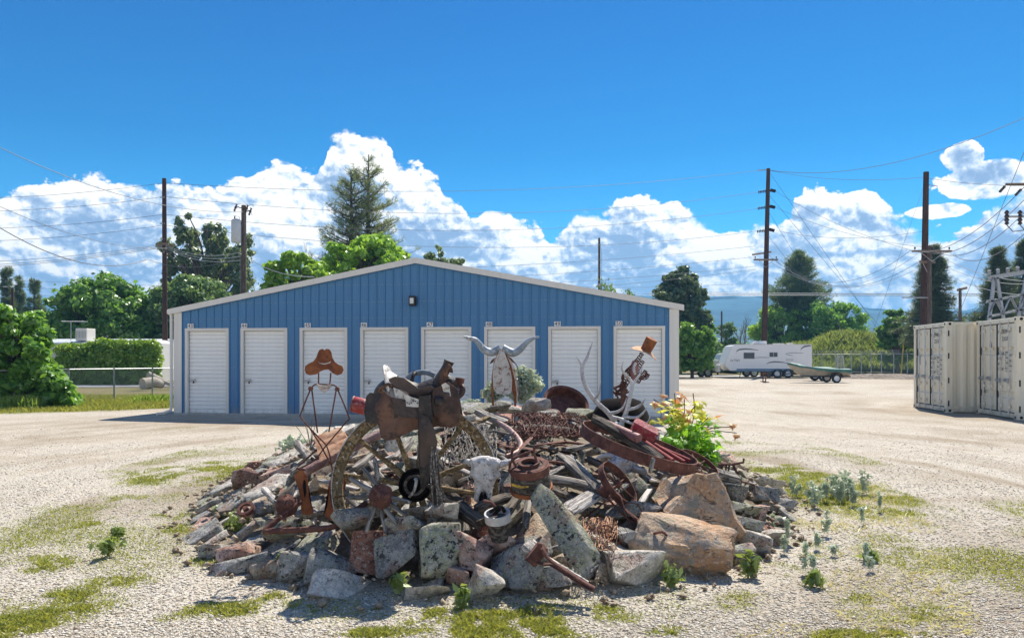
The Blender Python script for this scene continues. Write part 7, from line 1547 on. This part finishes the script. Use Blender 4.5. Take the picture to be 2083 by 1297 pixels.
# bleached board with iron fittings and small wheel
t = thing('wagon_board', 'bleached cracked board with rusty fittings slanting up to the small iron wheel', 'board', (P(1190, 0, 5.5).x, 5.5, 0))
beam(1152, 1040, 1238, 992, 42, W_WHITE, None, 'board', seed=5, Y=(5.32, 5.72), parent=t, thick=.35, ragged=.02)
m = MB(); fr = frame(P(1232, 996, 5.52), (.75, .1, .55), (.1, -1, .1)); m.box((0, 0, 0), (.10, .085, .07)); m.v = [tuple(fr @ Vector(v)) for v in m.v]; m.build('clamp', RUST, t, bevel=.008)
for pts in ([(1180, 1056), (1206, 1040), (1240, 1012)], [(1238, 1000), (1256, 1022), (1280, 1042), (1306, 1062)], [(1234, 1010), (1262, 1040), (1296, 1066)], [(1246, 996), (1262, 1010), (1270, 1034), (1298, 1060)]):
    m = MB(); m.tube(spline([P(a, b, 5.45 - .02 * i) for i, (a, b) in enumerate(pts)], 4), .015, 6, flat=.5); m.build('strap', RUST, t, 50)
m = MB(); m.ring(frame(P(1288, 1042, 5.38), (1, .2, -.4), (.3, -1, .5)), .075, .006, .006, 30); tag(m.build('wire_hoop', RUST, None, 60), 'thin rusty wire hoop in front of the dark flat stone', 'wire hoop')
def iron_wheel(px, py, Y, major, minor, band, label, name='iron_wheel', thick=.008, spokes=6, mat=RUST, hubr=.03, cat='iron wheel', n=44, hub=True, deep=None):
    """major: half long axis in photo pixels (dx, dy); minor: its half short axis in pixels"""
    if Y is None: Y = S(px, py + minor * .3, .22).y
    u = Vector((major[0], 0, -major[1])); R = u.length / F * Y; u.normalize(); k = minor / math.hypot(*major); s = Vector((-u.z, 0, u.x)); s = s if s.z > 0 else -s
    v = s * k + Vector((0, math.sqrt(max(0, 1 - k * k)), 0)) - Vector((0, 0, 0)); nrm = u.cross(v).normalized(); nrm = nrm if nrm.z > 0 else -nrm
    fr = frame(P(px, py, Y), u, nrm); t = thing(name, label, cat, (P(px, py, Y).x, Y, 0)); m = MB(); m.ring(fr, R, band, thick, n); m.build('rim', mat, t, 40)
    if hub: m = MB(); m.lathe([(.001, band * .5), (hubr * .6, band * .5), (hubr, band * .2), (hubr, -band * .3), (.001, -band * .3)], fr, 14); m.build('hub', mat, t, 40)
    for i in range(spokes): a = 2 * PI * i / spokes + .3; m = MB(); m.tube([fr @ Vector((0, 0, 0)), fr @ Vector(((R - .004) * math.cos(a), (R - .004) * math.sin(a), 0))], .006, 5); m.build('spoke', mat, t)
    return t, fr, R
iron_wheel(1256, 984, None, (34, 38), 19, .055, 'small spoked iron wheel tilted beside the second cow skull')
iron_wheel(1420, 944, None, (40, 20), 16, .04, 'thin iron wheel lying right of the long band, the upper one', spokes=8)
iron_wheel(1416, 978, None, (38, 12), 15, .04, 'iron wheel lying behind the orange boulder, the lower one', spokes=8)
TYD = S(1298, 918, .30).y; print('tyre', TYD, S(1274, 980, .2).y, S(1256, 984, .22).y, S(1285, 850, .1).y, S(1020, 822, .05).y, S(1395, 905, .05).y, S(1012, 1050, .1).y, S(1092, 1126, .1).y, S(1079, 972, .1).y, S(985, 990, .1).y)
t, fr, R = iron_wheel(1298, 908, TYD, (116, 37), 12, .095, 'long rusty iron tyre lying tilted across the right of the mound', 'iron_hoop', .010, 0, RUST, cat='iron hoop', n=64, hub=False)
t = thing('red_block', 'faded red painted block on a post resting inside the long iron tyre', 'painted block', (P(1310, 0, 6.9).x, 6.9, 0)); fr = frame(P(1311, 874, 6.30), (.86, -.1, -.46), (.2, -.55, .8)); m = MB(); m.box((0, 0, 0), (.22, .12, .085)); m.box((.0, -.03, .05), (.235, .07, .02)); m.v = [tuple(fr @ Vector(v)) for v in m.v]; m.build('block', REDB, t, bevel=.010); tubes('post', [[P(1312, 884, 6.32), P(1296, 908, 6.30)]], .035, RUST_R, t, 10)
for i, (a, b, c_, d) in enumerate(((1232, 862, 1300, 892), (1312, 900, 1368, 938), (1332, 904, 1392, 940), (1340, 908, 1404, 936))):
    o = tubes('red_pipe', [[P(a, b, 6.45), P(c_, d, 6.15)]], (.040, .026, .020, .014)[i], RUST_R if i else PINKP, None, 10); tag(o, ('thick faded pink pipe behind the charred log', 'thickest red pipe running down right inside the iron tyre', 'middle red pipe inside the iron tyre', 'thinnest red rod inside the iron tyre')[i], 'pipe', 'red pipes inside the iron tyre')
beam(1330, 930, 1322, 962, 10, W_GREY, 'small grey stake in front of the long iron tyre', seed=9, Y=(5.6, 5.58), group=BG); beam(1338, 880, 1332, 916, 9, W_WHITE, 'small pale stake behind the red block', seed=19, Y=(6.7, 6.65), group=BG)
t = thing('iron_bracket', 'rusty barred iron bracket on the right shoulder of the mound', 'iron bracket', (P(1485, 0, 7.0).x, 7, 0)); q = lambda a, b, d=0: P(a, b, 6.9 + d)
for p in (((1464, 944), (1459, 976)), ((1470, 944), (1464, 979)), ((1478, 943), (1473, 980)), ((1484, 944), (1478, 980))): tubes('bar', [[q(*p[0]), q(*p[1], -.1)]], .009, RUST, t)
tubes('top_bar', [[q(1462, 944), q(1488, 944), q(1512, 940), q(1513, 932)]], .011, RUST, t); tubes('leg', [[q(1492, 946), q(1507, 979, -.1)]], .013, RUST, t); tubes('foot_bar', [[q(1480, 980, -.1), q(1512, 980, -.1), q(1535, 986, -.1), q(1538, 1004, -.2)]], .010, RUST, t); tubes('arm', [[q(1508, 994, -.2), q(1524, 976)]], .007, RUST, t)
# --- horned sculpture on the crest
def longhorn():
    Y = 8.75; t = thing('longhorn_sculpture', 'upright white and rust steel sculpture with wide grey horns on the crest', 'sculpture', (P(1021, 0, Y).x, Y, 0)); cv = lambda k: (lambda a, b: Y - .13 - k * .25 * (1 - ((a - 1021) / 24) ** 2))
    sheet('breast_plate', [(1004, 742), (1010, 726), (1018, 708), (1026, 716), (1036, 742), (1042, 770), (1041, 796), (1034, 802), (1010, 800), (1003, 786), (1002, 762)], cv(.10), PLATEW, t, .006, 2, None, noise=.02)
    sheet('side_flange', [(1018, 706), (1012, 718), (1004, 738), (1000, 765), (999, 800), (1001, 825), (1005, 825), (1003, 800), (1004, 785), (1003, 765), (1007, 748), (1008, 740), (1014, 724)], Y - .125, RUST_O, t, .03, 1, None, noise=.01)
    sheet('side_flange', [(1020, 706), (1030, 720), (1041, 746), (1047, 772), (1051, 800), (1050, 826), (1046, 826), (1045, 806), (1041, 790), (1042, 772), (1037, 752), (1036, 742), (1028, 722)], Y - .125, RUST_O, t, .03, 1, None, noise=.01)
    sheet('side_panel', [(1026, 714), (1036, 724), (1048, 752), (1054, 800), (1052, 822), (1049, 800), (1043, 760), (1034, 735)], Y - .02, PLATEW, t, .01, 1)
    sheet('face_plate', [(1012, 728), (1020, 712), (1028, 728), (1030, 744), (1020, 748), (1011, 744)], Y - .15, PLATEW, t, .01, 1)
    for s_ in ([(1008, 726), (1000, 732), (995, 741), (1004, 736)], [(1032, 724), (1040, 728), (1052, 742), (1042, 736)]): sheet('ear', s_, Y - .14, RUST, t, .008, 1)
    horn('horn', [P(1018, 708, Y - .1), P(1000, 716, Y - .1), P(984, 710, Y - .12), (P(968, 692, Y - .15)), P(952, 687, Y - .18), P(943, 684, Y - .2)], [.050, .050, .042, .030, .02, .008], HORNM, t, 12)
    horn('horn', [P(1022, 708, Y - .1), P(1042, 717, Y - .1), P(1056, 712, Y - .12), (P(1072, 696, Y - .15)), P(1084, 688, Y - .18), P(1097, 685, Y - .2)], [.050, .050, .042, .030, .02, .008], HORNM, t, 12)
    tubes('wire', [spline([P(1034, 730, Y), P(1052, 745, Y), P(1056, 790, Y), P(1050, 820, Y)], 5)], .005, CABLE, t, 4)
longhorn()
# --- drum and tub behind the crest, chain man with top hat
m = thing('rusty_drum', 'rusty open iron drum tipped on its side on the crest', 'drum', (P(1140, 0, 9.3).x, 9.3, 0)); fr = frame(P(1140, 828, 9.2), (1, 0, -.35), (-.12, -.35, 1)); q = MB(); q.lathe([(.30, 0), (.31, .01), (.27, .03), (.26, .13), (.29, .15), (.28, .16), (.25, .14), (.25, .03)], frame(P(1146, 834, 9.2), (1, 0, -.30), (.25, -.65, .75)), 36); q.build('rim', RUST, m, 40)
q = MB(); q.lathe([(.001, .03), (.25, .03), (.25, .04), (.001, .04)], frame(P(1146, 834, 9.2), (1, 0, -.30), (.25, -.65, .75)), 24); q.build('web', RUST, m, 40)
m = thing('iron_tub', 'black iron tub tipped up behind the antlers', 'tub', (P(1262, 0, 8.6).x, 8.6, 0)); fr = frame(P(1262, 856, 8.5), (1, 0, .0), (.10, -.50, .85)); q = MB(); q.lathe([(.001, .30), (.17, .29), (.24, .26), (.31, .14), (.36, .0), (.35, .0), (.29, .14), (.001, .25)], frame(P(1262, 862, 8.5), (1, 0, .0), (.05, .10, 1)), 36); q.build('shell', BLACKI, m, 50)
q = MB(); q.ring(frame(P(1262, 862, 8.5), (1, 0, .0), (.05, .10, 1)), .37, .022, .02, 40); q.build('rim', BLACKI, m, 40)
def chain_man():
    Y = 8.0; t = thing('chain_figure', 'twisted chain and bone figure wearing a rusty top hat', 'sculpture', (P(1285, 0, Y).x, Y, 0))
    fr = frame(P(1314, 712, Y), (.88, 0, -.42), (.36, -.25, .9)); m = MB(); m.lathe([(.001, .14), (.064, .14), (.066, .13), (.060, .01), (.062, .0)], fr, 28); m.build('hat_crown', RUST_O, t, 40)
    m = MB(); vs = []; n = 32
    for i in range(n):
        a = 2 * PI * i / n; ca, sa = math.cos(a), math.sin(a); z = -.05 * ca * ca + .0
        for r in (.056, .15): vs.append(fr @ Vector((r * ca, r * sa * .9, (z if r > .1 else 0))))
        for r in (.15, .056): vs.append(fr @ Vector((r * ca, r * sa * .9, (z if r > .1 else 0) - .006)))
    m.add(vs, [(4 * i + j, 4 * i + (j + 1) % 4, 4 * ((i + 1) % n) + (j + 1) % 4, 4 * ((i + 1) % n) + j) for i in range(n) for j in range(4)]); m.build('hat_brim', RUST_T, t, 40)
    z = lambda a, b, d=0: P(1050 + a / 3.2426, 660 + b / 3.2426, Y + d)
    def link_(a, b, w=.022, r=.006):
        d = (b - a); L = d.length; fr = frame((a + b) / 2, d, (random.uniform(-1, 1), -1, random.uniform(-1, 1))); p = [fr @ Vector((L * .62 * math.cos(k * PI / 5), w * math.sin(k * PI / 5), 0)) for k in range(11)]; m = MB(); m.tube(p, r, 6, caps=False); m.build('chain_link', RUST, t, 60)
    random.seed(12)
    for path in ([(830, 190), (800, 235), (770, 265), (735, 330), (700, 390), (690, 440)], [(835, 240), (805, 290), (800, 340), (850, 350), (870, 325)], [(740, 300), (760, 340), (720, 400)], [(800, 380), (830, 340), (855, 305)]):
        p = spline([z(*q_) for q_ in path], 4)
        for i in range(len(p) - 1): link_(p[i], p[i + 1])
    horn('bone', [z(785, 240), z(780, 280), z(775, 330), z(778, 375)], [.030, .045, .038, .018], PINKP, t, 10)
    horn('bone', [z(790, 250, -.03), z(775, 290, -.03), z(785, 330, -.03)], [.014, .02, .012], BONE, t, 8)
    for p in ([(720, 400), (700, 350), (730, 300), (780, 250)], [(700, 420), (655, 450), (640, 440)], [(640, 420), (690, 400), (700, 380)], [(760, 400), (790, 360), (830, 345)], [(705, 450), (730, 430), (690, 470)]): horn('iron_hook', [z(a, b, random.uniform(-.05, .05)) for a, b in p], [.012, .016, .008], RUST, t, 7)
    for i in range(14): a, b = random.uniform(650, 740), random.uniform(400, 480); tubes('scrap_rod', [[z(a, b), z(a + random.uniform(-50, 50), b + random.uniform(-50, 40), random.uniform(-.1, .1))]], random.uniform(.006, .014), RUST, t)
    horn('stem', [P(1270, 838, Y), P(1268, 800, Y), z(720, 400)], [.03, .03, .02], RUST, t, 8)
chain_man()
def antlers():
    Y = 7.55; t = thing('elk_antlers', 'pale branching pair of elk antlers above the long iron tyre', 'antlers', (P(1262, 0, Y).x, Y, 0)); z = lambda a, b, d=0: P(1050 + a / 3.2426, 660 + b / 3.2426, Y + d)
    for nm, pts, r in (('beam', [(650, 640, 0), (600, 575, -.02), (520, 500, -.06), (455, 400, -.1), (435, 290, -.1), (468, 215, -.08), (503, 118, -.05)], [.034, .032, .030, .027, .026, .020, .005]), ('tine', [(438, 290, -.1), (420, 245, -.12), (397, 212, -.14)], [.02, .012, .004]), ('tine', [(515, 495, -.06), (545, 450, -.1), (558, 375, -.14)], [.022, .014, .004]), ('tine', [(610, 585, -.02), (665, 575, -.10), (705, 545, -.14), (727, 488, -.16)], [.024, .02, .014, .004]), ('tine', [(640, 610, 0), (700, 625, -.12), (760, 650, -.16), (790, 640, -.2)], [.024, .02, .014, .006]),
                       ('beam', [(690, 660, .02), (725, 580, .02), (745, 500, .0), (765, 400, 0), (745, 355, 0), (705, 310, -.02), (697, 280, -.03), (707, 245, -.03)], [.032, .030, .028, .024, .020, .016, .012, .004]), ('tine', [(766, 395, 0), (800, 350, .02), (825, 310, .04), (832, 265, .05)], [.020, .016, .010, .004]), ('tine', [(735, 560, 0), (790, 548, -.1), (830, 520, -.14), (852, 485, -.16)], [.024, .02, .014, .004]), ('tine', [(715, 608, 0), (790, 612, -.12), (835, 585, -.16), (862, 545, -.18)], [.024, .02, .014, .004]), ('tine', [(845, 660, -.1), (870, 640, -.12), (880, 612, -.14)], [.014, .012, .004])):
        horn(nm, [z(*p) for p in pts], [q * .78 for q in r], ANTL, t, 10)
    horn('skull_plate', [z(640, 650), z(668, 668, -.03), z(700, 660)], [.03, .045, .03], BONE, t, 10)
antlers()
# --- curved pipe, barbed wire, loose scrap
horn_o = horn('curved_horn', [S(1012, 858, .2), S(1034, 872, .2), S(1052, 890, .2), S(1060, 906, .2), S(1050, 920, .2), S(1030, 926, .2)], [.022, .026, .026, .024, .02, .014], PIPEM, None, 12); tag(horn_o, 'smooth mauve grey curved horn of pipe in the middle of the mound', 'curved pipe')
def wirebundle(name, label, box, n, r, mat, seed, turns=3, Yo=0.):
    rd = random.Random(seed); m = MB(); x0, y0, x1, y1 = box
    for i in range(n):
        cx, cy = rd.uniform(x0, x1), rd.uniform(y0, y1); pts = []
        L = rd.uniform(.25, .6) * (x1 - x0)
        for k in range(7):
            a, b = cx + L * (k / 6 - .5), cy + rd.uniform(-1, 1) * (y1 - y0) * .28 + (k / 6 - .5) * (y1 - y0) * .3; pts.append(S(min(x1, max(x0, a)), min(y1, max(y0, b)), .16 + rd.uniform(0, .07)))
        m.tube(spline(pts, 2), r, 3, caps=False)
        if mat is RUST:
            for p in pts: m.tube([p + Vector((-.012, 0, -.012)), p + Vector((.012, 0, .012))], r * .9, 3, caps=False)
    o = m.build(name, mat); tag(o, label, 'wire bundle'); return o
wirebundle('barbed_wire', 'tangled bundle of rusty barbed wire on the upper middle of the mound', (1044, 840, 1178, 888), 90, .0042, RUST, 5)
wirebundle('wire_coil', 'loose coil of thin dry wire beside the mossy slab', (1186, 1052, 1256, 1118), 34, .0028, RUST_T, 6)
wirebundle('vine_tangle', 'tangle of dry vines and wire right of the wheel spokes', (905, 860, 1010, 945), 60, .0038, W_GREY, 8)
m = MB(); rd = random.Random(5)
for i in range(9): c = P(1226 + rd.uniform(-20, 20), 1085 + rd.uniform(-12, 12), 4.95 + rd.uniform(-.05, .05)); a = rd.uniform(.06, .12); m.tube([c + Vector((a * math.cos(k * .5), rd.uniform(-.01, .01), a * .6 * math.sin(k * .5))) for k in range(14)], .0022, 3, caps=False)
tag(m.build('wire_loops', RUST), 'thin wire loops curling over the pale boulder', 'wire loops')
rd = random.Random(31)
for i in range(46):
    px, py = rd.uniform(900, 1180), rd.uniform(850, 950); a = S(px, py, .17); w = rd.uniform(.12, .38); th = rd.uniform(-.9, .9); b = a + Vector((w * math.cos(th), rd.uniform(-.15, .15), -.05 * rd.random() - .15 * math.sin(th) * w)); b.z = max(b.z, mound_h(b.x, b.y) + .12)
    mt = rd.choice((RUST, RUST, BLACKI, W_GREY, W_DARK)); k = 'rusty iron rod' if mt is RUST else ('black iron rod' if mt is BLACKI else 'thin grey stick'); o = tubes('scrap_rod', [spline([a, (a + b) / 2 + Vector((0, 0, rd.uniform(0, .05))), b], 3)], rd.uniform(.007, .016), mt, None, 6)
    mk = min(MARKS, key=lambda q_: math.hypot(px - q_[0], py - q_[1]))[2]; lb = f'{k} lying loose beside {mk}'; n_ = 0
    for alt in (lb, f'{k} just left of {mk}', f'{k} just right of {mk}', f'short {k} above {mk}', f'bent {k} below {mk}', f'{k} higher up behind {mk}', f'{k} leaning behind {mk}', f'{k} lowest in front of {mk}', f'{k} farthest back of {mk}', f'{k} topmost by {mk}', f'{k} half hidden near {mk}', f'{k} crossing others near {mk}'):
        if alt not in USED: lb = alt; break
    USED[lb] = 1; tag(o, lb, 'scrap', 'iron rods and sticks loose in the scrap')
for i, (px, py, r, lb) in enumerate(((938, 885, 22, 'coiled dark iron spring right of the saddle'), (915, 895, 16, 'small dark iron disc behind the wheel rim'), (500, 1035, 18, 'small heap of rusty leather straps on the left flank'), (1262, 880, 16, 'small rusty plate behind the iron tyre'), (960, 905, 18, 'dark iron ring in the vine tangle'))):
    c = S(px, py, .14); R = r / F * c.y; t = thing('iron_disc', lb, 'iron disc', (c.x, c.y, 0)); fr = frame(c, (1, 0, .2), (rd.uniform(-.3, .3), -.55, .8)); m = MB(); m.ring(fr, R, .03, R * .35, 24); m.build('ring', BLACKI if i != 2 else RUST, t, 40); m = MB(); m.lathe([(.001, .02), (R * .3, .02), (R * .3, -.02), (.001, -.02)], fr, 12); m.build('hub', RUST, t, 40)
for i, (a, b, c_, d, lb) in enumerate(((690, 905, 752, 868, 'rusty flat bar behind the upper wheel rim'), (1088, 905, 1150, 897, 'rusty flat bar below the barbed wire'), (860, 1075, 905, 1050, 'old leather strap curling over the front stones'), (1010, 905, 1090, 915, 'rusty iron bar pointing at the curved horn'), (1040, 930, 1090, 880, 'rusty leaning bar behind the barrel hub'))):
    m = MB(); m.tube(spline([S(a, b, .18), S((a + c_) / 2, (b + d) / 2, .22), S(c_, d, .18)], 4), .022, 6, flat=.4); tag(m.build('iron_bar', RUST if i != 2 else LEA, None, 60), lb, 'iron bar' if i != 2 else 'strap')
# a few rusty scraps on the front slope
for i, (px, py) in enumerate(((815, 1078), (1170, 1120), (1330, 1085), (745, 1105))):
    c = S(px, py, .16); o = tubes('rusty_scrap', [spline([c, c + Vector((.05, -.03, .02)), c + Vector((.09, 0, -.01))], 3)], .010, RUST, None, 6); tag(o, ('scrap of rusty chain on the bleached slab', 'rusty scrap beside the mossy slab', 'rusty scrap against the orange boulder', 'scrap of rusty chain on the rust red slab')[i], 'scrap')

# ---------------------------------------------------------------- plants on and round the mound
def maple_leaf_mesh():
    pts = [(0, 0), (.10, .02), (.34, -.08), (.30, .10), (.50, .26), (.26, .34), (.30, .52), (.14, .52), (0, .95)]; pts = pts + [(-x, y) for x, y in pts[-2:0:-1]]
    me = bpy.data.meshes.new('leaf'); vs = [(x, y, -.22 * abs(x) - .18 * y * y) for x, y in pts] + [(0, .35, .03)]; n = len(pts)
    me.from_pydata(vs, [], [(i, (i + 1) % n, n) for i in range(n)]); me.update(); return me
def young_maple():
    Y = 7.0; base = S(1395, 905, 0); t = thing('young_maple', 'young maple with green lower and copper yellow upper leaves at the right', 'shrub', (base.x, base.y, base.z)); rd = random.Random(8)
    protos = {}
    for nm, mt in (('g', L_MGREEN), ('y', L_MYEL), ('r', L_MRED)): me = maple_leaf_mesh(); me.materials.append(mt); protos[nm] = me
    tips = [(1330, 812), (1345, 830), (1372, 800), (1392, 812), (1410, 800), (1414, 825), (1440, 850), (1462, 870), (1486, 868), (1498, 880), (1350, 860), (1375, 850), (1345, 890), (1430, 890), (1455, 905), (1400, 860), (1390, 890), (1440, 925), (1365, 905), (1415, 915)]
    stems = []
    for a, b in tips: e = P(a, b, Y + rd.uniform(-.3, .35)); p = spline([base, base.lerp(e, .5) + Vector((rd.uniform(-.05, .05), rd.uniform(-.1, .1), .08)), e], 4); stems.append(p); tubes('stem', [p], .005, BARK, t, 5)
    n = 0
    while n < 285:
        p = rd.choice(stems); u = rd.random() ** .7; q = p[int(u * (len(p) - 1))] + Vector((rd.gauss(0, .075), rd.gauss(0, .10), rd.gauss(0, .06)))
        px = CX + q.x / q.y * F; py = HY - (q.z - CZ) / q.y * F
        if py > 945 or q.z < mound_h(q.x, q.y) + .02 or py < 790: continue
        if px > 1462 and rd.random() < .7: continue
        kind = 'g' if py > 862 + rd.uniform(-22, 18) and px < 1468 else ('r' if (px > 1440 or py < 815 or rd.random() < .16) and rd.random() < .85 else 'y')
        s = rd.uniform(.085, .15); o = bpy.data.objects.new('leaf', protos[kind]); C.objects.link(o)
        d = Vector((rd.uniform(-1, 1), rd.uniform(-1, .4), rd.uniform(-.9, .2))).normalized(); place(o, frame(q, Vector((d.y, -d.x, .2)), Vector((rd.uniform(-.5, .5), -.6, .9))) @ Matrix.Diagonal((s, s, s, 1)), t); n += 1
    cl = []
    for i in range(46): a, b = rd.uniform(1345, 1452), rd.uniform(868, 938); 
    for i in range(46):
        a, b = rd.uniform(1345, 1455), rd.uniform(866, 936)
        if b < 866 + abs(a - 1400) * .5: continue
        q = P(a, b, Y + rd.uniform(.0, .5)); cl.append((q.x, q.y, q.z, .07, .1, .06))
    o = link('inner_foliage', np_mesh('i', leaves(cl, 1500, .05, 9, 1.3, .2, .5), None, 4), L_MGREEN, t); o['kind'] = 'stuff'
young_maple()
def tuft(name, label, px, py, Y, wpx, hpx, n, mat, seed, cat='plant', size=.02, group=None, width=.006):
    """upright leafy stems fanned from one root"""
    rd = random.Random(seed); b = P(px, py, Y); t = thing(name, label, cat, tuple(b), group=group); m = MB(); cl = []
    for i in range(n):
        a = rd.uniform(-1, 1); e = b + Vector((a * wpx / F * Y / 2, rd.uniform(-1, 1) * wpx / F * Y / 3, hpx / F * Y * (1 - .45 * a * a) * rd.uniform(.6, 1.05))); p = spline([b + Vector((a * .03, 0, 0)), b.lerp(e, .5) + Vector((a * -.01, 0, .02)), e], 3); m.tube(p, width * .4, 3, caps=False)
        for q in p[2:]: cl.append((q.x, q.y, q.z, size * 1.4, size * 1.4, size * 1.2))
    m.build('stem', mat, t); link('foliage', np_mesh('t', leaves(cl, len(cl) * (9 if cat != 'weed' else 2), size, seed, 2.6, .1, .6), None, 4), mat, t); return t
tuft('sage_bush', 'silvery sagebrush growing behind the horned sculpture', 1062, 822, 10.6, 84, 74, 90, L_SAGE, 3, 'bush', .030, width=.01); tuft('sage_bush', 'small silvery sage left of the horned sculpture', 1002, 822, 10.4, 40, 44, 30, L_SAGE, 4, 'bush', .028)
tuft('sage_bush', 'low silvery sage on the crest left of the sculpture', 962, 838, 9.6, 50, 26, 24, L_SAGE, 14, 'bush', .024)
tuft('sage_plant', 'dry silvery weed at the upper left edge of the mound', 600, 926, 9.2, 66, 44, 34, L_SAGE, 5, 'plant', .018)
for i in range(9):
    a = -1 + 2 * i / 8; b = P(640 + 8 * a, 920, 7.2); m = None
t = thing('dry_weed', 'bare dry weed stalks left of the stacked plates', 'weed', tuple(P(632, 915, 7.))); rd = random.Random(2)
for i in range(10): e = P(632 + rd.uniform(-50, 40), rd.uniform(845, 895), 7.); tubes('stalk', [spline([P(632, 915, 7.), P(632, 915, 7.).lerp(e, .5) + Vector((0, 0, .03)), e], 3)], .0028, TWIG, t, 4)
rd = random.Random(19); gS = 'silvery sage stems on the right verge'
SP = [(rd.gauss(1695, 30), rd.uniform(1000, 1040)) for _ in range(13)] + [(rd.uniform(1570, 1800), rd.uniform(1000, 1180)) for _ in range(13)]
SP = sorted(SP[:13]) + sorted(SP[13:]); ORD = ('leftmost', 'second from the left', 'third from the left', 'fourth from the left', 'fifth from the left', 'sixth from the left', 'the middle one', 'sixth from the right', 'fifth from the right', 'fourth from the right', 'third from the right', 'second from the right', 'rightmost'); SG = ORD + ORD
for i in range(26):
    px, py = SP[i]; Y = CZ * F / (py - HY)
    ord_ = ('first', 'second', 'third', 'fourth', 'fifth', 'sixth', 'seventh', 'eighth', 'ninth', 'tenth', 'eleventh', 'twelfth', 'thirteenth')
    tuft('sage_plant', (f'silvery sage in the dense clump right of the mound, {SG[i]}' if i < 13 else f'thin upright silvery sage stem scattered right of the mound, {SG[i]}'), px, py, Y, 16 if i >= 13 else 26, rd.uniform(34, 70) if i >= 13 else rd.uniform(40, 62), 3 if i >= 13 else 8, L_SAGE, 50 + i, 'plant', .014, gS if i < 13 else gS + ', scattered', .004)
for i, (px, py, w, h, lb) in enumerate(((1527, 1175, 34, 52, 'bright green weed standing right of the largest boulder'), (1366, 1195, 34, 46, 'bright green weed in front of the orange boulder'), (940, 1240, 14, 42, 'narrow green weed at the front edge below the green stone'), (812, 1200, 24, 30, 'small green weed between pale slab and green stone'), (574, 1148, 22, 20, 'tiny green weed above the rounded shaded stone'), (220, 1130, 60, 40, 'broad leaved weed in the gravel left of the mound'), (238, 1095, 26, 24, 'smaller weed behind the broad leaved one'), (480, 1090, 60, 44, 'green weeds at the left foot of the mound'), (455, 1062, 40, 36, 'pale green weed higher up the left foot'), (1724, 998, 16, 20, 'bright green weed beside the sage clump'), (1655, 1190, 30, 22, 'yellow green weed in the right gravel'), (1770, 1140, 26, 14, 'low weed far right of the boulders'), (744, 1122, 16, 14, 'tiny weed on the rust red slab'))):
    Y = CZ * F / (py - HY) if not (px in (812, 574, 744)) else S(px, py).y - .05; tuft('green_weed', lb, px, py, Y, w, h, 11, L_WEED, 90 + i, 'weed', .027, 'green weeds')
PWORLD = False
# ---------------------------------------------------------------- air
def haze():
    m = MB(); m.box((0, 1600, 96), (9000, 3900, 200)); 
    mat = bpy.data.materials.new('thin_blue_air'); mat.use_nodes = True; t = mat.node_tree; t.nodes.clear(); o = t.nodes.new('ShaderNodeOutputMaterial'); v = t.nodes.new('ShaderNodeVolumePrincipled')
    v.inputs['Color'].default_value = (0.22, 0.58, 1.0, 1); v.inputs['Density'].default_value = 0.00040; v.inputs['Anisotropy'].default_value = 0.2; t.links.new(v.outputs[0], o.inputs['Volume'])
    h = m.build('haze', mat); tag(h, 'thin bluish summer air fading the far mountains', kind='stuff')
haze()
SC.render.resolution_x = 1024; SC.render.resolution_y = 637
